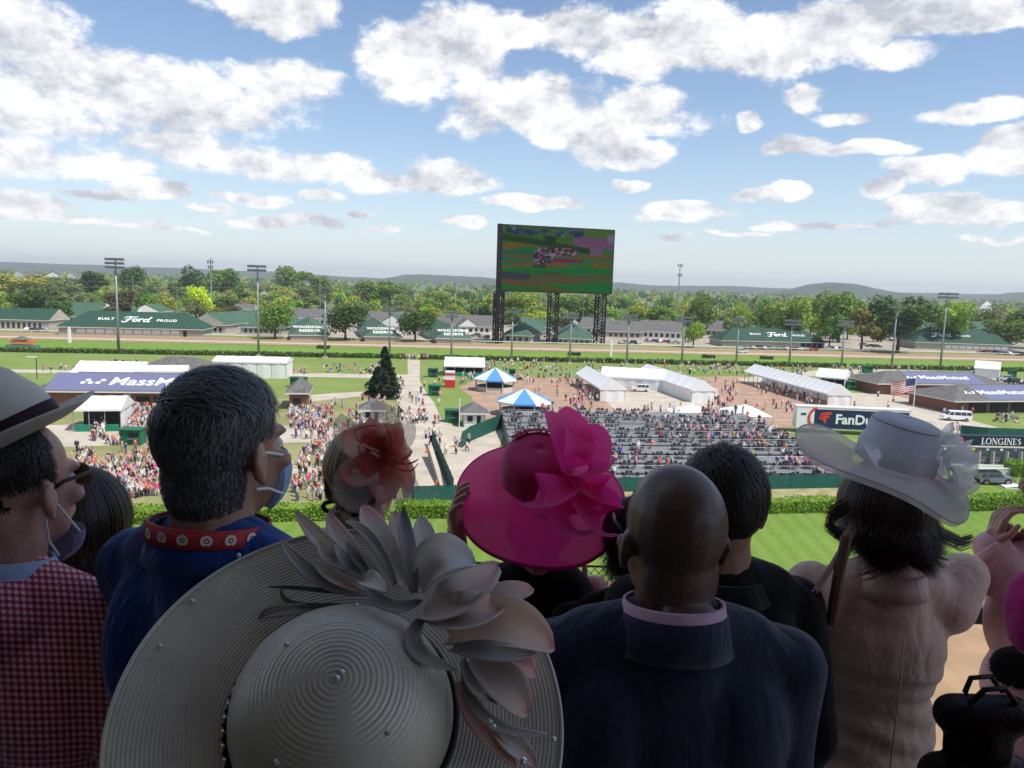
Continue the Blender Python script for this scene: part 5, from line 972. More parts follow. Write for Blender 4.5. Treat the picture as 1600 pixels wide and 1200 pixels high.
SPEC = [ # x, base y, top y, width px, shape, colour, label
 (430, 530, 469, 54, 'dense', 'mid', 'round green tree left of the first lettered hip barn'), (540, 532, 468, 64, 'dense', 'dark', 'largest dense round tree between the first and second lettered hip barns'), (649, 534, 479, 56, 'dense', 'dark', 'dark round tree between the second and third lettered hip barns'),
 (1083, 543, 499, 36, 'dense', 'fresh', 'small round tree on the yard right of the screen'), (313, 497, 444, 40, 'dense', 'lime', 'bright lime green tree at left'), (50, 506, 451, 58, 'broad', 'dark', 'dark broad tree over the barn at far left'), (88, 508, 466, 42, 'broad', 'dark', 'dark low tree right of the far left barn'), (-4, 497, 452, 40, 'round', 'fresh', 'light green tree cut by the left edge'),
 (180, 505, 455, 56, 'loose', 'reddish', 'brownish dark tree behind the tallest mast'), (235, 496, 480, 34, 'dense', 'fresh', 'low fresh green tree beside the white gabled barn'), (363, 500, 476, 30, 'dense', 'reddish', 'small reddish tree near the lane at left'), (345, 500, 478, 26, 'dense', 'olive', 'small olive tree right of the lime tree'),
 (1402, 551, 462, 92, 'broad', 'dark', 'big dark tree at right, left of the far right scripted barn'), (1345, 548, 484, 62, 'loose', 'olive', 'spreading olive tree left of the big dark tree'), (1295, 545, 492, 44, 'loose', 'mid', 'thin trunked tree at the end of the right scripted barn'), (1235, 540, 462, 70, 'broad', 'fresh', 'fresh green tree behind the right scripted barn'), (1310, 535, 455, 74, 'broad', 'mid', 'broad green tree behind the gap right of the scripted barn'),
 (1195, 530, 466, 56, 'round', 'mid', 'green tree at the left end of the right scripted barn'), (1265, 532, 470, 50, 'loose', 'yellow green', 'yellow green tree over the right scripted barn roof'), (1095, 528, 456, 56, 'round', 'mid', 'tree behind the mast right of the small round tree'), (1158, 525, 476, 50, 'round', 'fresh', 'tree behind the grey barn right of the small round tree'), (1480, 545, 470, 70, 'broad', 'fresh', 'bright green tree behind the far right scripted barn'), (1575, 548, 498, 70, 'broad', 'mid', 'green tree at the right end of the far right scripted barn'),
 (1605, 545, 480, 80, 'broad', 'dark', 'dark tree cut by the right edge'), (1545, 530, 475, 56, 'round', 'grey green', 'grey green tree at far right'), (835, 517, 486, 44, 'dense', 'yellow green', 'light low tree between the left and middle screen towers'), (805, 505, 455, 80, 'broad', 'fresh', 'fresh green tree behind the left screen tower'), (905, 505, 460, 70, 'broad', 'mid', 'green tree behind the middle screen tower'), (1000, 510, 476, 60, 'round', 'yellow green', 'yellow green tree right of the screen'), (960, 512, 478, 50, 'round', 'fresh', 'fresh tree just right of the right screen tower'), (1040, 515, 480, 56, 'loose', 'mid', 'loose tree behind the long grey green barn'),
 (345, 470, 416, 62, 'broad', 'mid', 'tall broad tree right of the antenna mast at left'), (300, 468, 415, 44, 'round', 'dark', 'dark tree left of the antenna mast'), (205, 468, 413, 42, 'dense', 'dark', 'dark round tree right of the tallest mast top'), (455, 465, 416, 56, 'broad', 'mid', 'high tree right of the second mast'), (500, 468, 427, 46, 'round', 'mid', 'round tree over the utility pole at left'), (30, 470, 428, 80, 'broad', 'yellow green', 'yellow green willow like tree at far left'), (95, 478, 434, 60, 'round', 'grey green', 'grey green tree above the barn at far left'), (140, 470, 425, 60, 'loose', 'dark', 'dark loose tree left of the tallest mast'), (480, 486, 450, 44, 'loose', 'grey green', 'grey green tree behind the white barn at left'), (590, 484, 438, 66, 'broad', 'mid', 'broad tree between the two darkest round trees'), (690, 484, 452, 50, 'round', 'fresh', 'fresh tree behind the third lettered hip barn')]
for (x, yb, yt, wp, sh, cn, lab) in SPEC:
    p = G(x, yb); top = D(x, yt, p.y).z; wd = wp/FPX*p.y*1.28; tree(p, top, wd, rt.choice(BIG[sh]), tuple(c*rt.uniform(.9, 1.1) for c in GREENS[cn]), lab, None, rt.random()*6)
# the spruce on the infield lawn
def spruce(x, yb, yt, wpx, label, seed, col):
    p = G(x, yb); h = D(x, yt, p.y).z; w = wpx/FPX*p.y/2; rng = random.Random(seed); t = empty('spruce_tree', p, label, 'tree'); b = MB()
    tr = MB(); tr.tube([(p.x, p.y, 0), (p.x, p.y, h*.95)], [.32, .04], 8); tr.build('trunk', M_BARK, t)
    for k in range(260):
        z = h*(.08 + .9*rng.random()**.85); r = w*(1-z/h)**.8*rng.uniform(.75, 1.12)*(1+.18*math.sin(z*2.4)) + .15; a = rng.random()*6.283
        for j in range(16):
            f = (j+rng.random())/16; q = Vector((p.x + r*f*math.cos(a), p.y + r*f*math.sin(a), z - .22*r*f + .1*rng.gauss(0, 1))); n_ = Vector((rng.gauss(0, 1), rng.gauss(0, 1), rng.gauss(.8, .8))).normalized(); e = n_.orthogonal().normalized(); e.rotate(Matrix.Rotation(rng.random()*6.28, 3, n_)); e *= .3; g = n_.cross(e)*.5; b.quad(q-e-g, q+e-g, q+e+g, q-e+g)
    o = b.build('crown', M_CROWN, t); o.color = (*col, 1)
spruce(601, 609, 541, 46, 'dark pointed spruce on the lawn left of the central walk', 5, (.026, .048, .016)); spruce(590, 618, 574, 50, 'left lower spruce of the dark clump beside the walk', 6, (.03, .052, .02)); spruce(606, 622, 566, 52, 'right lower spruce of the dark clump beside the walk', 8, (.042, .06, .026))
# the wood: nearest trees one by one, the rest as one mass
cand = []
def put(d0, d1, n, h0, h1, xl=-130, xr=1730):
    for _ in range(n):
        d = d0 + (d1-d0)*rt.random(); x = rt.uniform(xl, xr); r = ray(x, 600); X = r.x/r.y*d
        cand.append((d, X, rt.uniform(h0, h1)*.88, rt.uniform(.95, 1.4), x))
put(440, 560, 120, 8, 15); put(560, 800, 230, 9, 17); put(800, 1300, 340, 11, 19); put(1300, 2100, 420, 13, 20); put(2100, 3600, 520, 16, 24)
put(420, 520, 46, 11, 17, 1150, 1730); put(430, 560, 40, 9, 15, 790, 1160); put(470, 640, 36, 9, 14, -130, 420)
put(500, 900, 170, 9, 15); put(480, 720, 120, 9, 14, -120, 790); put(500, 760, 90, 9, 14, 780, 1730); put(620, 1300, 170, 11, 17); cand.sort(); mass = MB(); tints = []; ni = 0
lowp = {s: [crown_pts(random.Random(500+i*9+k), 150, s)[0] for k in range(3)] for i, s in enumerate(SH)}
wts = ['mid']*5 + ['fresh']*5 + ['yellow green']*3 + ['grey green']*3 + ['olive'] + ['dark']*4
def zone(x): return 'at the far left' if x < 260 else 'left of the screen' if x < 775 else 'behind the screen' if x < 960 else 'right of the screen' if x < 1290 else 'at the far right'
for (d, X, h, wf, x) in cand:
    cn = rt.choice(wts); sh = rt.choice(['round', 'broad', 'broad', 'loose', 'dense']); col = tuple(c*rt.uniform(.85, 1.2) for c in GREENS[cn]); w = h*wf
    # keep a clear line over the barns' yard
    if ni < 240:
        tree((X, d), h, w, rt.choice(MED[sh]), col, '%s tree of the wood beyond the barns %s' % ({'mid': 'mid green', 'fresh': 'fresh green', 'dark': 'dark green'}.get(cn, cn), zone(x)), 'wood trees %s, %s' % (zone(x), cn), rt.random()*6); ni += 1
    else:
        a = rt.random()*6.28; co, si = math.cos(a), math.sin(a); n0 = len(mass.f); pts = rt.choice(lowp[sh]); n_ = 150 if d < 900 else 110 if d < 1500 else 70
        for (c, dd) in pts[:n_]: add_leaf(mass, Vector((X + (c.x*co-c.y*si)*w, d + (c.x*si+c.y*co)*w, c.z*h)), dd, .095*h if d < 900 else .11*h if d < 1500 else .14*h, rt)
        tints += [col]*(len(mass.f)-n0)
o = mass.build('far_wood', M_WOOD); tag(o, kind='stuff')
at = o.data.color_attributes.new('tint', 'FLOAT_COLOR', 'CORNER'); arr = np.ones((len(tints), 4, 4), np.float32); arr[:, :, :3] = np.array(tints, np.float32)[:, None, :]; at.data.foreach_set('color', arr.ravel())

# ------------------------------------------------------------------ the infield crowd
M_SKIN = mat('skin', (.52, .32, .23), .6); M_HAIRS = mat('crowd_hair', (.07, .045, .03), .7); M_TOP = mat('crowd_top', (.6, .6, .6), .8, objcol=True)
def legs_fn(nt, N, L, bs):
    oi = N.new('ShaderNodeObjectInfo'); rp = N.new('ShaderNodeValToRGB'); rp.color_ramp.interpolation = 'CONSTANT'; e = rp.color_ramp.elements; e[0].color = (.02, .025, .05, 1); e[1].position = .3; e[1].color = (.35, .29, .2, 1)
    for (p_, c) in ((.5, (.55, .54, .52, 1)), (.65, (.1, .12, .2, 1)), (.8, (.5, .25, .28, 1)), (.9, (.03, .03, .03, 1))): x = e.new(p_); x.color = c
    L.new(oi.outputs['Random'], rp.inputs[0]); L.new(rp.outputs[0], bs.inputs['Base Color']); bs.inputs['Roughness'].default_value = .8
M_LEGS = node_mat('crowd_trousers', legs_fn)
def figure(name, J, E, Rad, sit=False):
    # one continuous little body grown on a skeleton
    me = bpy.data.meshes.new(name); me.from_pydata(J, E, []); o = bpy.data.objects.new(name, me); COL.objects.link(o)
    md = o.modifiers.new('s', 'SKIN'); 
    if not me.skin_vertices: me.attributes  # layer is made by the modifier below
    bm = bmesh.new(); bm.from_mesh(me); ly = bm.verts.layers.skin.verify(); bm.verts.ensure_lookup_table()
    for v, r_ in zip(bm.verts, Rad): v[ly].radius = r_; v[ly].use_root = v.index == 0
    bm.to_mesh(me); bm.free(); md.use_smooth_shade = True
    dg = bpy.context.evaluated_depsgraph_get(); out = bpy.data.meshes.new_from_object(o.evaluated_get(dg)); bpy.data.objects.remove(o)
    out.name = name; out.materials.clear(); [out.materials.append(m_) for m_ in (M_TOP, M_SKIN, M_LEGS, M_HAIRS)]
    hz = J[3][2]; idx = []
    for f in out.polygons:
        c = f.center; k = 0
        if c.z > hz - .17: k = 3 if (c.z > hz + .02 or c.y < -.02 + J[3][1]) else 1
        elif c.z < J[0][2] - (.04 if not sit else -.08) and abs(c.x) < .3: k = 2
        elif abs(c.x) > .3 or (c.y > .22 and not sit): k = 1
        idx.append(k)
    out.polygons.foreach_set('material_index', idx); return out
B_ = [(0, 0, .92), (0, 0, 1.2), (0, 0, 1.47), (0, .01, 1.62)]
def stand(arm, step=.1):
    J = B_ + [(-.19, 0, 1.4), arm[0], arm[1], (.19, 0, 1.4), arm[2], arm[3], (-.1, step, .48), (-.11, step*.3, .05), (.1, -step*.6, .48), (.11, -step*1.4, .05)]
    E = [(0, 1), (1, 2), (2, 3), (2, 4), (4, 5), (5, 6), (2, 7), (7, 8), (8, 9), (0, 10), (10, 11), (0, 12), (12, 13)]
    Rad = [(.15, .11), (.16, .11), (.075, .075), (.1, .12), (.08, .08), (.05, .05), (.04, .04), (.08, .08), (.05, .05), (.04, .04), (.085, .085), (.055, .06), (.085, .085), (.055, .06)]
    return J, E, Rad
FIG = {}
FIG['standing'] = figure('standing_figure', *stand([(-.27, 0, 1.12), (-.27, .08, .86), (.27, 0, 1.12), (.27, .08, .86)]))
FIG['arms folded'] = figure('arms_figure', *stand([(-.3, .02, 1.14), (-.12, .2, 1.15), (.3, .02, 1.14), (.12, .2, 1.12)], .05))
FIG['walking'] = figure('walking_figure', *stand([(-.26, -.1, 1.14), (-.26, .1, .95), (.26, .12, 1.14), (.26, .3, 1.0)], .26))
FIG['arm raised'] = figure('raised_figure', *stand([(-.34, .1, 1.5), (-.2, .2, 1.78), (.27, 0, 1.12), (.27, .08, .86)], .06))
J = [(0, 0, .48), (0, -.02, .76), (0, 0, 1.02), (0, .02, 1.17), (-.19, 0, .96), (-.25, .08, .7), (-.16, .3, .62), (.19, 0, .96), (.25, .08, .7), (.16, .3, .62), (-.1, .42, .5), (-.11, .44, .06), (.1, .42, .5), (.11, .44, .06)]
_, E_, R_ = stand([(0, 0, 0)]*4); FIG['seated'] = figure('seated_figure', J, E_, R_, True)
JL = [(p_[0], p_[1], max(.06, p_[2]-.38)) for p_ in J]; JL[10] = (-.14, .4, .28); JL[11] = (-.16, .75, .06); JL[12] = (.14, .4, .22); JL[13] = (.18, .78, .06); FIG['sitting on ground'] = figure('ground_figure', JL, E_, R_, True)
TOPS = [('white', (.74, .73, .71), 7), ('pink', (.72, .30, .38), 4), ('pale pink', (.72, .52, .52), 3), ('light blue', (.36, .50, .68), 4), ('navy', (.025, .035, .09), 4), ('red', (.60, .045, .06), 3), ('black', (.02, .02, .022), 3), ('coral', (.72, .22, .14), 1.5), ('hot pink', (.70, .06, .25), 1.5), ('tan', (.5, .4, .28), 2), ('grey', (.3, .31, .33), 2), ('green', (.06, .25, .1), .7), ('yellow', (.7, .55, .08), .6), ('royal blue', (.05, .1, .45), .8)]
rp = random.Random(33)
def top(bias=None):
    w = [t_[2]*(2.2 if bias and t_[0] in bias else 1) for t_ in TOPS]; return rp.choices(TOPS, w)[0]
PEOPLE = []
def rect(x0, y0, x1, y1, n, phrase, poses, bias=None, clump=0.0):
    cl = [(rp.uniform(x0, x1), rp.uniform(y0, y1)) for _ in range(max(1, n//7))]
    for _ in range(n):
        if rp.random() < clump: c = rp.choice(cl); x, y = rp.gauss(c[0], (x1-x0)*.03+4), rp.gauss(c[1], 2.2)
        else: x, y = rp.uniform(x0, x1), rp.uniform(y0, y1)
        PEOPLE.append((G(x, min(max(y, y0-3), y1+4)), rp.choice(poses), top(bias), phrase))
ST = ['standing', 'standing', 'arms folded', 'walking', 'arm raised', 'standing']; WK = ['walking', 'walking', 'standing', 'arms folded']; SI = ['sitting on ground', 'sitting on ground', 'seated', 'standing']
rect(112, 724, 275, 780, 205, 'in the crowd right of the fedora', ST, ('pink', 'white', 'light blue')); rect(112, 696, 262, 726, 34, 'behind the left crowd', ST, None, .5); rect(193, 641, 265, 692, 150, 'queueing below the purple roof', ST, ('red', 'pale pink', 'white')); rect(124, 664, 166, 690, 22, 'before the green fronted left tent', ST, ('white', 'navy'))
rect(452, 643, 520, 672, 105, 'packed right of the grey hair', ST, ('white', 'light blue', 'red')); rect(460, 668, 545, 690, 26, 'on the path left of the fascinator', WK, None, .3); rect(462, 692, 545, 784, 110, 'on the slope left of the blonde', ST, ('white',), .5); rect(500, 700, 640, 700, 4, 'behind the coral fascinator', ST)
rect(485, 628, 618, 668, 46, 'on the lawn below the spruces', ST + SI, ('white', 'light blue'), .6); rect(612, 596, 690, 690, 40, 'strolling on the central walk', WK, ('white',), .3); rect(618, 650, 664, 661, 26, 'in the queue across the central walk', ST, ('navy', 'white', 'black'))
rect(672, 690, 735, 715, 12, 'by the head of the ramp', WK); rect(690, 566, 1160, 586, 210, 'on the lawn before the hedge', SI + ST, ('white',), .65); rect(700, 588, 940, 600, 60, 'at the back of the plaza', ST, None, .5); rect(1160, 576, 1345, 588, 80, 'on the lawn beyond the long tent', SI + ST, None, .6); rect(440, 571, 632, 584, 54, 'on the lawn left of the walk', SI, None, .85); rect(150, 568.5, 228, 573.5, 30, 'on the lawn behind the fedora', SI, ('light blue', 'coral')); rect(60, 575, 300, 584, 9, 'on the lawn path at left', WK)
rect(815, 600, 935, 642, 52, 'on brick left of the white tents', ST, ('pink',), .5); rect(905, 612, 935, 628, 26, 'beside the nearest plaza tent', ST); rect(1118, 597, 1285, 642, 66, 'on brick before the long tent', ST + SI, ('pink',), .5); rect(618, 558.5, 672, 563, 34, 'at the hedge gap up the walk', ST, ('white', 'red')); rect(1330, 575, 1560, 580.5, 44, 'along the road below the masts', ST, ('white', 'black'))
rect(1474, 636, 1530, 656, 18, 'beside the right brick pavilion', ST, ('red',)); rect(1555, 654, 1600, 661, 16, 'on grass at the right edge', SI); rect(1486, 672, 1502, 683, 10, 'between white hat and green fence', ST, ('pink',)); rect(1330, 605, 1440, 640, 7, 'on the walk behind the flag', WK); rect(1000, 640, 1110, 646, 10, 'behind the terrace on the plaza', WK)
for k in range(24): f = k/24; PEOPLE.append((G(1188 + 100*f + rp.uniform(-10, 6), 604 + 33*f + rp.uniform(-2, 2)), rp.choice(ST), top(), 'under the edge of the long tent'))
for k in range(185):
    row = rp.choice([0, 1, 1, 2, 3, 3, 4, 4, 5, 5, 6, 7, 8]); a = rp.uniform(T0+1, T1-3) if rp.random() < .45 else rp.gauss(30, 6); a = min(max(a, T0+1), T1-3)
    if rp.random() < .2: a = rp.gauss(3, 2.5)
    pos = rp.choice(['seated', 'standing', 'standing', 'arms folded']); PEOPLE.append((TP(a, row*TD + rp.choice((.9, 3.4, 3.8)), .5 + TR*row), pos, top(('pink', 'hot pink', 'pale pink', 'white', 'coral')), 'in the %s terrace row' % rowname[row]))
PEOPLE.sort(key=lambda t_: t_[0].length)
crowd = MB(); cc = []; PAL = {1: (.52, .32, .23), 3: (.06, .04, .03)}
for i, (p, pose, (cn, col, _), ph) in enumerate(PEOPLE):
    me = FIG[pose]; h = rp.uniform(.93, 1.08); rz = rp.uniform(-1.2, 1.2) + (math.pi if rp.random() < .55 else 0)
    z = p.z if p.z > .1 else .07
    if i < 300:
        o = link('person', me, None, (p.x, p.y, z), rz, h); o.color = (*col, 1); tag(o, 'person in %s top %s %s' % (cn, {'arms folded': 'with bent arms', 'arm raised': 'with an arm raised'}.get(pose, pose), ph), 'person', 'people ' + ph)
    else:
        i0 = len(crowd.v); co, si = math.cos(rz)*h, math.sin(rz)*h
        crowd.v += [(p.x + v.co.x*co - v.co.y*si, p.y + v.co.x*si + v.co.y*co, z + v.co.z*h) for v in me.vertices]
        lg = rp.choice([(.02, .025, .05), (.35, .29, .2), (.55, .54, .52), (.1, .12, .2), (.5, .3, .3), (.03, .03, .03)])
        for f in me.polygons: crowd.f.append(tuple(i0+k for k in f.vertices)); crowd.m.append(0); cc.append({0: col, 2: lg}.get(f.material_index, PAL.get(f.material_index)))
def crowd_fn(nt, N, L, bs):
    a_ = N.new('ShaderNodeAttribute'); a_.attribute_name = 'cloth'; L.new(a_.outputs['Color'], bs.inputs['Base Color']); bs.inputs['Roughness'].default_value = .8
o = crowd.build('far_crowd', node_mat('crowd_cloth', crowd_fn), smooth=True); tag(o, kind='stuff')
at = o.data.color_attributes.new('cloth', 'FLOAT_COLOR', 'CORNER'); ln = [len(f) for f in crowd.f]; arr = np.ones((sum(ln), 4), np.float32); arr[:, :3] = np.repeat(np.array(cc, np.float32), ln, axis=0); at.data.foreach_set('color', arr.ravel())
# ------------------------------------------------------------------ the grandstand we stand in (unseen roof and walls, shaped to shade the spectators)
FLOOR = 23.9
M_STAND = mat('stand_concrete', (.17, .165, .155), .9, var=.15, scale=3); M_ROOFS = mat('unseen_stand_cover', (.14, .135, .13), .9); M_UNDER = mat('roof_underside', (.3, .3, .29), .9)
def slab(name, c, d, m): b = MB(); b.box(c, d); return tag(b.build(name, m), kind='structure')
slab('stand_floor', (0, -3.35, FLOOR-.15), (40, 13.3, .3), M_STAND)
slab('stand_step', (0, -4.9, FLOOR+.2), (40, 10.2, .4), M_STAND)
slab('unseen_stand_cover', (-11.7, -4.5, CAM_Z+3.4), (32.6, 11.6, .4), M_UNDER)  # unseen slab, edges set to shade the spectators and admit sky from the right
slab('unseen_back_wall', (0, -9.8, CAM_Z), (60, .4, 6.4), M_ROOFS)  # unseen, put in to shut out sky light from behind
slab('unseen_side_wall', (-19.8, -3.2, CAM_Z), (.4, 13, 6.4), M_ROOFS);  # unseen, shuts out sky light from the left; right side stays open for light
slab('stand_front', (0, 3.15, FLOOR/2-.2), (40, .3, FLOOR), M_STAND)
def railing():
    y = 2.85; t = empty('guard_railing', (0, y, FLOOR), 'black steel guard railing with wire mesh in front of the spectators', 'railing'); top_ = D(1520, 903, y).z; low = D(1520, 962, y).z; ks = low - .62
    for z, r_ in ((top_, .004), (low, .032), (ks, .025)): b = MB(); b.tube([(-9, y, z), (9, y, z)], r_, 10); b.build('rail', M_BLACK, t, True)
    for k in range(12): x = -8.6 + k*1.55; b = MB(); b.tube([(x, y, FLOOR), (x, y, low)], .025, 8); b.build('post', M_BLACK, t)
    b = MB(); s = .032; h = top_ - low; x = -8.6
    while x < 8.6: b.tube([(x, y, low), (x+h, y, top_)], .0016, 3, cap=False); b.tube([(x+h, y, low), (x, y, top_)], .0016, 3, cap=False); x += s
    tag(b.build('wire_mesh', M_BLACK, t), kind='stuff')
railing()

# ------------------------------------------------------------------ bodies
def remesh(mb, name, m, parent, voxel=.009, smooth=4, mats_fn=None, disp=None):
    me = mb.mesh(name, m if isinstance(m, (list, tuple)) else [m]); o = bpy.data.objects.new(name, me); COL.objects.link(o)
    md = o.modifiers.new('r', 'REMESH'); md.mode = 'VOXEL'; md.voxel_size = voxel; md.use_smooth_shade = True
    ms = o.modifiers.new('s', 'SMOOTH'); ms.factor = .5; ms.iterations = smooth
    dg = bpy.context.evaluated_depsgraph_get(); out = bpy.data.meshes.new_from_object(o.evaluated_get(dg)); bpy.data.objects.remove(o); bpy.data.meshes.remove(me)
    n_ = len(out.vertices); co = np.empty(n_*3, np.float32); out.vertices.foreach_get('co', co); co = co.reshape(-1, 3)
    if disp is not None:
        no = np.empty(n_*3, np.float32); out.vertices.foreach_get('normal', no); co = co + no.reshape(-1, 3)*disp(co)[:, None]
    co = co - np.array(parent_loc(parent) if parent is not None else (0, 0, 0), np.float32); out.vertices.foreach_set('co', co.ravel().astype(np.float32))
    out.materials.clear(); [out.materials.append(x) for x in (m if isinstance(m, (list, tuple)) else [m])]
    out.polygons.foreach_set('use_smooth', [True]*len(out.polygons)); out.update(); out.name = name
    o = bpy.data.objects.new(name, out); COL.objects.link(o); o.parent = parent; return o
def skin_mat(nm, c, rough=.5):
    def fn(nt, N, L, bs):
        tc = N.new('ShaderNodeTexCoord'); t = N.new('ShaderNodeTexNoise'); t.inputs['Scale'].default_value = 22; t.inputs['Detail'].default_value = 6; L.new(tc.outputs['Object'], t.inputs['Vector'])
        mx = N.new('ShaderNodeMix'); mx.data_type = 'RGBA'; L.new(t.outputs[0], mx.inputs[0]); mx.inputs[6].default_value = (c[0]*.68, c[1]*.6, c[2]*.58, 1); mx.inputs[7].default_value = (min(1, c[0]*1.15), c[1]*1.15, c[2]*1.15, 1)
        L.new(mx.outputs[2], bs.inputs['Base Color']); bs.inputs['Roughness'].default_value = rough; bs.inputs['Subsurface Weight'].default_value = .12; bs.inputs['Subsurface Radius'].default_value = (.012, .004, .002); bs.inputs['Subsurface Scale'].default_value = .5
        t2 = N.new('ShaderNodeTexNoise'); t2.inputs['Scale'].default_value = 170; t2.inputs['Detail'].default_value = 6; L.new(tc.outputs['Object'], t2.inputs['Vector']); bp = N.new('ShaderNodeBump'); bp.inputs['Strength'].default_value = .35; bp.inputs['Distance'].default_value = .002; L.new(t2.outputs[0], bp.inputs['Height']); L.new(bp.outputs[0], bs.inputs['Normal'])
    return node_mat(nm, fn)
def cloth_mat(nm, c, weave=420, fold=.4, c2=None, rough=.85, sheen=.3, check=None, alpha=1.0, trans=0.0):
    def fn(nt, N, L, bs):
        tc = N.new('ShaderNodeTexCoord'); t = N.new('ShaderNodeTexNoise'); t.inputs['Scale'].default_value = 60; t.inputs['Detail'].default_value = 8; L.new(tc.outputs['Object'], t.inputs['Vector'])
        mx = N.new('ShaderNodeMix'); mx.data_type = 'RGBA'; L.new(t.outputs[0], mx.inputs[0]); d_ = c2 or tuple(v*1.3 for v in c); mx.inputs[6].default_value = (*[v*.75 for v in c], 1); mx.inputs[7].default_value = (*d_, 1); col = mx.outputs[2]
        if check:
            sp = N.new('ShaderNodeSeparateXYZ'); L.new(tc.outputs['Object'], sp.inputs[0])
            def M(op, a, b=None):
                x = N.new('ShaderNodeMath'); x.operation = op
                for k, v in enumerate((a, b)):
                    if v is None: continue
                    if isinstance(v, (int, float)): x.inputs[k].default_value = v
                    else: L.new(v, x.inputs[k])
                return x.outputs[0]
            a = M('ADD', sp.outputs[0], M('MULTIPLY', sp.outputs[1], .7)); w1 = M('GREATER_THAN', M('SINE', M('MULTIPLY', a, 6.283/check[0])), 0.0)
            zz = M('ADD', sp.outputs[2], M('MULTIPLY', sp.outputs[1], .5)); w2 = M('GREATER_THAN', M('SINE', M('MULTIPLY', zz, 6.283/check[0])), 0.0)
            rp_ = N.new('ShaderNodeValToRGB'); rp_.color_ramp.interpolation = 'CONSTANT'; e = rp_.color_ramp.elements; e[0].color = (*check[1], 1); e[1].position = .4; e[1].color = (*check[2], 1); x = e.new(.8); x.color = (*check[3], 1)
            L.new(M('MULTIPLY', M('ADD', w1, w2), .5), rp_.inputs[0]); col = rp_.outputs[0]
        L.new(col, bs.inputs['Base Color']); bs.inputs['Roughness'].default_value = rough; bs.inputs['Sheen Weight'].default_value = sheen; bs.inputs['Specular IOR Level'].default_value = .15
        mp = N.new('ShaderNodeMapping'); mp.inputs['Scale'].default_value = (9, 9, 3.5); mp.inputs['Rotation'].default_value = (.2, .5, .3); L.new(tc.outputs['Object'], mp.inputs[0])
        f = N.new('ShaderNodeTexNoise'); f.inputs['Scale'].default_value = 1.2; f.inputs['Detail'].default_value = 3; f.inputs['Distortion'].default_value = .8; L.new(mp.outputs[0], f.inputs['Vector'])
        b1 = N.new('ShaderNodeBump'); b1.inputs['Strength'].default_value = fold; b1.inputs['Distance'].default_value = .05; L.new(f.outputs[0], b1.inputs['Height'])
        wv = N.new('ShaderNodeTexNoise'); wv.inputs['Scale'].default_value = weave; L.new(tc.outputs['Object'], wv.inputs['Vector']); b2 = N.new('ShaderNodeBump'); b2.inputs['Strength'].default_value = .25; b2.inputs['Distance'].default_value = .002; L.new(wv.outputs[0], b2.inputs['Height']); L.new(b1.outputs[0], b2.inputs['Normal']); L.new(b2.outputs[0], bs.inputs['Normal'])
        sh = bs.outputs[0]
        if trans: tr = N.new('ShaderNodeBsdfTranslucent'); L.new(col, tr.inputs[0]); m_ = N.new('ShaderNodeMixShader'); m_.inputs[0].default_value = trans; L.new(sh, m_.inputs[1]); L.new(tr.outputs[0], m_.inputs[2]); sh = m_.outputs[0]
        if alpha < 1: tp = N.new('ShaderNodeBsdfTransparent'); m_ = N.new('ShaderNodeMixShader'); m_.inputs[0].default_value = alpha; L.new(tp.outputs[0], m_.inputs[1]); L.new(sh, m_.inputs[2]); sh = m_.outputs[0]
        L.new(sh, N['Material Output'].inputs[0])
    return node_mat(nm, fn)
M_EYE = mat('eye_white', (.7, .7, .68), .2); M_IRIS = mat('iris', (.03, .02, .015), .15)
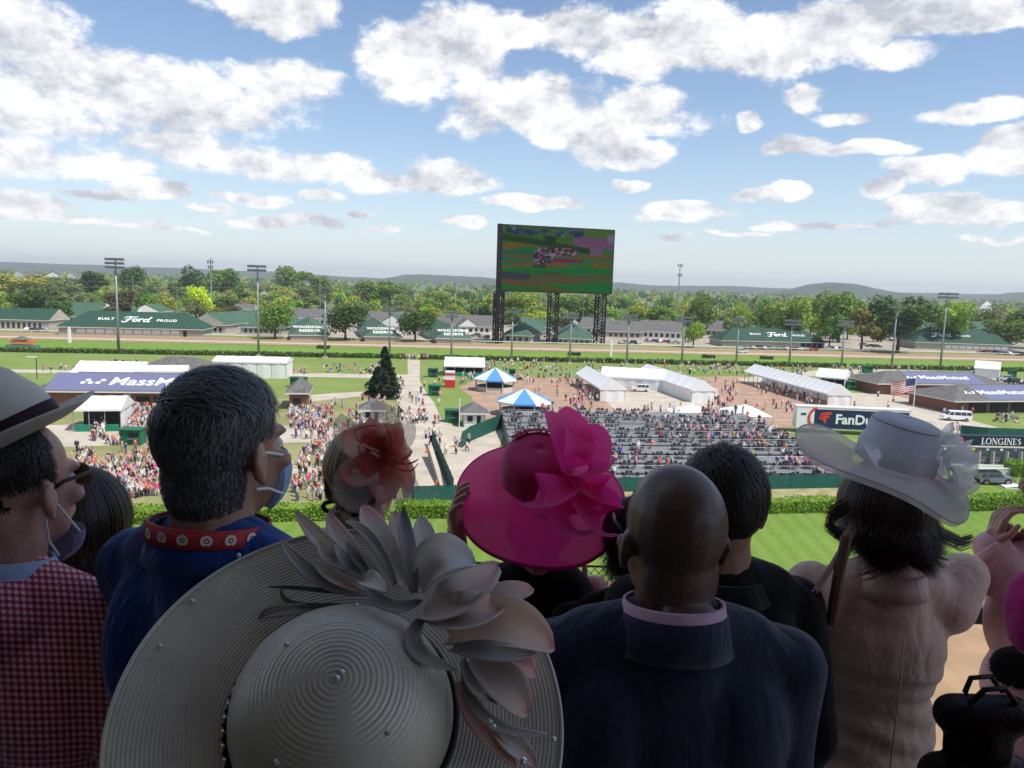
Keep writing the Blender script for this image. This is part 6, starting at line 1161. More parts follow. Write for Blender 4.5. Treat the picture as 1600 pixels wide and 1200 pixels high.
class Person:
    def __init__(s, label, top_px, d, yaw=0, head_yaw=0, head=1.0, sw=.2, slope=.0, skin=None, head_tilt=0.0, z_top=None):
        tp = D(top_px[0], top_px[1], d); s.h = tp.z - FLOOR; s.t = empty('person', (tp.x, tp.y, FLOOR), label, 'person'); s.o = Vector((tp.x, tp.y, FLOOR)); s.yaw = yaw; s.hy = head_yaw; s.k = head; s.sw = sw; s.skin = skin
        s.hc = s.o + Vector((0, 0, s.h - .108*head)); s.rh = Matrix.Rotation(head_yaw, 3, 'Z') @ Matrix.Rotation(-head_tilt, 3, 'X'); s.rb = Matrix.Rotation(yaw, 3, 'Z'); s.zs = s.h - .325*head - slope
    def H(s, x, y, z): return s.hc + s.rh @ Vector((x, y, z))*s.k
    def B(s, x, y, z): return s.o + s.rb @ Vector((x, y, z))
    def head(s, m, wide=1.0):
        k = s.k; rt_ = s.rh; ta = getattr(s, 'tall', 1.0)
        def el(x, y, z, a, b_, c): m.ball(s.H(x*wide, y, z*ta), (a*k*wide, b_*k, c*k*ta), 18, 12, 0, rt_)
        el(0, -.014, .022, .076, .095, .087); el(0, .03, -.04, .06, .066, .085); el(0, -.036, -.052, .062, .058, .072); el(0, .058, -.092, .034, .034, .026); el(0, .082, .012, .05, .018, .012); el(0, .094, -.068, .022, .012, .007); el(0, .092, -.08, .02, .012, .007)
        m.cone(s.H(0, .096, .0), s.H(0, .116, -.04), .009*k, .014*k)
        if getattr(s, 'folds', 0): el(0, -.090, -.088, .05, .016, .009); el(0, -.086, -.112, .052, .018, .009)
        for sx in (-1, 1):
            el(sx*.08, -.008, -.022, .008, .017, .030); el(sx*.052, .062, -.03, .02, .02, .016)
            m.cone(s.H(sx*.083, -.014, .006), s.H(sx*.09, -.024, -.018), .006*k, .007*k); m.cone(s.H(sx*.09, -.024, -.018), s.H(sx*.083, -.006, -.05), .007*k, .007*k)
        m.cone(s.H(0, -.022, -.05), s.B(0, -.035, s.zs+.03), .058*k*wide, .066*k*wide)
    def body(s, wide=1.0, arms=None, voxel=.007):
        m = MB(); s.head(m, wide); B = s.B; sw, zs, h = s.sw, s.zs, s.h
        m.cone(B(0, -.01, zs+.0), B(0, .0, h*.52), .06, .085); m.cone(B(-sw*.85, 0, zs-.03), B(sw*.85, 0, zs-.03), .05, .05)
        for sx in (-1, 1): m.cone(B(sx*.085, 0, h*.51), B(sx*.09, .02, h*.28), .075, .052); m.cone(B(sx*.09, .02, h*.28), B(sx*.09, 0, .09), .05, .038); m.cone(B(sx*.09, -.02, .06), B(sx*.1, .14, .045), .045, .04)
        for a in (arms or s.default_arms()):
            P_ = [B(*q) if not isinstance(q, Vector) else q for q in a]; m.cone(P_[0], P_[1], .048, .036); m.cone(P_[1], P_[2], .036, .026)
        o = remesh(m, 'body', s.skin, s.t, voxel, 3)
        for sx in (-1, 1):
            q = MB(); q.ball(s.H(sx*.032*wide, .0725, -.008), .012*s.k, 10, 7); e = q.build('eye', M_EYE, s.t, True); q = MB(); q.ball(s.H(sx*.032*wide, .082, -.008), .006*s.k, 8, 5); q.build('iris', M_IRIS, e)
        return o
    def default_arms(s): return [[(sx*s.sw, 0, s.zs-.02), (sx*(s.sw+.055), -.03, s.zs-.31), (sx*(s.sw+.03), .1, s.zs-.54)] for sx in (-1, 1)]
    def hands(s, arms=None):
        for a in (arms or s.default_arms()):
            P_ = [s.B(*q) if not isinstance(q, Vector) else q for q in a]; d_ = (P_[2]-P_[1]).normalized(); hand(s.t, P_[2], d_, s.skin)
    def jacket(s, m_, fat=1.0, hem=None, arms=None, waist=1.0, voxel=.010, name='jacket', pad=0.0, disp=None, sleeve=1.0, hip=1.0, cuff=True, blades=True):
        m = MB(); B = s.B; sw, zs, h = s.sw, s.zs, s.h; hem = hem if hem is not None else h*.47; R3 = s.rb
        def el(x, y, z, a, b_, c): m.ball(B(x, y, z), (a, b_, c), 18, 12, 0, R3)
        for sx in (-1, 1):
            m.cone(B(0, -.035, zs+.06), B(sx*sw*.62, -.015, zs+.02+pad*.4), .066*fat, .06*fat); m.cone(B(sx*sw*.6, -.015, zs+.01+pad*.4), B(sx*sw*.98, 0, zs-.025+pad), .06*fat, .06*fat)
            if blades: el(sx*sw*.5, -.045, zs-.12, sw*.46, .09*fat, .15)
        el(0, -.03, zs-.015, sw*.62, .088*fat, .1); el(0, -.012, zs-.13, sw*.93, .12*fat, .17); el(0, .01, zs-.15, sw*.97, .125*fat, .2); el(0, .02, zs-.36, sw*.84*waist*fat, .12*fat, .2); el(0, .0, (zs-.5+hem)/2+.02, sw*.86*hip*fat, .135*fat*hip, max(.08, (zs-.5-hem)/2+.14))
        for a in (arms or s.default_arms()):
            P_ = [B(*q) if not isinstance(q, Vector) else q for q in a]; m.cone(P_[0], P_[1], .066*fat*sleeve, .052*fat*sleeve); m.cone(P_[1], P_[2], .052*fat*sleeve, .040*fat*sleeve)
        return remesh(m, name, m_, s.t, voxel, 5, disp=disp)
    def legs(s, m_, name='trousers', fat=1.0, low=.07):
        m = MB(); B = s.B; h = s.h
        m.ball(B(0, 0, h*.5), (.165*fat, .125*fat, .12), 16, 10, 0, s.rb)
        for sx in (-1, 1): m.cone(B(sx*.085, 0, h*.49), B(sx*.095, .02, max(low, h*.28)), .092*fat, .072*fat); 
        if low < h*.27:
            for sx in (-1, 1): m.cone(B(sx*.095, .02, h*.28), B(sx*.095, 0, low), .072*fat, .06*fat)
        return remesh(m, name, m_, s.t, .012, 4)
    def shoes(s, m_):
        for sx in (-1, 1): b = MB(); b.ball(s.B(sx*.1, .05, .045), (.05, .14, .055), 12, 8, 0, s.rb); b.build('shoe', m_, s.t, True)
    def band(s, name, m_, z0, z1, r0, r1, y=-.03, tilt=0.0, thick=.006, cz=None, n=48, ry=1.0):     # a collar round the neck
        b = MB(); c = s.B(0, y, 0); rows = []
        for (z, r_) in ((z0, r0), ((z0+z1)/2, (r0+r1)/2), (z1, r1), (z1, r1-thick), (z0, r0-thick)):
            for k in range(n):
                a = 2*math.pi*k/n; x, yy = r_*math.cos(a), r_*ry*math.sin(a); q = s.rb @ Vector((x, yy, 0)); b.v.append((c.x+q.x, c.y+q.y, s.o.z + z + tilt*math.sin(a)*-1))
        for j in range(5):
            for k in range(n): b.f.append((j*n+k, j*n+(k+1) % n, ((j+1) % 5)*n+(k+1) % n, ((j+1) % 5)*n+k)); b.m.append(0)
        return b.build(name, m_, s.t, True)
def hand(parent, wrist, d_, m_, curl=.5, side=1, palm_n=None, s=1.0, spread=.1, name='hand'):
    d_ = d_.normalized(); n_ = Vector(palm_n).normalized() if palm_n is not None else d_.orthogonal().normalized(); n_ = (n_ - d_*n_.dot(d_)).normalized(); x = d_.cross(n_)*side; m = MB(); P0 = wrist
    for k, (o_, ln) in enumerate(((-.032, .068), (-.011, .078), (.011, .073), (.031, .058))):
        b0 = P0 + d_*.085*s + x*o_*s; m.cone(P0 + d_*.01*s + x*o_*.6*s, b0, .014*s, .011*s); dd = (d_ + x*spread*(o_/.03)).normalized(); a = curl*(.5+.1*k); p1 = b0 + (dd*math.cos(a) + n_*math.sin(a))*ln*.42*s; a2 = curl*1.3; p2 = p1 + (dd*math.cos(a2) + n_*math.sin(a2))*ln*.32*s; a3 = curl*1.9; p3 = p2 + (dd*math.cos(a3) + n_*math.sin(a3))*ln*.26*s
        m.cone(b0, p1, .0095*s, .0085*s, 10); m.cone(p1, p2, .0085*s, .0078*s, 10); m.cone(p2, p3, .0078*s, .0065*s, 10)
    t0 = P0 + d_*.02*s - x*.03*s; t1 = t0 + (d_*.7 - x*.6 + n_*.3).normalized()*.045*s; t2 = t1 + (d_*.95 - x*.1 + n_*.35).normalized()*.032*s; m.cone(t0, t1, .014*s, .0105*s, 10); m.cone(t1, t2, .0105*s, .008*s, 10); m.cone(wrist - d_*.02*s, wrist + d_*.03*s, .024*s, .026*s)
    return remesh(m, name, m_, parent, .0038*s, 2)
# hair: fine ribbons over a close cap
def ribbons(b, pts, w, side):
    i0 = len(b.v); n_ = len(pts)
    for k, p in enumerate(pts):
        ww = w*(1 - .75*(k/(n_-1))**2); b.v.append(tuple(p - side*ww)); b.v.append(tuple(p + side*ww))
    for k in range(n_-1): j = i0+2*k; b.f.append((j, j+1, j+3, j+2)); b.m.append(0)
def cap(P, m_, region, rad, c=(0, -.014, .022), name='hair', parent=None):
    b = MB(); seg, rings = 56, 36; q = MB(); q.ball((0, 0, 0), 1.0, seg, rings)
    keep = [f for f in q.f if region(sum((Vector(q.v[i]) for i in f), Vector())/len(f))]; used = sorted({i for f in keep for i in f}); ix = {u: k for k, u in enumerate(used)}
    b.v = [tuple(P.H(c[0]+q.v[u][0]*rad[0], c[1]+q.v[u][1]*rad[1], c[2]+q.v[u][2]*rad[2])) for u in used]; b.f = [tuple(ix[i] for i in f) for f in keep]; b.m = [0]*len(b.f)
    return b.build(name, m_, parent or P.t, True)
def short_hair(P, m_, region, rad, n_, ln, flow, seed=1, w=.0011, lift=.35, c=(0, -.014, .022), name='hair'):
    o = cap(P, m_, region, (rad[0]*.985, rad[1]*.985, rad[2]*.985), c, name); rng = random.Random(seed); b = MB(); k = 0
    while k < n_:
        d_ = Vector((rng.gauss(0, 1), rng.gauss(0, 1), rng.gauss(0, 1))).normalized()
        if not region(d_): continue
        k += 1; p = Vector((d_.x*rad[0]+c[0], d_.y*rad[1]+c[1], d_.z*rad[2]+c[2])); nn = Vector((d_.x/rad[0], d_.y/rad[1], d_.z/rad[2])).normalized(); g_ = Vector(flow(d_)) + Vector((rng.gauss(0, .22), rng.gauss(0, .22), rng.gauss(0, .22))); t_ = (g_ - nn*g_.dot(nn)).normalized(); l_ = ln(d_)*rng.uniform(.7, 1.2); lf = lift*rng.uniform(.5, 1.4)
        pts = [p - nn*.002, p + t_*l_*.35 + nn*l_*lf*.5, p + t_*l_*.7 + nn*l_*lf*.62 - nn*l_*.06, p + t_*l_ + nn*l_*lf*.45 - nn*l_*.12]; sd = P.rh @ t_.cross(nn)
        ribbons(b, [P.H(*q) for q in pts], w, sd)
    b.build('hair_strands', m_, o); return o
def long_hair(P, m_, n_, rad, length, seed=1, c=(0, -.014, .022), ang=(-2.2, 2.2), wave=.012, thick=.03, pinch=.0, w=.0016, name='hair', drift=(0, 0, 0), segs=12, start=.1, part=0.0):
    # strands run over the skull from a parting, then hang; ang is measured from the back of the head
    o = cap(P, m_, lambda d_: d_.y < .42 and not (d_.z < -.25 and d_.y > .15), (rad[0], rad[1], rad[2]), c, name); rng = random.Random(seed); b = MB()
    for _ in range(n_):
        a = rng.uniform(*ang); out = rng.random()**1.5*thick; L_ = length*(rng.uniform(.55, 1.1) + .12*math.sin(a*5+seed)); pts = []; ph = rng.random()*6.28; fq = rng.uniform(9, 15); th0 = start + rng.random()*.35
        arc = .17; tot = arc + L_; a_in = a*(1-pinch)
        for k in range(segs+1):
            s_ = tot*k/segs
            if s_ < arc: th = th0 + (1.62-th0)*s_/arc; r_ = math.sin(th); p = Vector((math.sin(a)*r_*(rad[0]+out), -math.cos(a)*r_*(rad[1]+out), math.cos(th)*(rad[2]+out)))
            else:
                f = (s_-arc)/max(L_, 1e-6); aa = a + (a_in-a)*min(1, f*1.5); sq = 1 - .12*math.sin(min(1, f)*1.5); p = Vector((math.sin(aa)*(rad[0]+out)*sq, -math.cos(aa)*(rad[1]+out)*(sq+.05*f), -.005-(s_-arc))); wv = wave*min(1, f*2.5); p += Vector((math.sin(fq*f*2+ph+a*2)*wv, math.cos(fq*f*1.7+ph)*wv, 0)) + Vector(drift)*f*f
            pts.append(P.H(p.x+c[0], p.y+c[1], p.z+c[2]))
        sd = P.rh @ Vector((math.cos(a), math.sin(a), 0)); ribbons(b, pts, w*rng.uniform(.6, 1.4), sd)
    b.build('hair_strands', m_, o); return o
def hair_mat(nm, c, c2, rough=.42):
    def fn(nt, N, L, bs):
        g = N.new('ShaderNodeNewGeometry'); mx = N.new('ShaderNodeMix'); mx.data_type = 'RGBA'; L.new(g.outputs['Random Per Island'], mx.inputs[0]); mx.inputs[6].default_value = (*c, 1); mx.inputs[7].default_value = (*c2, 1); L.new(mx.outputs[2], bs.inputs['Base Color']); bs.inputs['Roughness'].default_value = rough; bs.inputs['Specular IOR Level'].default_value = .45
    return node_mat(nm, fn)
# hats
def frame_of(axis, fwd=(0, 1, 0)):
    a = Vector(axis).normalized(); f = Vector(fwd); f = (f - a*f.dot(a)).normalized(); x = f.cross(a); return x, f, a
def lathe(name, prof, C, axis, m_, parent, seg=96, mod=None, smooth=True, solid=0.0, a0=0.0, a1=2*math.pi):
    x, f, a = frame_of(axis); b = MB(); n_ = len(prof); closed = abs(a1-a0-2*math.pi) < 1e-6; S = seg if closed else seg+1
    for (r_, h) in prof:
        for k in range(S):
            w = a0 + (a1-a0)*k/seg; rr, hh = (r_, h) if mod is None else mod(w, r_, h); q = C + x*(rr*math.cos(w)) + f*(rr*math.sin(w)) + a*hh; b.v.append(tuple(q))
    for j in range(n_-1):
        for k in range(seg): k1 = (k+1) % S if closed else k+1; b.f.append((j*S+k, j*S+k1, (j+1)*S+k1, (j+1)*S+k)); b.m.append(0)
    o = b.build(name, m_, parent, smooth)
    if solid: md = o.modifiers.new('thickness', 'SOLIDIFY'); md.thickness = solid; md.offset = 0
    return o
def on_plane(px, py, C, axis, lift):
    r = ray(px, py); a = Vector(axis).normalized(); o = Vector((0, 0, CAM_Z)); t = (C + a*lift - o).dot(a)/r.dot(a); return o + r*t
def petal(name, P0, P1, P2, w, nrm, m_, parent, cup=.25, tip=.0, base=.3, power=.8, rows=14, cols=8, c0=(.3, .3, .3), c1=(.5, .3, .3), start=.6, twist=0.0, solid=.0012, curl=0.0, ruffle=0.0, round_=False):
    b = MB(); cols_ = []; nrm = Vector(nrm).normalized(); ctl = P1*2 - (P0+P2)*.5
    for i in range(rows+1):
        t = i/rows; p = P0*(1-t)**2 + ctl*2*t*(1-t) + P2*t*t; d_ = ((ctl-P0)*(1-t) + (P2-ctl)*t).normalized(); sd = d_.cross(nrm); sd = sd.normalized() if sd.length > 1e-5 else d_.orthogonal().normalized(); nn = sd.cross(d_).normalized()
        if twist: q = Matrix.Rotation(twist*(t-.3), 3, d_); sd = q @ sd; nn = q @ nn
        ww = w*.5*(base*(1-t) + (1-base*(1-t))*math.sin(math.pi*min(1, t**power*(.96 if not round_ else .8)))**.85)
        if i == rows and not round_: ww = w*.012
        p = p + nn*curl*max(0, t-.65)**2*8
        for j in range(cols+1):
            s_ = j/cols*2-1; q = p + sd*s_*ww + nn*(cup*ww*(s_*s_) - cup*ww*.4 + ruffle*math.sin(s_*7+t*9)*t); b.v.append(tuple(q)); f = min(1, max(0, (t-start)/max(1e-3, 1-start))); cols_.append(tuple(c0[k]+(c1[k]-c0[k])*f for k in range(3)))
    for i in range(rows):
        for j in range(cols): q = i*(cols+1)+j; b.f.append((q, q+1, q+cols+2, q+cols+1)); b.m.append(0)
    o = b.build(name, m_, parent, True); at = o.data.color_attributes.new('petal', 'FLOAT_COLOR', 'POINT'); arr = np.ones((len(cols_), 4), np.float32); arr[:, :3] = cols_; at.data.foreach_set('color', arr.ravel())
    if solid: md = o.modifiers.new('thickness', 'SOLIDIFY'); md.thickness = solid; md.offset = 0
    return o
def petal_mat(nm, rough=.7, trans=.2, alpha=1.0):
    def fn(nt, N, L, bs):
        a = N.new('ShaderNodeAttribute'); a.attribute_name = 'petal'; L.new(a.outputs['Color'], bs.inputs['Base Color']); bs.inputs['Roughness'].default_value = rough; bs.inputs['Sheen Weight'].default_value = .25
        tc = N.new('ShaderNodeTexCoord'); wv = N.new('ShaderNodeTexNoise'); wv.inputs['Scale'].default_value = 300; L.new(tc.outputs['Object'], wv.inputs['Vector']); b2 = N.new('ShaderNodeBump'); b2.inputs['Strength'].default_value = .15; b2.inputs['Distance'].default_value = .002; L.new(wv.outputs[0], b2.inputs['Height']); L.new(b2.outputs[0], bs.inputs['Normal'])
        tr = N.new('ShaderNodeBsdfTranslucent'); L.new(a.outputs['Color'], tr.inputs[0]); m_ = N.new('ShaderNodeMixShader'); m_.inputs[0].default_value = trans; L.new(bs.outputs[0], m_.inputs[1]); L.new(tr.outputs[0], m_.inputs[2]); sh = m_.outputs[0]
        if alpha < 1: tp = N.new('ShaderNodeBsdfTransparent'); m2 = N.new('ShaderNodeMixShader'); m2.inputs[0].default_value = alpha; L.new(tp.outputs[0], m2.inputs[1]); L.new(sh, m2.inputs[2]); sh = m2.outputs[0]
        L.new(sh, N['Material Output'].inputs[0])
    return node_mat(nm, fn)
def sinamay(nm, c, alpha, trans=.45, scale=260, spread=.14):      # open woven hat cloth: thin threads, light comes through
    def fn(nt, N, L, bs):
        tc = N.new('ShaderNodeTexCoord'); bs.inputs['Base Color'].default_value = (*c, 1); bs.inputs['Roughness'].default_value = .6; bs.inputs['Sheen Weight'].default_value = .3
        tr = N.new('ShaderNodeBsdfTranslucent'); tr.inputs[0].default_value = (*c, 1); m1 = N.new('ShaderNodeMixShader'); m1.inputs[0].default_value = trans; L.new(bs.outputs[0], m1.inputs[1]); L.new(tr.outputs[0], m1.inputs[2])
        t = N.new('ShaderNodeTexNoise'); t.inputs['Scale'].default_value = scale; t.inputs['Detail'].default_value = 3; L.new(tc.outputs['Object'], t.inputs['Vector']); r = N.new('ShaderNodeMapRange'); r.inputs[1].default_value = .3; r.inputs[2].default_value = .7; r.inputs[3].default_value = max(0, alpha-spread); r.inputs[4].default_value = min(1, alpha+spread); L.new(t.outputs[0], r.inputs[0])
        tp = N.new('ShaderNodeBsdfTransparent'); m2 = N.new('ShaderNodeMixShader'); L.new(r.outputs[0], m2.inputs[0]); L.new(tp.outputs[0], m2.inputs[1]); L.new(m1.outputs[0], m2.inputs[2]); L.new(m2.outputs[0], N['Material Output'].inputs[0])
    return node_mat(nm, fn)
# ------------------------------------------------------------------ spectators in front of the camera
SK_DARK = skin_mat('skin_deep', (.10, .056, .038), .36); SK_LIGHT = skin_mat('skin_fair', (.55, .33, .25)); SK_TAN = skin_mat('skin_warm', (.46, .26, .18)); SK_PINK = skin_mat('skin_rosy', (.58, .32, .25))
M_SHOE = mat('shoe_black', (.02, .02, .02), .4); M_TROUS = cloth_mat('trouser_dark', (.02, .022, .03))
M_STRAPB = mat('strap_leather', (.16, .085, .06), .5, var=.2, scale=30)

# --- bald man in the navy jacket
P = Person('bald person in navy jacket and pink collar seen from behind', (1057, 722), 1.3, R(2), R(10), 1.06, .22, slope=.002, skin=SK_DARK); P.tall = 1.1; P.folds = 1; P.hc.z -= .014
arms = [[(sx*.218, 0, P.zs-.02), (sx*.24, .03, P.zs-.3), (sx*.16, .24, P.zs-.42)] for sx in (-1, 1)]
P.body(1.05, arms); P.hands(arms)
def soft_folds(seed, amp, fx=14, fz=9):
    rs = np.random.RandomState(seed); ph = rs.rand(6)*6.28
    return lambda co: amp*(np.sin(co[:, 0]*fx + co[:, 2]*fz*.6 + ph[0] + 1.5*np.sin(co[:, 2]*7+ph[1])) * np.sin(co[:, 2]*fz + co[:, 0]*4 + ph[2]) + .5*np.sin(co[:, 2]*fz*2.3 - co[:, 0]*fx*1.4 + ph[3]))
M_NAVY = cloth_mat('navy_wool', (.012, .017, .040), 500, .35, (.026, .034, .068))
P.jacket(M_NAVY, 1.08, arms=arms, pad=.012, disp=soft_folds(3, .003))
P.band('shirt_collar', cloth_mat('shirt_pink', (.62, .38, .5), 600, .1), P.h-.285, P.h-.234, .095, .086, -.036, .012)
P.band('jacket_collar', M_NAVY, P.h-.315, P.h-.25, .106, .091, -.038, .012, .007)
b = MB(); b.tube([P.B(0, -.152, P.zs-.06), P.B(.001, -.166, P.zs-.14), P.B(0, -.168, P.zs-.25), P.B(0, -.16, P.zs-.45)], .0022, 5); b.build('back_seam', M_NAVY, P.t, True)
P.legs(M_TROUS); P.shoes(M_SHOE)
for sx in (-1,):                                            # glasses arm on the left temple
    b = MB(); b.tube([P.H(-.083, -.012, .004), P.H(-.086, .04, .012), P.H(-.074, .085, .01)], .003, 6); b.build('glasses_arm', M_BLACK, P.t, True)

# --- grey haired man in the blue shirt
P = Person('grey haired person in a blue shirt with a red lanyard and face mask', (350, 584), 1.17, R(-22), R(-27), 1.0, .19, slope=-.008, skin=SK_TAN)
arms = [[(sx*.185, 0, P.zs-.02), (sx*.19, .09, P.zs-.28), (sx*.1, .27, P.zs-.34)] for sx in (-1, 1)]
P.body(1.0, arms); P.hands(arms)
M_GREYH = hair_mat('hair_salt_pepper', (.012, .012, .013), (.2, .2, .205))
def reg(d_): return (d_.z > .66 if d_.y > .6 else d_.z > .5 if d_.y > .42 else d_.z > .02) if d_.y > .05 else d_.z > (-.95 if abs(d_.x) < .6 else -.5 if d_.y < -.2 else -.2)
short_hair(P, M_GREYH, reg, (.082, .101, .094), 10000, lambda d_: .034 if d_.z > .4 else .012 + .012*max(0, d_.z+.5), lambda d_: (.5, .25, -.1) if d_.z > .5 else (0, -.25, -1), 4, .0009, .22)
short_hair(P, M_GREYH, lambda d_: d_.y < .25 and d_.z > -.93, (.068, .064, .088), 4500, lambda d_: .010 + .008*max(0, d_.z), lambda d_: (0, -.1, -1), 44, .0008, .2, (0, -.036, -.046), 'nape_hair')
M_SHIRT = cloth_mat('shirt_blue', (.012, .05, .26), 500, .5, (.02, .075, .36))
P.jacket(M_SHIRT, 1.0, name='shirt', arms=arms, disp=soft_folds(5, .004, 20, 7), pad=.0)
P.band('shirt_collar', M_SHIRT, P.h-.28, P.h-.225, .1, .085, -.034, .01, .008)
lan = P.band('lanyard', mat('lanyard_red', (.5, .035, .04), .6), P.h-.245, P.h-.22, .096, .088, -.034, .012, .003)
for k in range(9):                                          # white flower discs printed on the lanyard
    a = R(190 + k*20); q = P.rb @ Vector((.0925*math.cos(a), .0925*math.sin(a), 0)); c = P.B(0, -.034, P.h-.2325 - .012*math.sin(a)) + q; n_ = q.normalized(); e = Vector((0, 0, 1)).cross(n_); b = MB()
    for r0, r1 in ((.004, .0085), (0, .002)):
        for j in range(12): w0, w1 = R(30*j), R(30*j+30); b.poly([c + n_*.0015 + (e*math.cos(w)+Vector((0, 0, 1))*math.sin(w))*r_ for (w, r_) in ((w0, r0), (w0, r1), (w1, r1), (w1, r0))])
    b.build('printed_disc', M_WPAINT, lan)
M_MASK = cloth_mat('mask_blue', (.42, .58, .78), 500, .2, trans=.3)
mk = cap(P, M_MASK, lambda d_: d_.y > .28 and -.85 < d_.z < .42, (.064, .085, .074), (0, .036, -.056), 'face_mask')
for sx in (-1, 1):
    for (z0, z1) in ((.0, -.022), (-.052, -.085)): b = MB(); b.tube([P.H(sx*.083, -.02, z0-.004), P.H(sx*.078, .01, (z0*.7+z1*.3)), P.H(sx*.062, .06, z1)], .0022, 6); b.build('ear_loop', M_WPAINT, mk)
P.legs(M_TROUS); P.shoes(M_SHOE)

# --- man in the straw fedora
FA = Vector((-.46, -.10, .88)).normalized(); FC = D(13, 692, 1.3)
P = Person('person in a cream straw fedora and pink gingham jacket at the left edge', (20, 652), 1.3, R(-14), R(-18), 1.04, .2, slope=.006, skin=SK_PINK)
P.body(1.0); P.hands()
short_hair(P, hair_mat('hair_darkbrown', (.015, .01, .008), (.05, .032, .022)), lambda d_: d_.y < .25 and d_.z > (-.72 if abs(d_.x) < .7 else -.2), (.079, .098, .089), 4000, lambda d_: .012, lambda d_: (0, 0, -1), 6, .0008, .3)
M_GING = cloth_mat('gingham_pink', (.5, .2, .25), 500, .3, check=(.0115, (.88, .64, .68), (.62, .14, .22), (.40, .04, .09)))
P.jacket(M_GING, 1.06, pad=.012, disp=soft_folds(8, .003))
P.band('shirt_collar', cloth_mat('shirt_sky', (.4, .5, .72), 600, .1), P.h-.315, P.h-.235, .1, .078, -.034, .014)
P.band('jacket_collar', M_GING, P.h-.345, P.h-.262, .135, .09, -.03, .016, .01)
def straw(nm, c, scale=700):
    def fn(nt, N, L, bs):
        tc = N.new('ShaderNodeTexCoord'); ck = N.new('ShaderNodeTexNoise'); ck.inputs['Scale'].default_value = scale; ck.inputs['Detail'].default_value = 2; L.new(tc.outputs['Object'], ck.inputs['Vector']); mx = N.new('ShaderNodeMix'); mx.data_type = 'RGBA'; L.new(ck.outputs[0], mx.inputs[0]); mx.inputs[6].default_value = (*[v*.72 for v in c], 1); mx.inputs[7].default_value = (*[min(1, v*1.12) for v in c], 1)
        L.new(mx.outputs[2], bs.inputs['Base Color']); bs.inputs['Roughness'].default_value = .65; bp = N.new('ShaderNodeBump'); bp.inputs['Strength'].default_value = .35; bp.inputs['Distance'].default_value = .0015; L.new(ck.outputs[0], bp.inputs['Height']); L.new(bp.outputs[0], bs.inputs['Normal'])
    return node_mat(nm, fn)
M_STRAW = straw('straw_cream', (.66, .60, .50))
cr = [(.088, -.002), (.0875, .02), (.086, .045), (.083, .07), (.078, .095), (.070, .115), (.058, .128), (.04, .133), (.02, .128), (.002, .122)]
def pinch(w, r_, h):                                        # teardrop dent with a pinch at the front
    f = math.cos(w - R(0)); k = max(0, (h-.05)/.085); rr = r_*(1 - .22*k*max(0, f)**2) * (1.06 if h < .09 else 1); return rr, h + (.022*k*max(0, -f) - .012*k*max(0, f)**2) * (1 if r_ > .03 else .2)
hat = lathe('fedora', cr, FC, FA, M_STRAW, P.t, 96, pinch, solid=.002)
br = [(.088 + .064*k/10, -.002 + .010*(k/10)**2) for k in range(11)]
lathe('brim', br, FC, FA, M_STRAW, hat, 120, lambda w, r_, h: (r_*(1.0 + .03*math.cos(w)), h + .02*max(0, -math.cos(w))*(r_-.088)/.06 + .012*abs(math.sin(w))*(r_-.088)/.06), solid=.0025)
lathe('hat_band', [(.0905, .0), (.0905, .008), (.0895, .022), (.0885, .036)], FC, FA, mat('band_maroon', (.035, .008, .018), .7, bump=.2, bscale=300), hat, 96, lambda w, r_, h: (r_*1.055, h), solid=.002)
b = MB(); b.tube([P.H(.082, -.02, -.01), P.H(.08, .02, .004), P.H(.068, .088, .004)], .0035, 6); gl_ = b.build('sunglasses', M_BLACK, P.t, True)
for sx in (-1, 1): q = MB(); q.ball(P.H(sx*.034, .098, -.006), (.026, .006, .022), 14, 10, 0, P.rh); q.build('lens', mat('lens_olive', (.10, .095, .02), .08, spec=.7), gl_, True)
M_MASK2 = cloth_mat('mask_lilac', (.16, .14, .24), 500, .3, trans=.3)
mk = cap(P, M_MASK2, lambda d_: d_.y > -.05 and d_.z < .15, (.062, .06, .05), (0, .05, -.108), 'face_mask')
for sx in (-1, 1):
    b = MB(); b.tube([P.H(sx*.088, -.02, -.0), P.H(sx*.078, .02, -.05), P.H(sx*.055, .07, -.1)], .0022, 6); b.build('ear_loop', M_WPAINT, mk); b = MB(); b.tube([P.H(sx*.084, -.02, -.05), P.H(sx*.07, -.005, -.09), P.H(sx*.05, .03, -.13)], .0022, 6); b.build('ear_loop', M_WPAINT, mk)
P.legs(M_TROUS); P.shoes(M_SHOE)

# --- brunette between them
P = Person('person with dark brown hair between the fedora and blue shirt', (122, 748), 1.62, R(-5), R(-14), 1.0, .165, skin=SK_LIGHT)
P.body(); P.hands()
long_hair(P, hair_mat('hair_brunette', (.010, .006, .004), (.05, .024, .013)), 5200, (.083, .102, .094), .15, 3, wave=.006, thick=.026, ang=(-2.3, 2.3))
P.jacket(cloth_mat('knit_black', (.014, .012, .014)), .9, name='top', waist=.85, disp=soft_folds(2, .003)); P.legs(M_TROUS); P.shoes(M_SHOE)

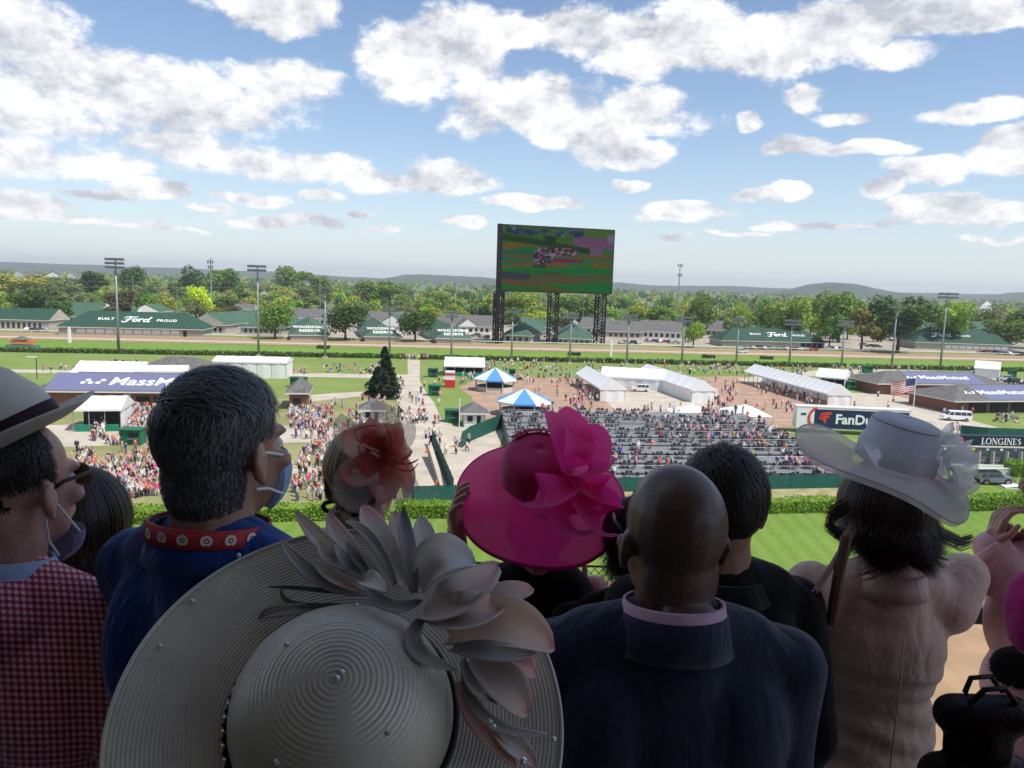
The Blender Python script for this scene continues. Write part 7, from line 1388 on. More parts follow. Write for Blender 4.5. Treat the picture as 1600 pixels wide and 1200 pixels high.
# --- blonde with the coral fascinator
P = Person('blonde person wearing a coral feather fascinator', (572, 676), 1.9, R(-10), R(-16), 1.0, .165, skin=SK_LIGHT)
P.body(); P.hands()
M_BLOND = hair_mat('hair_blonde', (.16, .10, .045), (.50, .37, .20), .4)
h_ = long_hair(P, M_BLOND, 4200, (.081, .1, .093), .06, 9, wave=.004, thick=.016, ang=(-2.4, 2.4), pinch=.55)
bun = MB(); rng = random.Random(3); cc_ = P.H(-.012, -.105, -.085)
for k in range(420):
    n_ = Vector((rng.gauss(0, 1), rng.gauss(0, 1), rng.gauss(0, 1))).normalized(); e = n_.orthogonal().normalized(); f = n_.cross(e); r_ = rng.uniform(.026, .036); a = rng.random()*6.28; ribbons(bun, [cc_ + (e*math.cos(a+j*.35) + f*math.sin(a+j*.35))*r_*Vector((1.25, .8, .95)).length/1.75 for j in range(6)], .0016, n_)
bun.ball(cc_, (.033, .027, .027), 14, 10); bun.build('bun', M_BLOND, h_)
b = MB(); b.tube([P.H(.05*math.cos(R(30*k)) - .012, -.098 - .006, -.06 + .018*math.sin(R(30*k))) for k in range(13)], .006, 6); b.build('hair_tie', M_BLACK, h_, True)
M_CORAL = petal_mat('fascinator_cloth', .6, .6, .72)
fp = lambda x, y, lift=0.0: D(x, y, 1.79 - lift)
fa = empty('fascinator', fp(590, 705)); fa.parent = P.t; fa.location = fp(590, 705) - P.o
def fpet(p0, p1, p2, w, c0, c1, l0=.0, l1=.03, l2=.02, nm='petal', cup=.35, **kw): return petal(nm, fp(*p0, l0), fp(*p1, l1), fp(*p2, l2), w/FPX*1.79, (0, -1, .2), M_CORAL, fa, cup, c0=c0, c1=c1, solid=.0008, **kw)
CO, CP, CD = (.88, .30, .24), (.92, .66, .58), (.75, .18, .14)
for a in [((585, 712), (572, 690), (560, 664), 70, CP, CO), ((590, 708), (600, 685), (606, 660), 64, CO, CP), ((592, 715), (615, 700), (636, 690), 56, CO, CP), ((585, 718), (562, 728), (548, 722), 66, CP, CO), ((590, 722), (590, 745), (575, 768), 80, CP, (.78, .48, .42)), ((598, 720), (618, 738), (622, 762), 60, CO, CP), ((588, 705), (585, 690), (590, 672), 40, CD, CO), ((592, 712), (604, 716), (620, 722), 36, CD, CO), ((584, 712), (574, 716), (566, 706), 34, CD, CO), ((590, 714), (585, 725), (592, 738), 40, CD, CO)]: fpet(*a, round_=True, ruffle=.002)
disc = MB()                                                  # pale ruffled net veil above and below
for (p0, p1, p2, w) in [((575, 712), (552, 680), (552, 655), 60), ((590, 700), (590, 668), (575, 652), 76), ((605, 705), (622, 680), (628, 660), 54), ((580, 725), (560, 755), (580, 780), 80), ((605, 725), (628, 760), (640, 775), 50)]:
    petal('net_ruffle', fp(*p0), fp(*p1, .02), fp(*p2, .01), w/FPX*1.79, (0, -1, .2), sinamay('net_pale', (.72, .62, .56), .34, .4, 500), fa, .3, round_=True, ruffle=.004)
M_FEATH = mat('feather_coral', (.72, .2, .15), .6, var=.3, scale=60)
for a in [((592, 706), (560, 692), (548, 672), (575, 664), (600, 664)), ((595, 705), (565, 700), (560, 680), (590, 670)), ((604, 708), (618, 690), (608, 672), (600, 662)), ((606, 716), (630, 728), (648, 722), (655, 716)), ((606, 722), (625, 735), (645, 738), (654, 722)), ((604, 718), (620, 722), (640, 712), (645, 702)), ((600, 728), (615, 740), (632, 748), (635, 762)), ((606, 712), (622, 716), (636, 726), (638, 738))]:
    b = MB(); b.tube([fp(x, y, .03+.01*k) for k, (x, y) in enumerate(a)], [.0028]*(len(a)-1) + [.001], 6); o = b.build('feather', M_FEATH, fa, True); md = o.modifiers.new('s', 'SUBSURF'); md.levels = md.render_levels = 2
P.jacket(cloth_mat('top_cream', (.5, .46, .4)), .9, name='top', waist=.85); P.legs(M_TROUS); P.shoes(M_SHOE)

# --- woman in the hot pink hat
PA = Vector((.03, -math.cos(R(62)), math.sin(R(62)))).normalized(); PC = D(840, 748, 2.0)
P = Person('person in a hot pink wide brimmed hat with a large bow and a black dress', (843, 764), 2.09, 0, R(5), .98, .178, slope=-.045, skin=SK_LIGHT, head_tilt=R(-12))
la = [[(-.165, 0, P.zs-.02), D(722, 930, 2.12), D(713, 826, 1.985)], [(.165, 0, P.zs-.02), (.185, -.01, P.zs-.28), (.12, .16, P.zs-.42)]]
P.body(1.0, la)
hand(P.t, D(713, 822, 1.98), (D(709, 780, 1.93) - D(713, 822, 1.98)), SK_LIGHT, .5, -1, (.8, -.2, .1), .92); hand(P.t, P.B(.12, .16, P.zs-.42), Vector((-.4, .8, 0)), SK_LIGHT)
long_hair(P, hair_mat('hair_brunette', (.01, .006, .004), (.05, .024, .013)), 1500, (.082, .1, .092), .05, 19, thick=.015)
m = MB(); m.ball(P.B(0, .01, P.zs-.16), (.178, .12, .22), 18, 12); m.ball(P.B(0, .02, P.zs-.4), (.135, .11, .2), 18, 12); m.ball(P.B(0, 0, P.zs-.62), (.165, .13, .22), 18, 12); m.ball(P.B(0, -.03, P.zs-.02), (.165, .09, .11), 18, 12)
M_BLKD = cloth_mat('dress_black', (.010, .009, .011), sheen=.1); remesh(m, 'dress', M_BLKD, P.t, .01, 4)
for sx in (-1, 1): b = MB(); b.tube([P.B(sx*.135, .02, P.zs+.05), P.B(sx*.142, -.105, P.zs-.04), P.B(sx*.138, -.125, P.zs-.2), P.B(sx*.128, -.115, P.zs-.4)], .008, 8); b.build('dress_trim', mat('trim_berry', (.22, .02, .07), .6), P.t, True)
P.legs(M_BLKD, 'skirt', 1.1, .5); P.shoes(M_SHOE)
M_PINK = sinamay('sinamay_pink', (.96, .05, .42), .985, .66, 260, .015); M_PINKD = sinamay('sinamay_pink_deep', (.68, .02, .21), .985, .35, 260, .015)
prof = [(.001, .102), (.03, .103), (.055, .101), (.075, .096), (.086, .089), (.0925, .079), (.095, .065), (.0955, .04), (.096, .015), (.097, 0)]
hat = lathe('pink_hat', prof, PC, PA, M_PINKD, P.t, 96, solid=.0012)
def pbrim(w, r_, h): f = (r_-.097)/.128; return r_*(1 + .05*math.cos(w)*f), h - .030*f*f*abs(math.cos(w))**1.5 - .075*f**1.6*max(0, -math.sin(w)) - .045*f*max(0, math.sin(w)) - .01*f + .008*f*math.sin(3*w+.6)
lathe('brim', [(.097 + .128*k/16, -.01*(k/16)) for k in range(17)], PC, PA, M_PINK, hat, 160, pbrim)
e_ = [(.225 + .003*math.cos(R(30*k)), -.01 + .003*math.sin(R(30*k))) for k in range(13)]; lathe('brim_edge', e_, PC, PA, mat('edge_pink', (.72, .03, .25), .5, trans=.3), hat, 160, pbrim)
lathe('hat_band', [(.0985, .002), (.0995, .012), (.0985, .022), (.0995, .032), (.0975, .045)], PC, PA, M_PINKD, hat, 96, lambda w, r_, h: (r_ + .001*math.sin(9*w), h + .004*math.sin(2*w)))
lathe('crown_trim', [(.086, .092), (.090, .099), (.082, .104), (.07, .106)], PC, PA, mat('trim_crimson', (.5, .02, .08), .7, bump=.5, bscale=200), hat, 64, lambda w, r_, h: (r_ + .003*math.sin(40*w), h + .002*math.sin(31*w)), a0=R(50), a1=R(150))
def pk(x, y, l): return on_plane(x, y, PC, PA, l)
for (p0, p1, p2, w, cu, kw) in [((895, 757, .05), (893, 690, .16), (866, 640, .10), 66, .5, {'round_': True}), ((897, 757, .05), (918, 708, .17), (905, 668, .14), 70, .6, {'round_': True}), ((897, 752, .06), (922, 725, .15), (938, 716, .10), 62, .4, {'round_': True}), ((896, 755, .09), (856, 770, .12), (826, 780, .09), 72, .5, {'round_': True}), ((898, 757, .06), (893, 795, .1), (900, 822, .05), 84, .45, {'round_': True}), ((899, 757, .06), (930, 790, .1), (943, 826, .05), 74, .5, {'round_': True}), ((899, 754, .06), (935, 765, .11), (955, 790, .05), 60, .5, {'round_': True}), ((895, 755, .08), (901, 748, .11), (905, 764, .09), 24, .4, {'round_': True}), ((897, 755, .05), (870, 792, .07), (850, 800, .04), 56, .5, {'round_': True})]:
    petal('bow_loop', pk(*p0), pk(*p1), pk(*p2), w/FPX*1.95, PA, M_PINK, hat, cu, base=.25, solid=0, ruffle=.003, rows=18, cols=12, **kw)

# --- dark haired person in black behind the bald man
P = Person('dark haired person in a black top standing beyond the bald man', (1133, 706), 1.62, R(4), R(-8), 1.0, .182, skin=SK_TAN)
P.body(); P.hands(); short_hair(P, hair_mat('hair_darkbrown', (.015, .01, .008), (.05, .032, .022)), lambda d_: d_.z > -.8 and (d_.y < .3 or d_.z > .35), (.09, .108, .1), 7000, lambda d_: .035, lambda d_: (.2, -.1, -1), 14, .0011, .25)
M_BLKT = cloth_mat('top_black', (.009, .009, .010), sheen=.15); P.jacket(M_BLKT, 1.02, name='top', disp=soft_folds(12, .003)); P.band('neck_band', M_BLKT, P.h-.31, P.h-.265, .105, .085, -.03, .008, .008); P.legs(M_TROUS); P.shoes(M_SHOE)
# --- dark person glimpsed between the pink hat and the bald man
P = Person('dark haired person in black glimpsed between the pink hat and the bald man', (1002, 790), 1.95, 0, R(25), .95, .17, skin=SK_TAN)
P.body(); P.hands(); long_hair(P, hair_mat('hair_black', (.006, .005, .005), (.02, .016, .014)), 2200, (.083, .102, .094), .12, 23, wave=.012, thick=.03); P.jacket(M_BLKT, .92, name='top'); P.legs(M_TROUS); P.shoes(M_SHOE)

# --- woman in the white organza hat
WA = Vector((.17, -.10, .96)).normalized(); WC = D(1394, 722, 1.74)
P = Person('brown haired person in a white organza hat and blush jacket at right', (1390, 738), 1.84, R(0), R(-24), .98, .182, slope=-.008, skin=SK_LIGHT)
wa = [[(-.17, 0, P.zs-.02), D(1268, 915, 1.72), D(1295, 985, 1.98)], [(.17, 0, P.zs-.02), D(1506, 900, 1.86), D(1480, 960, 2.1)]]
P.body(1.0, wa); P.hands(wa)
long_hair(P, hair_mat('hair_chestnut', (.012, .007, .005), (.075, .036, .022)), 8500, (.084, .102, .094), .105, 41, wave=.022, thick=.034, ang=(-2.2, 2.0), drift=(.03, -.02, 0), segs=16, w=.0010)
hs = MB(); rng = random.Random(8)
for k in range(340):                                        # curls on the left and the swept lock on the right
    u = rng.random()
    if k < 150: base_ = [(1322, 792), (1300, 806), (1296, 822), (1312, 836), (1330, 842), (1322, 870)]
    elif k < 290: base_ = [(1420, 800), (1450, 822), (1478, 838), (1500, 848), (1518, 842)]
    else: base_ = [(1400, 830), (1390, 870), (1365, 895), (1345, 900)] if k % 2 else [(1420, 825), (1440, 862), (1470, 870), (1480, 872)]
    j = [rng.gauss(0, 5.0 if k < 290 else 9), rng.gauss(0, 5.0 if k < 290 else 7)]; ribbons(hs, [D(x + j[0]*(1-.3*i/len(base_)), y + j[1], 1.735 + .012*i*(k >= 150 and k < 290) + rng.uniform(-.008, .008)) for i, (x, y) in enumerate(base_)], .0009, Vector((0, .3, 1)).normalized())
hs.build('hair_locks', MATS['hair_chestnut'], P.t)
def tension_folds(co):
    x = co[:, 0] - P.o.x; z = co[:, 2] - P.o.z; y = co[:, 1] - P.o.y; back = np.clip(-y*14, 0, 1); u = z + .45*x*x + .10*x
    sq = lambda a: np.sign(a)*np.abs(a)**.55
    f = .0050*sq(np.sin(u*80 + 2.6*np.sin(x*11))) * np.exp(-((z-1.03)/.09)**2) + .0062*sq(np.sin(u*58 - 5*x + 1.5*np.sin(x*17))) * np.exp(-((z-.87)/.11)**2) + .0042*sq(np.sin(u*105 + 5*x)) * np.exp(-((z-1.17)/.05)**2) + .004*sq(np.sin(u*70 + 9*x)) * np.exp(-((z-.72)/.07)**2)
    return f*back
M_BLUSH = cloth_mat('jacket_blush', (.88, .60, .50), 380, .3, (.94, .72, .62), sheen=.2)
P.jacket(M_BLUSH, 1.0, hem=P.h*.53, arms=wa, waist=1.2, disp=tension_folds, sleeve=1.15, hip=1.12, blades=False)
P.band('collar', M_BLUSH, P.h-.29, P.h-.235, .096, .084, -.036, .01, .006)
lathe('hem_band', [(.19, -.012), (.194, 0), (.19, .012)], P.B(0, .002, P.h*.535), (0, 0, 1), M_BLUSH, P.t, 64, lambda w, r_, h: (r_*(1 if True else 0)*(.74 + .26*abs(math.cos(w))), h), solid=.004)
b = MB(); b.tube([P.B(.002, -.135, P.zs-.05), P.B(.003, -.137, P.zs-.15), P.B(.002, -.135, P.zs-.3), P.B(0, -.132, P.zs-.46)], .0018, 5); b.build('back_seam', M_BLUSH, P.t, True)
m = MB(); rng = random.Random(2)                            # gathered puff sleeve head on the left shoulder
for k in range(9): a = R(-70 + k*20); c = P.B(-.165 - .03*math.cos(a), -.01 + .045*math.sin(a), P.zs + .022 - .004*(k % 2)); m.cone(c, c + Vector((-.012, -.01, -.085)), .017 + .003*(k % 2), .03)
remesh(m, 'puff_sleeve', M_BLUSH, P.t, .006, 2)
P.legs(cloth_mat('shorts_blush', (.40, .29, .25), 450, .3), 'shorts', 1.12, P.h*.36)
pa_, pb_ = D(1322, 836, 1.66), D(1296, 975, 1.62); b = MB(); b.tube([D(1330, 828, 1.70), D(1322, 842, 1.64), D(1310, 900, 1.61), D(1298, 975, 1.61)], [.012]*4, 8); bg = b.build('bag_strap', M_STRAPB, None); tag(bg, 'brown leather bag strap over the left shoulder of the blush jacket', 'strap')
P.shoes(M_SHOE)
b = MB(); b.tube([D(1322, 846, 1.66), D(1296, 890, 1.62), D(1266, 935, 1.60)], [.007]*3, 6); st = b.build('bag_strap', mat('strap_pink', (.5, .33, .3), .6)); tag(st, 'thin pink strap crossing to the purple clasp left of the blush jacket', 'strap'); b = MB(); b.box(D(1269, 932, 1.6), (.014, .008, .03), .4); b.build('clasp', mat('clasp_purple', (.2, .05, .4), .25, .6), st)
M_ORG = sinamay('organza_white', (.97, .96, .98), .74, .7, 600); M_ORG2 = sinamay('organza_crown', (.88, .89, .95), .8, .6, 600)
prof = [(.001, .106), (.03, .1065), (.055, .105), (.068, .1), (.074, .092), (.077, .07), (.079, .04), (.082, .012), (.084, 0)]
hat = lathe('white_hat', prof, WC, WA, M_ORG2, P.t, 96, lambda w, r_, h: (r_*(1 + .05*math.cos(w)), h), solid=.001)
def wbrim(w, r_, h): f = (r_-.084)/.1; return r_*(1 + .2*f*max(0, -math.cos(w)) - .04*f*max(0, math.cos(w))), h - .03*f*f*max(0, -math.sin(w))**1.2 + .016*f*math.sin(3*w+1.2) + .022*f*max(0, -math.cos(w)) - .03*f*max(0, math.cos(w))
lathe('brim', [(.084 + .098*k/14, -.012*(k/14)) for k in range(15)], WC, WA, M_ORG, hat, 160, wbrim)
lathe('brim_under', [(.084 + .092*k/14, -.016-.012*(k/14)) for k in range(15)], WC, WA, M_ORG, hat, 160, wbrim)
lathe('brim_edge', [(.182 + .0018*math.cos(R(40*k)), -.012 + .0018*math.sin(R(40*k))) for k in range(10)], WC, WA, mat('edge_white', (.66, .66, .7), .5, trans=.3), hat, 160, wbrim)
lathe('hat_band', [(.086, .0), (.0875, .008), (.086, .018), (.087, .03), (.0845, .045)], WC, WA, M_ORG, hat, 96, lambda w, r_, h: (r_*(1 + .05*math.cos(w)) + .0015*math.sin(7*w), h + .008*math.sin(w)), solid=.001)
lathe('crown_piping', [(.0745 + .0015*math.cos(R(45*k)), .093 + .0015*math.sin(R(45*k))) for k in range(9)], WC, WA, mat('edge_grey', (.3, .3, .34), .5), hat, 96, lambda w, r_, h: (r_*(1 + .05*math.cos(w)), h))
def wk(x, y, l): return on_plane(x, y, WC, WA, l)
def wpet(p0, p1, p2, w, cu=.5, d=(1.72, 1.66, 1.7), nm='bow_loop'): petal(nm, D(*p0, d[0]), D(*p1, d[1]), D(*p2, d[2]), w/FPX*1.7, (.3, -.8, .4), M_ORG, hat, cu, base=.25, round_=True, solid=0, ruffle=.002, rows=16, cols=10)
for a in [((1462, 735), (1490, 712), (1505, 690), 44), ((1462, 738), (1495, 732), (1516, 712), 48), ((1458, 740), (1490, 748), (1512, 742), 40), ((1455, 742), (1480, 760), (1505, 752), 34), ((1460, 725), (1478, 690), (1492, 672), 36), ((1452, 740), (1448, 765), (1440, 790), 44), ((1470, 728), (1500, 715), (1522, 700), 40), ((1466, 742), (1496, 756), (1524, 748), 36), ((1345, 680), (1362, 705), (1378, 735), 26)]: wpet(*a)

# --- clapping person at the right edge
P = Person('person in pale pink sleeves clasping hands at the right edge', (1676, 690), 1.95, R(10), R(20), 1.0, .17, skin=SK_PINK)
ca = [[(-.17, 0, P.zs-.02), D(1598, 912, 1.86), D(1549, 856, 1.92)], [(.17, 0, P.zs-.02), D(1672, 930, 1.98), D(1582, 852, 2.0)]]
P.body(1.0, ca)
M_PALE = cloth_mat('sleeve_pale_pink', (.82, .45, .47), 450, .3, (.88, .53, .55))
P.jacket(M_PALE, .98, arms=ca, name='blouse', sleeve=1.08, disp=soft_folds(30, .004, 22, 18))
hand(P.t, D(1549, 850, 1.92), D(1551, 812, 1.92) - D(1549, 856, 1.92) + Vector((.02, 0, 0)), SK_PINK, .75, 1, (.8, -.1, .3), .84, .05); hand(P.t, D(1576, 850, 1.97), D(1553, 818, 1.93) - D(1576, 850, 1.97), SK_PINK, .9, -1, (-.5, -.7, .1), .84, .05)
for a_ in ca:                                               # folded cuffs
    d_ = (a_[2]-a_[1]).normalized(); lathe('cuff', [(.042, -.03), (.045, -.028), (.046, 0), (.043, .004)], a_[2], d_, M_PALE, P.t, 32, solid=.003)
long_hair(P, MATS['hair_brunette'], 900, (.083, .102, .094), .1, 51); P.legs(M_TROUS); P.shoes(M_SHOE)
# --- person in magenta at the right edge
P = Person('person in a magenta top with a black skirt cut by the right edge', (1800, 660), 1.4, R(0), 0, 1.0, .17, skin=SK_TAN)
ma = [[(-.17, 0, P.zs-.02), D(1620, 995, 1.36), D(1660, 1020, 1.5)], [(.17, 0, P.zs-.02), (.22, 0, P.zs-.3), (.18, .12, P.zs-.5)]]
P.body(1.0, ma); P.hands(ma); M_MAG = cloth_mat('top_magenta', (.62, .02, .22), 450, .4, (.7, .03, .27))
m = MB(); B = P.B; m.cone(ma[0][1].lerp(B(-.17, 0, P.zs-.02), .72), ma[0][1].lerp(B(-.17, 0, P.zs-.02), .12), .056, .05); m.ball(B(0, .01, P.zs-.15), (.165, .12, .22)); m.cone(B(-.16, 0, P.zs-.02), B(.16, 0, P.zs-.02), .06, .06); m.ball(B(0, 0, P.zs-.38), (.15, .12, .2)); remesh(m, 'top', M_MAG, P.t, .008, 4)
long_hair(P, MATS['hair_brunette'], 900, (.083, .102, .094), .1, 61); P.legs(M_BLKD, 'skirt', 1.25, .5); P.shoes(M_SHOE)
hb_c = D(1530, 1150, 1.6); hb = empty('handbag', hb_c, 'black handbag with two looped handles at the lower right edge', 'handbag'); m = MB(); m.ball(hb_c, (.085, .05, .1)); m.cone(hb_c + Vector((-.06, 0, .05)), hb_c + Vector((.07, 0, .05)), .045, .045); m.cone(hb_c + Vector((-.07, 0, -.1)), hb_c + Vector((.08, 0, -.1)), .055, .055); remesh(m, 'bag_body', mat('bag_black', (.012, .011, .012), .45, bump=.2, bscale=120), hb, .008, 3)
for k in (0, 1): b = MB(); b.tube([hb_c + Vector((-.05 + .02*k, -.03+.05*k, .09)), hb_c + Vector((-.02, -.03+.05*k, .125)), hb_c + Vector((.03, -.02+.05*k, .125)), hb_c + Vector((.06, -.02+.05*k, .09))], .006, 8); b.build('handle', mat('bag_black', (.012, .011, .012)), hb, True)
fur = MB(); rng = random.Random(4); fc = D(1592, 1040, 1.42)
for k in range(5000):
    n_ = Vector((rng.gauss(0, 1), rng.gauss(0, 1), rng.gauss(0, 1))).normalized(); p = fc + Vector((n_.x*.042, n_.y*.04, n_.z*.034)); ribbons(fur, [p, p + n_*.004 + Vector((0, 0, -.003)), p + n_*.006 + Vector((rng.gauss(0, .003), 0, -.007))], .0012, n_.orthogonal().normalized())
fur.ball(fc, (.04, .038, .032), 16, 10); tag(fur.build('fur_pouch', hair_mat('fur_black', (.008, .007, .007), (.03, .026, .025), .7), loc=fc), 'black furry pouch held under the magenta sleeve', 'pouch')

# --- woman in the big grey straw hat, nearest of all
GA = Vector((.06, -math.cos(R(49)), math.sin(R(49)))).normalized(); GC = D(537, 1120, .80)
P = Person('person under a huge grey straw hat with pale silk flowers, nearest the camera', (505, 1060), .93, R(-8), R(-8), .96, .165, skin=SK_LIGHT, head_tilt=R(-10))
P.body(); P.hands(); long_hair(P, MATS['hair_brunette'], 1200, (.082, .1, .092), .12, 71); P.jacket(cloth_mat('dress_navy', (.012, .014, .03)), .92, name='dress', waist=.85); P.legs(M_BLKD, 'skirt', 1.2, .5); P.shoes(M_SHOE)
def greystraw(nt, N, L, bs):
    tc = N.new('ShaderNodeTexCoord'); t = N.new('ShaderNodeTexNoise'); t.inputs['Scale'].default_value = 900; t.inputs['Detail'].default_value = 2; L.new(tc.outputs['Object'], t.inputs['Vector']); t3 = N.new('ShaderNodeTexNoise'); t3.inputs['Scale'].default_value = 14; t3.inputs['Detail'].default_value = 5; L.new(tc.outputs['Object'], t3.inputs['Vector'])
    ad = N.new('ShaderNodeMath'); ad.operation = 'MULTIPLY_ADD'; L.new(t.outputs[0], ad.inputs[0]); ad.inputs[1].default_value = .6; L.new(t3.outputs[0], ad.inputs[2]); mx = N.new('ShaderNodeMix'); mx.data_type = 'RGBA'; r = N.new('ShaderNodeMapRange'); r.inputs[1].default_value = .5; r.inputs[2].default_value = 1.1; L.new(ad.outputs[0], r.inputs[0]); L.new(r.outputs[0], mx.inputs[0]); mx.inputs[6].default_value = (.40, .36, .295, 1); mx.inputs[7].default_value = (.68, .62, .525, 1)
    L.new(mx.outputs[2], bs.inputs['Base Color']); bs.inputs['Roughness'].default_value = .42; bs.inputs['Metallic'].default_value = .25; bs.inputs['Specular IOR Level'].default_value = .5; bp = N.new('ShaderNodeBump'); bp.inputs['Strength'].default_value = .3; bp.inputs['Distance'].default_value = .001; L.new(t.outputs[0], bp.inputs['Height']); L.new(bp.outputs[0], bs.inputs['Normal'])
M_GSTRAW = node_mat('straw_grey', greystraw)
def ridged(pts, step, amp):                                   # sewn braid: fine ridges along a profile
    out = []; s_ = 0.0
    for (a, c) in zip(pts, pts[1:]):
        ln = math.hypot(c[0]-a[0], c[1]-a[1]); n_ = max(1, int(ln/(step/5))); nx, ny = -(c[1]-a[1])/ln, (c[0]-a[0])/ln
        for k in range(n_): f = k/n_; q = ((s_+ln*f)/step) % 1.0; o_ = amp*(abs(math.sin(math.pi*q))**.7); out.append((a[0]+(c[0]-a[0])*f - nx*o_*0 + (0), a[1]+(c[1]-a[1])*f + o_))
        s_ += ln
    out.append(pts[-1]); return out
dome = [(.0005 + .117*math.sin(R(90)*(k/24)**.9), .112*math.cos(R(90)*(k/24)**.9)**.85 if k < 24 else 0.0) for k in range(25)]
hat = lathe('grey_straw_hat', ridged(dome, .0056, .0011), GC, GA, M_GSTRAW, P.t, 140, lambda w, r_, h: (r_*(1 + .03*math.cos(w)**2), h))
def gbrim(w, r_, h): f = (r_-.118)/.122; return r_*(1 + .02*math.cos(2*w+.4)*f), h + .012*f*f + .012*f*math.sin(w*2+.9) - .02*f*max(0, math.cos(w))
lathe('brim', ridged([(.118 + .120*k/12, 0) for k in range(13)], .0042, .0009), GC, GA, M_GSTRAW, hat, 180, gbrim)
lathe('brim_edge', [(.238 + .0025*math.cos(R(40*k)), .0025*math.sin(R(40*k))) for k in range(10)], GC, GA, M_GSTRAW, hat, 180, gbrim)
lathe('crown_cord', [(.1205 + .003*math.cos(R(40*k)), .003 + .003*math.sin(R(40*k))) for k in range(10)], GC, GA, M_BLACK, hat, 140, lambda w, r_, h: (r_*(1 + .03*math.cos(w)**2), h))
M_GEM = mat('rhinestone', (.8, .8, .82), .05, .6, spec=1.0)
def gk(x, y, l): return on_plane(x, y, GC, GA, l)
x_, f_, a_ = frame_of(GA)
def dome_pt(r_, w): k = (math.asin(min(1, r_/.117))/R(90)); return GC + x_*r_*math.cos(w) + f_*r_*math.sin(w) + a_*(.112*math.cos(R(90)*k)**.85 + .002)
for (r_, w) in ((.003, 0), (.009, .8), (.07, 2.6), (.085, 4.2), (.072, 5.7), (.098, .9), (.1, 1.6)): b = MB(); b.ball(dome_pt(r_, w), .0032, 8, 6); b.build('rhinestone', M_GEM, hat)
for (x, y) in ((373, 868), (194, 1195), (250, 1010), (300, 940), (865, 1155), (760, 1130)): b = MB(); b.ball(gk(x, y, .014), .0032, 8, 6); b.build('rhinestone', M_GEM, hat)
for k in range(26): w = R(150 + k*3.4); b = MB(); q = GC + x_*.1265*math.cos(w) + f_*.1245*math.sin(w) + a_*.007; b.ball(q, .0024, 7, 5); b.build('bead', M_GEM if k % 2 else M_BLACK, hat)
M_PETAL = petal_mat('silk_petal', .65, .3)
def Z(x, y): return 420 + x/2.728, 760 + y/2.728
GR, LG, PKT, PCH, MAU, DKG, YEL, ROS = (.44, .415, .395), (.80, .73, .68), (.85, .42, .37), (.82, .62, .50), (.66, .55, .51), (.15, .15, .155), (.72, .62, .34), (.80, .48, .43)
fl = empty('silk_flower', gk(*Z(640, 480), .03)); fl.location = gk(*Z(640, 480), .03) - P.o; fl.parent = P.t
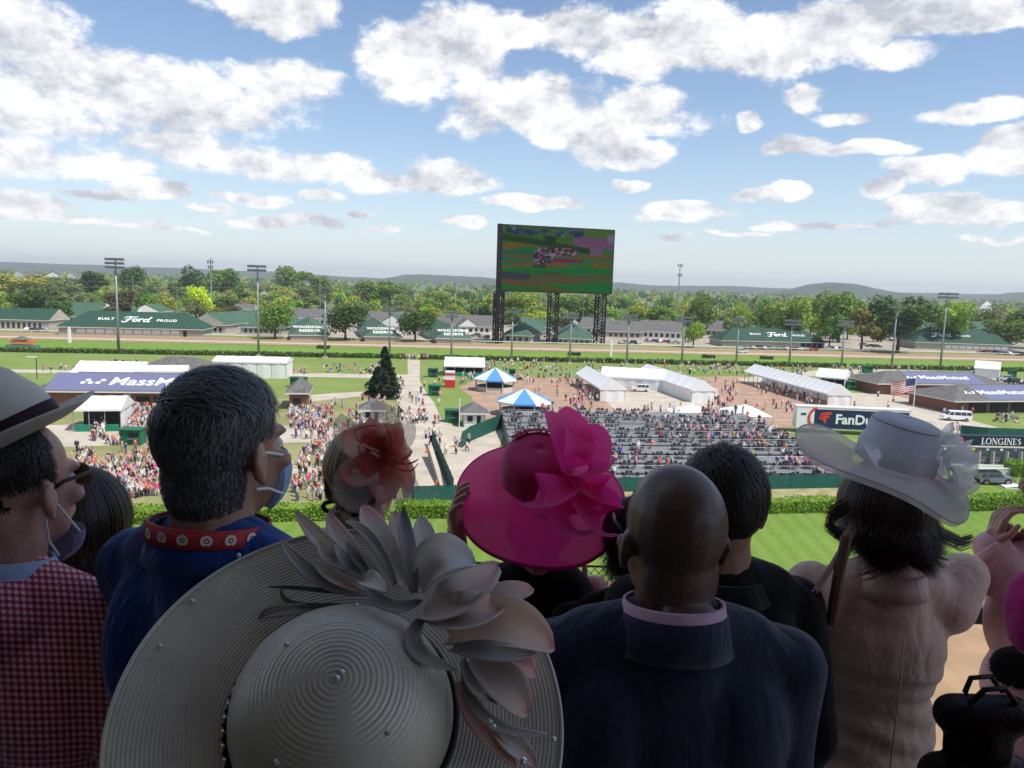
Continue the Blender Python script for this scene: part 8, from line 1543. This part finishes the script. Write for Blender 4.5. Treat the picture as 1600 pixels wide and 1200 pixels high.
for (p0, p1, p2, w, c0, c1, l, cu, cl) in [
    ((420, 460), (200, 385), (55, 225), 74, GR, LG, (.03, .045, .05), .5, .0), ((440, 420), (260, 270), (115, 108), 92, LG, PCH, (.035, .05, .03), .45, .0), ((480, 400), (330, 260), (258, 115), 104, LG, PKT, (.035, .05, .025), .5, .0), ((540, 420), (440, 230), (330, 150), 54, GR, LG, (.06, .085, .06), .7, .0), ((580, 420), (470, 220), (405, 82), 128, LG, PKT, (.035, .055, .02), .5, .0), ((620, 455), (596, 280), (572, 88), 78, GR, DKG, (.06, .08, .05), .7, .0), ((570, 400), (560, 220), (535, 108), 112, MAU, PCH, (.03, .04, .02), .4, .0), ((690, 330), (664, 230), (650, 128), 116, LG, LG, (.03, .035, .02), .4, .0),
    ((640, 430), (740, 300), (880, 330), 215, LG, (.60, .60, .64), (.06, .10, .06), .75, .0), ((650, 540), (810, 470), (985, 330), 190, MAU, ROS, (.07, .125, .08), .8, .1), ((690, 560), (840, 540), (1005, 490), 190, MAU, PKT, (.075, .125, .09), .8, .1), ((760, 640), (1010, 590), (1215, 695), 250, PCH, ROS, (.06, .10, .05), .7, .0), ((840, 520), (1010, 460), (1125, 438), 120, MAU, PKT, (.045, .06, .04), .6, .0), ((780, 690), (950, 705), (1135, 712), 100, GR, GR, (.08, .11, .08), .6, .0), ((660, 560), (625, 690), (800, 782), 84, GR, LG, (.075, .09, .07), .6, .0), ((830, 730), (890, 870), (1025, 915), 60, GR, LG, (.07, .085, .06), .7, .0), ((850, 740), (1010, 850), (1100, 970), 190, MAU, ROS, (.055, .075, .04), .6, .0), ((830, 800), (940, 1000), (1185, 1055), 56, GR, MAU, (.06, .06, .04), .7, .0), ((815, 830), (890, 1000), (1060, 1195), 100, ROS, ROS, (.05, .04, .03), .5, .0), ((960, 1020), (1040, 1090), (1140, 1190), 110, LG, ROS, (.03, .035, .02), .5, .0),
    ((415, 425), (520, 510), (655, 485), 70, GR, DKG, (.075, .09, .08), .7, .0), ((400, 465), (200, 440), (0, 428), 22, DKG, DKG, (.02, .02, .01), .3, .0), ((300, 500), (110, 500), (55, 440), 26, DKG, DKG, (.02, .02, .01), .3, .0), ((300, 520), (60, 530), (-40, 565), 60, GR, GR, (.016, .02, .006), .3, .0), ((345, 345), (255, 300), (222, 235), 74, MAU, YEL, (.05, .06, .05), .5, .0), ((400, 385), (330, 320), (290, 248), 58, GR, LG, (.06, .075, .06), .7, .0), ((430, 375), (375, 310), (335, 238), 50, DKG, GR, (.065, .08, .06), .7, .0), ((880, 420), (890, 370), (985, 315), 70, MAU, PKT, (.05, .06, .05), .6, .1), ((500, 440), (430, 400), (400, 410), 90, LG, GR, (.08, .1, .08), .7, .0), ((1000, 700), (1090, 760), (1130, 800), 110, ROS, PKT, (.03, .035, .02), .4, .0), ((470, 430), (300, 400), (180, 300), 60, LG, LG, (.04, .055, .04), .6, .0), ((230, 370), (330, 420), (415, 460), 40, ROS, LG, (.05, .055, .05), .5, .0)]:
    a0, a1, a2 = gk(*Z(*p0), l[0]), gk(*Z(*p1), l[1]), gk(*Z(*p2), l[2]); dd = ((a0+a1+a2)/3 - Vector((0, 0, CAM_Z))).length
    petal('petal', a0, a1, a2, w*.84/2.728/FPX*dd, GA, M_PETAL, fl, cu, c0=c0, c1=c1, start=.6, ruffle=.0012, curl=-cl*.05, base=.35, power=.9)
for (x, y) in ((940, 1005), (1085, 1170), (955, 1025), (735, 318)): b = MB(); b.ball(gk(*Z(x, y), .075), .0038, 8, 6); b.build('rhinestone', M_GEM, fl)
# ------------------------------------------------------------------ haze in the air
b = MB(); b.box((0, 3850, 62), (16000, 8300, 126)); hz = b.build('haze', None); hz.data.materials.clear()
hm = bpy.data.materials.new('haze_air'); hm.use_nodes = True; nt = hm.node_tree; nt.nodes.clear(); v = nt.nodes.new('ShaderNodeVolumePrincipled'); v.inputs['Color'].default_value = (.88, .93, 1, 1); v.inputs['Density'].default_value = .00012; v.inputs['Anisotropy'].default_value = .2
o = nt.nodes.new('ShaderNodeOutputMaterial'); nt.links.new(v.outputs[0], o.inputs['Volume']); hz.data.materials.append(hm); tag(hz, kind='stuff')
